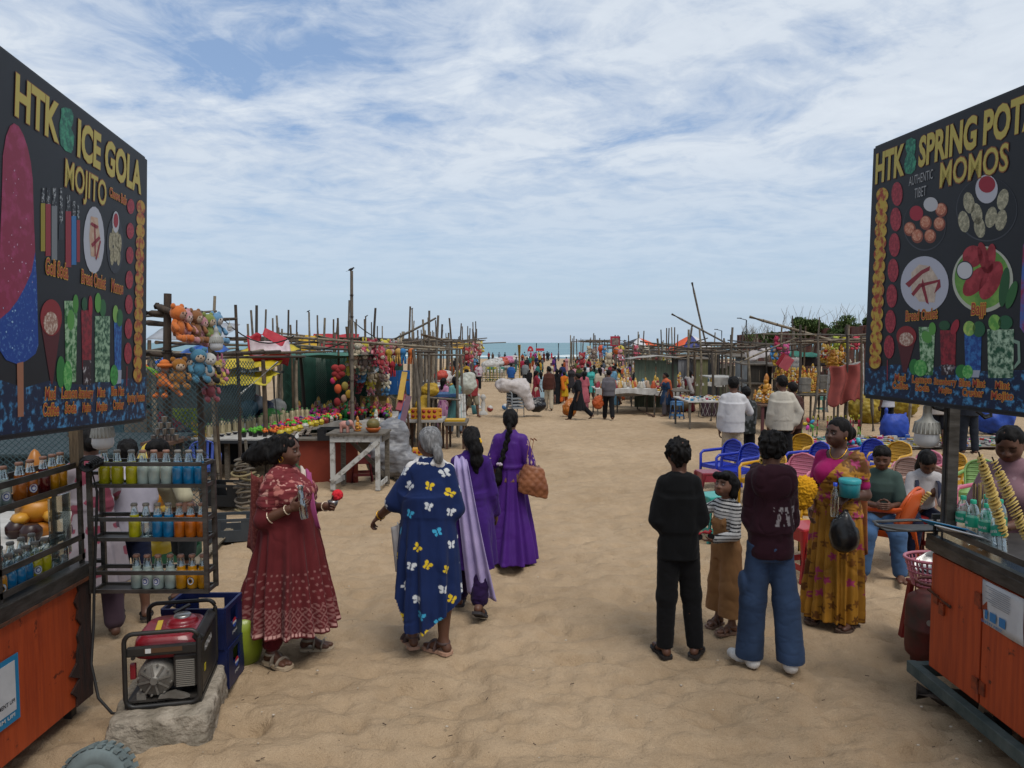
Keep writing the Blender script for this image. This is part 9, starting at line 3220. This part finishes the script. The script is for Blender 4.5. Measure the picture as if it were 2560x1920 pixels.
SP=[(1278,975,1.66,4,'#27508a','#9a9184','man in bright blue shirt walking seaward','pants','short',42,{}),(1313,968,1.68,-4,'#6f7375','#26282c','man in grey shirt and dark trousers behind the yellow pole','pants','short',None,{}),(1324,970,1.15,0,'#1d1d20','#1a1a1c','small boy in black beside the grey shirt man','shorts','short',None,dict(child=True)),(1340,959,1.58,-8,'#9a2038','#8a1c30','woman in crimson with white striped shawl in the lane','dress','long',None,dict(shawl='#a8909a')),(1352,1014,1.45,8,'#8ea6b0','#a3b2b8','girl in pale blue dress with long loose hair','dress','long',None,{}),(1372,1025,1.70,-6,'#4a2a22','#a59a86','man in brown shirt and light trousers looking left','pants','short',None,dict(sleeve=1.8,yaw=40)),(1392,1010,1.55,5,'#17181b','#1e1e22','woman in black with a small dark backpack','gown','long',None,{}),(1410,1010,1.40,-10,'#b08a1c','#a8501c','boy wrapped in yellow and orange cloth','dress','short',None,dict(shawl='#b5601c')),(1446,1049,1.62,60,'#15161a','#131316','person in long black clothes stepping forward with a raised leg','dress','short',None,dict(ph=2.2)),(1428,985,1.55,178,'#2f2c30','#2a282c','woman in dark grey facing the camera','dress','long',None,dict(skin=SK_M)),(1448,982,1.55,176,'#3c4422','#33381e','woman in olive green facing the camera','dress','long',None,dict(skin=SK_M)),(1460,1027,1.55,-8,'#a85a64','#a06068','woman in coral pink seen from behind','dress','long',None,{}),(1477,998,1.56,172,'#3f9a94','#5a1c24','woman in turquoise dress with a dark strap','dress','long',None,{}),(1485,985,1.58,10,'#2a4238','#26302c','woman in dark green kameez','dress','long',None,{}),(1503,972,1.55,-10,'#a89aa0','#2a2a30','woman in dark top carrying a pink and white bundle','dress','bun',None,dict(colf=blotch('#b03a5a',5))),(1521,1048,1.68,-3,'#5b585d','#141416','heavy man in grey polo and black trousers carrying an orange bag','pants','short',None,dict(fat=1.25,ph=1.2)),(1539,982,1.66,0,'#2c2c2e','#6a6c70','man in black and cream striped tee','shorts','short',None,dict(colf=stripes)),(1471,965,1.6,60,'#b5b4b6','#3a3a40','man in white shirt among the right tables','pants','short',44,{}),(1450,935,1.6,20,'#7a7c80','#5a5c62','person in pale grey pattern at the far right tables','pants','short',60,{}),(1197,973,1.64,170,'#b3a8ac','#17171a','man in white printed tee and black trousers coming from the sea','pants','short',None,dict(colf=blotch('#8a4a6a',12,.5))),(1193,950,1.6,10,'#a01f2a','#3a3034','person in red top behind the white tee man','pants','short',52,{}),(1182,1036,1.6,-150,'#8a3436','#77705e','boy in faded red tee and khaki shorts striding right','shorts','short',25.5,dict(ph=1.8)),(1306,945,1.6,0,'#8a2038','#2c2c30','person in dark red carrying a bag on far lane','pants','short',66,{}),(1318,935,1.65,5,'#1f2026','#1f2026','person in black on the far lane','pants','short',70,{}),(1664,1040,1.55,100,'#1f3550','#4f4a4e','old woman with orange scarf and grey skirt at the lane edge','kurta','bun',None,dict(shawl='#b05a3a')),(1724,970,1.6,20,'#5a1c24','#5a1c24','woman in maroon with a bag beside the wrapped plush','gown','long',27.5,dict(shawl='#a09a98')),(1651,975,1.6,0,'#b5501c','#5a2a1c','woman in orange sari among right tables','gown','bun',33,{}),(1594,960,1.6,160,'#1c1c20','#1c1c20','vendor in black behind the right tables','pants','short',34,{}),(1576,925,1.65,10,'#b0b2b8','#4a4c52','person in white among the far right stalls','pants','short',55,{}),(1688,950,1.5,170,'#3a2420','#3a2420','seated looking vendor in dark brown by the far tables','pants','short',36,{}),(1108,1040,1.5,-30,'#a87a96','#8a6a7a','girl in lilac floral dress with long hair at the post stall','dress','long',20.8,dict(colf=blotch('#7a3a6a',14,.3))),(1138,1055,1.55,30,'#5f9090','#5f6a78','girl in teal top and grey trousers looking at her phone','kurta','long',19.6,dict(armR=((.2,.5,-1),(-.2,.6,.9)))),(2428,1121,1.70,-6,'#23262e','#20242c','man in dark check shirt and trousers standing on the toy mat','pants','short',15.7,dict(ph=.3)),(2222,1075,1.65,20,'#b0aeb2','#121215','man in white top and black trousers behind the blue bag','pants','short',18.9,dict(ph=.3)),(2350,1118,1.6,0,'#a8a09a','#1a1b22','boy in beige tee and dark shorts behind the lamp','shorts','short',16.6,dict(ph=.4)),(1168,955,1.6,100,'#2a2420','#2a2420','person in dark clothes behind the patterned white sack','pants','short',30,{}),]
for px,py,h,rz,tp,bt,lab,kd,hr,D,kw in SP:
 kw=dict(kw)
 ph=kw.pop('ph',rnd.choice((1,-1,.7,-.8)))
 walker(px,py,h,rz,tp,bt,lab,kd,hr,D,ph=ph,**kw)
for i,(px,h,c,b,n_) in enumerate(((1232,1.65,'#4a3a30','#2a2a2c','brown'),(1248,1.6,'#6a7a8a','#3a3a40','grey blue'),(1311,1.6,'#6aa0b5','#3a4a5a','light blue'),(1327,1.6,'#b0405a','#a03a50','rose'),(1335,1.6,'#7a2a6a','#5a2050','violet'),(1339,1.6,'#a02a6a','#8a2a5a','magenta'),(1347,1.7,'#a89a5a','#8a8270','yellow'),(1353,1.6,'#b0b0b4','#9a9aa0','white'),(1360,1.65,'#5a2a28','#4a2222','maroon'),(1368,1.7,'#1c1d22','#1c1d22','black'),(1372,1.5,'#33363a','#2a2a2e','charcoal'),(1379,1.4,'#a8283a','#7a1c2c','red'),(1262,1.6,'#2a3a3a','#2a2a2c','dark green'),(1222,1.6,'#7a2a2a','#2a2a2c','brick red'),(1396,1.6,'#8a8a92','#55555c','pale grey'),(1288,1.6,'#3a3440','#2a2a2c','slate'))):
 walker(px,900,h,rnd.choice((0,30,170,-60)),c,b,'small figure in %s near the water, place %d along the shore'%(n_,i+1),'dress' if i in (3,4,5,8,11) else 'pants','short',112+(i*7)%26,ph=rnd.choice((1,-1)))
MORE=[(1340+(i*61)%150,30+(i*2.9)%62) for i in range(20)]+[(1500+(i*47)%160,30+(i*3.7)%40) for i in range(12)]+[(1120+(i*23)%60,34+i*5) for i in range(7)]+[(1290+(i*17)%60,75+i*3) for i in range(9)]
cn_='dark red,teal green,mustard,slate,cream,violet,dark blue,rust,pale pink,olive,charcoal,sky blue'.split(',')
cc_='#7a2430,#2a6a64,#9a7a2a,#4a5058,#a89c88,#5a2f70,#222c50,#8a4424,#a87a80,#55582e,#222326,#5f88a0'.split(',')
for i,(px,D) in enumerate(MORE):
 k=(i*5)%12
 walker(px,900,1.5+.2*rnd.random(),rnd.choice((0,15,170,90,-80)),cc_[k],cc_[(k*3+4)%12],'%s clad figure %s, %s'%(cn_[k],'in the crowd of the lane' if i<20 else 'among the right tables' if i<32 else 'by the left stalls' if i<39 else 'near the sea end',('walking past','standing by','looking on','strolling along','turning away')[i//10]),rnd.choice(('pants','dress','gown','pants')),rnd.choice(('short','long')),D,ph=rnd.choice((1,-1,.3)),res=max(.024,.0011*D))
sack(tuple(G(1424,1041)),(.55,.45,.62),'#a8601c','bulging orange foil bag standing in the lane by the person in black','bag',2,gl=.35)
p=G(1494,1048)
sack((p.x,p.y,p.z+.35),(.38,.2,.45),'#a84a1c','orange shopping bag carried by the heavy man in grey','bag',4)
r=thing('red_kiosk','small red topped kiosk standing by the sea at the lane end','kiosk',(XD(1326,138),138,ground(138)))
KR=mat('kiosk_red','#a01c2a',.6)
for q in (-1,1):
 mb=MB();mb.box((q*2.2,0,1.3),(.25,.3,2.6),KR);mb.build('post',r)
mb=MB();mb.prism([(math.cos(t)*2.6,-.3,2.5+math.sin(t)*1.6) for t in np.linspace(0,PI,11)],(0,.6,0),KR);mb.build('arched_sign',r)
mb=MB();mb.box((0,-.32,3.1),(1.5,.05,.5),WHT);mb.build('lettering_panel',r)
r.scale=(.22,.5,.63)
mb=MB();mb.box((0,0,1.9),(1.6,.3,.5),KR);o=solo(mb,'red_banner','low red banner beside the red kiosk by the sea','banner');o.location=(XD(1350,140),140,ground(140))
for px,D in ((1396,125),(1341,140)):
 mb=MB();mb.tube([(0,0,0),(0,0,Zat(858,D)-ground(D))],.1,FRM,6);o=solo(mb,'flag_pole','thin dark flag pole by the sea '+('right of' if px>1350 else 'behind')+' the red kiosk','pole');o.location=(XD(px,D),D,ground(D))
for i in range(5):
 D=62+5*i
 r=table('low cot like stall under the %s bundle at the left sea end'%('grey white','panda white','brick red','pink','cream')[i],XD(1225+14*i,D)-1.1,XD(1225+14*i,D)+1.1,D,D+2,ground(D)+.7,rnd.choice([WHT,PB,col_mat('#8a4a34',.7)]),GREYW,drop=.2,group='low stalls at the sea end')
 sack((XD(1225+14*i,D),D+.6,ground(D)+.7),(1.6,1,.9),('#b0aeaa','#b0aeac','#a84a3a','#b06a8a','#b0a8a4')[i],'%s cloth bundle on a low cot stall at the sea end'%('grey white','panda white','brick red','pink','cream')[i],seed=i)
f,r=SARI
g=held(r,f,'L')
o=thing('plastic_jar','teal plastic tub with lid held under the sari woman\'s arm','tub',tuple(g+Vector((.06,-.03,.12))))
mb=MB();mb.lathe([(.055,-.07),(.07,-.065),(.075,.04),(.07,.045),(0,.045)],(0,0,0),mat('tub_teal','#1d7078',.4),18);mb.build('tub',o)
mb=MB();mb.lathe([(.079,.04),(.080,.065),(.07,.072),(0,.072)],(0,0,0),mat('lid_teal','#2a8a90',.4),18);mb.build('lid',o)
o=sack(tuple(g+Vector((.02,-.05,-.36))),(1,1,1),'#141416','black plastic carrier bag hanging from the sari woman\'s hand','bag',5,prims=[LF([(0,0,0,.05,.04),(.06,0,0,.105,.08),(.17,0,0,.10,.075),(.27,0,0,.05,.04),(.36,0,0,.02,.02)],.03)],gl=.3)
o=thing('water_flask','clear bottle with blue cap held by the sari woman','bottle',tuple(g+Vector((-.05,-.03,.02))))
mb=MB();mb.lathe([(.025,-.12),(.03,-.1),(.03,.05),(.014,.10),(.012,.12)],(0,0,0),PET,14);mb.build('bottle_body',o)
mb=MB();mb.lathe([(.015,.115),(.015,.14),(0,.142)],(0,0,0),col_mat('#1c3fae',.4),12);mb.build('cap',o)
g=P(2010,1232,5.55)
YB=mat('yellow_fluff','#c08a0c',.95,bump=.7,bscale=70,bdist=.01)
V,F=sdf_mesh([EL((0,0,.03),(.088,.08,.095),.03),EL((-.02,0,-.06),(.07,.065,.065),.04)],.007)
V=V+vnormals(V,F)*(np.abs(vnoise(V*95,3))*.022)[:,None]
o=mesh_np('fluffy_toy',V,F,YB);o.location=g
tag(o,'bright yellow fluffy toy carried by the sari woman','toy')
g=held(HOODIE[1],HOODIE[0],'L')
r=thing('potato_stick','short fried spiral potato stick held by the hooded boy','snack',tuple(g))
for i in range(11):
 mb=MB();mb.lathe([(.003,0),(.022,.003),(.024,0),(.022,-.003),(.003,-.002)],(0,0,.02+.016*i),col_mat('#b59a3a',.6),12,Matrix.Rotation(R(18 if i%2 else -10),3,'X'));mb.build('potato_slice',r)
mb=MB();mb.tube([(0,0,-.06),(0,0,.22)],.003,STK,5);mb.build('stick',r)
g=held(GIRL[1],GIRL[0],'L')
r=thing('toy_bike','black and red toy motorbike in the little girl\'s hand','toy',tuple(g+Vector((0,-.02,.02))))
for q in (-.045,.045):
 mb=MB();mb.tube([(q,-.009,0),(q,.009,0)],.025,col_mat('#141416',.5),12);mb.build('wheel',r)
mb=MB();mb.tube([(-.05,0,.02),(0,0,.035),(.03,0,.03),(.045,0,.05)],.014,col_mat('#a01c24',.4),7);mb.build('frame',r)
# ------------------------------------------------------------------ pieces that belong to a part hang below that part
SUB={'generator':{'fuel_cap':'fuel_tank','warning_sticker':'fuel_tank','tank_sticker':'fuel_tank','rib':'alternator','screw':'alternator','hub':'alternator','grille_slat':'muffler_box','panel_sticker':'control_panel','socket':'control_panel','lettering':'side_cover','side_cover_edge':'side_cover','warning_label':'side_cover'},'person':{'eye':'body','hair_tie':'hair','hair_flower':'hair','dupatta_tail':'dupatta','scarf_tail':'scarf'},'menu_board':{'brace':'panel'},'food_cart':{'hinge':'door','bolt':'door'},'water_bottle':{'lettering':'label_band'},'soda_bottle':{'marble':'neck','label':'soda'},'bottle_crate':{'emblem':'side','lettering':'side'},'plush_toy':{'face':'head','ear':'head','belly':'body'},'cart_tyre':{'tread_block':'carcass'},'hanging_bulb':{},'crow':{'wing':'body','leg':'body'},'paper_notice':{'print_line':'paper','print_figure':'paper','lettering':'paper'},'payment_notice':{'paper':'sheet','lettering':'sheet'},'payment_card':{'paper':'board','logo':'board'},'dotted_box':{'red_dot':'carton'},'dotted_banner':{'printed_mark':'cloth'},'elephant_ornament':{'ear':'body'}}
for b_ in [o for o in COL.objects if o.name.split('.')[0]=='menu_board']:
 for c in b_.children:
  n_=c.name.split('.')[0]
  if n_.endswith('print') or n_.startswith(('lettering','potato','frost','popsicle')):
   SUB['menu_board'][n_]='panel'
mid_=lambda o:sum((Vector(q) for q in o.bound_box),Vector())/8
for r in [o for o in COL.objects if o.parent is None and o.children]:
 rule=SUB.get(r.name.split('.')[0])
 if not rule:
  continue
 kids=list(r.children)
 by={}
 for c in kids:
  by.setdefault(c.name.split('.')[0],[]).append(c)
 for c in kids:
  t_=rule.get(c.name.split('.')[0])
  if t_ and by.get(t_):
   c.parent=min(by[t_],key=lambda q:(mid_(q)-mid_(c)).length)
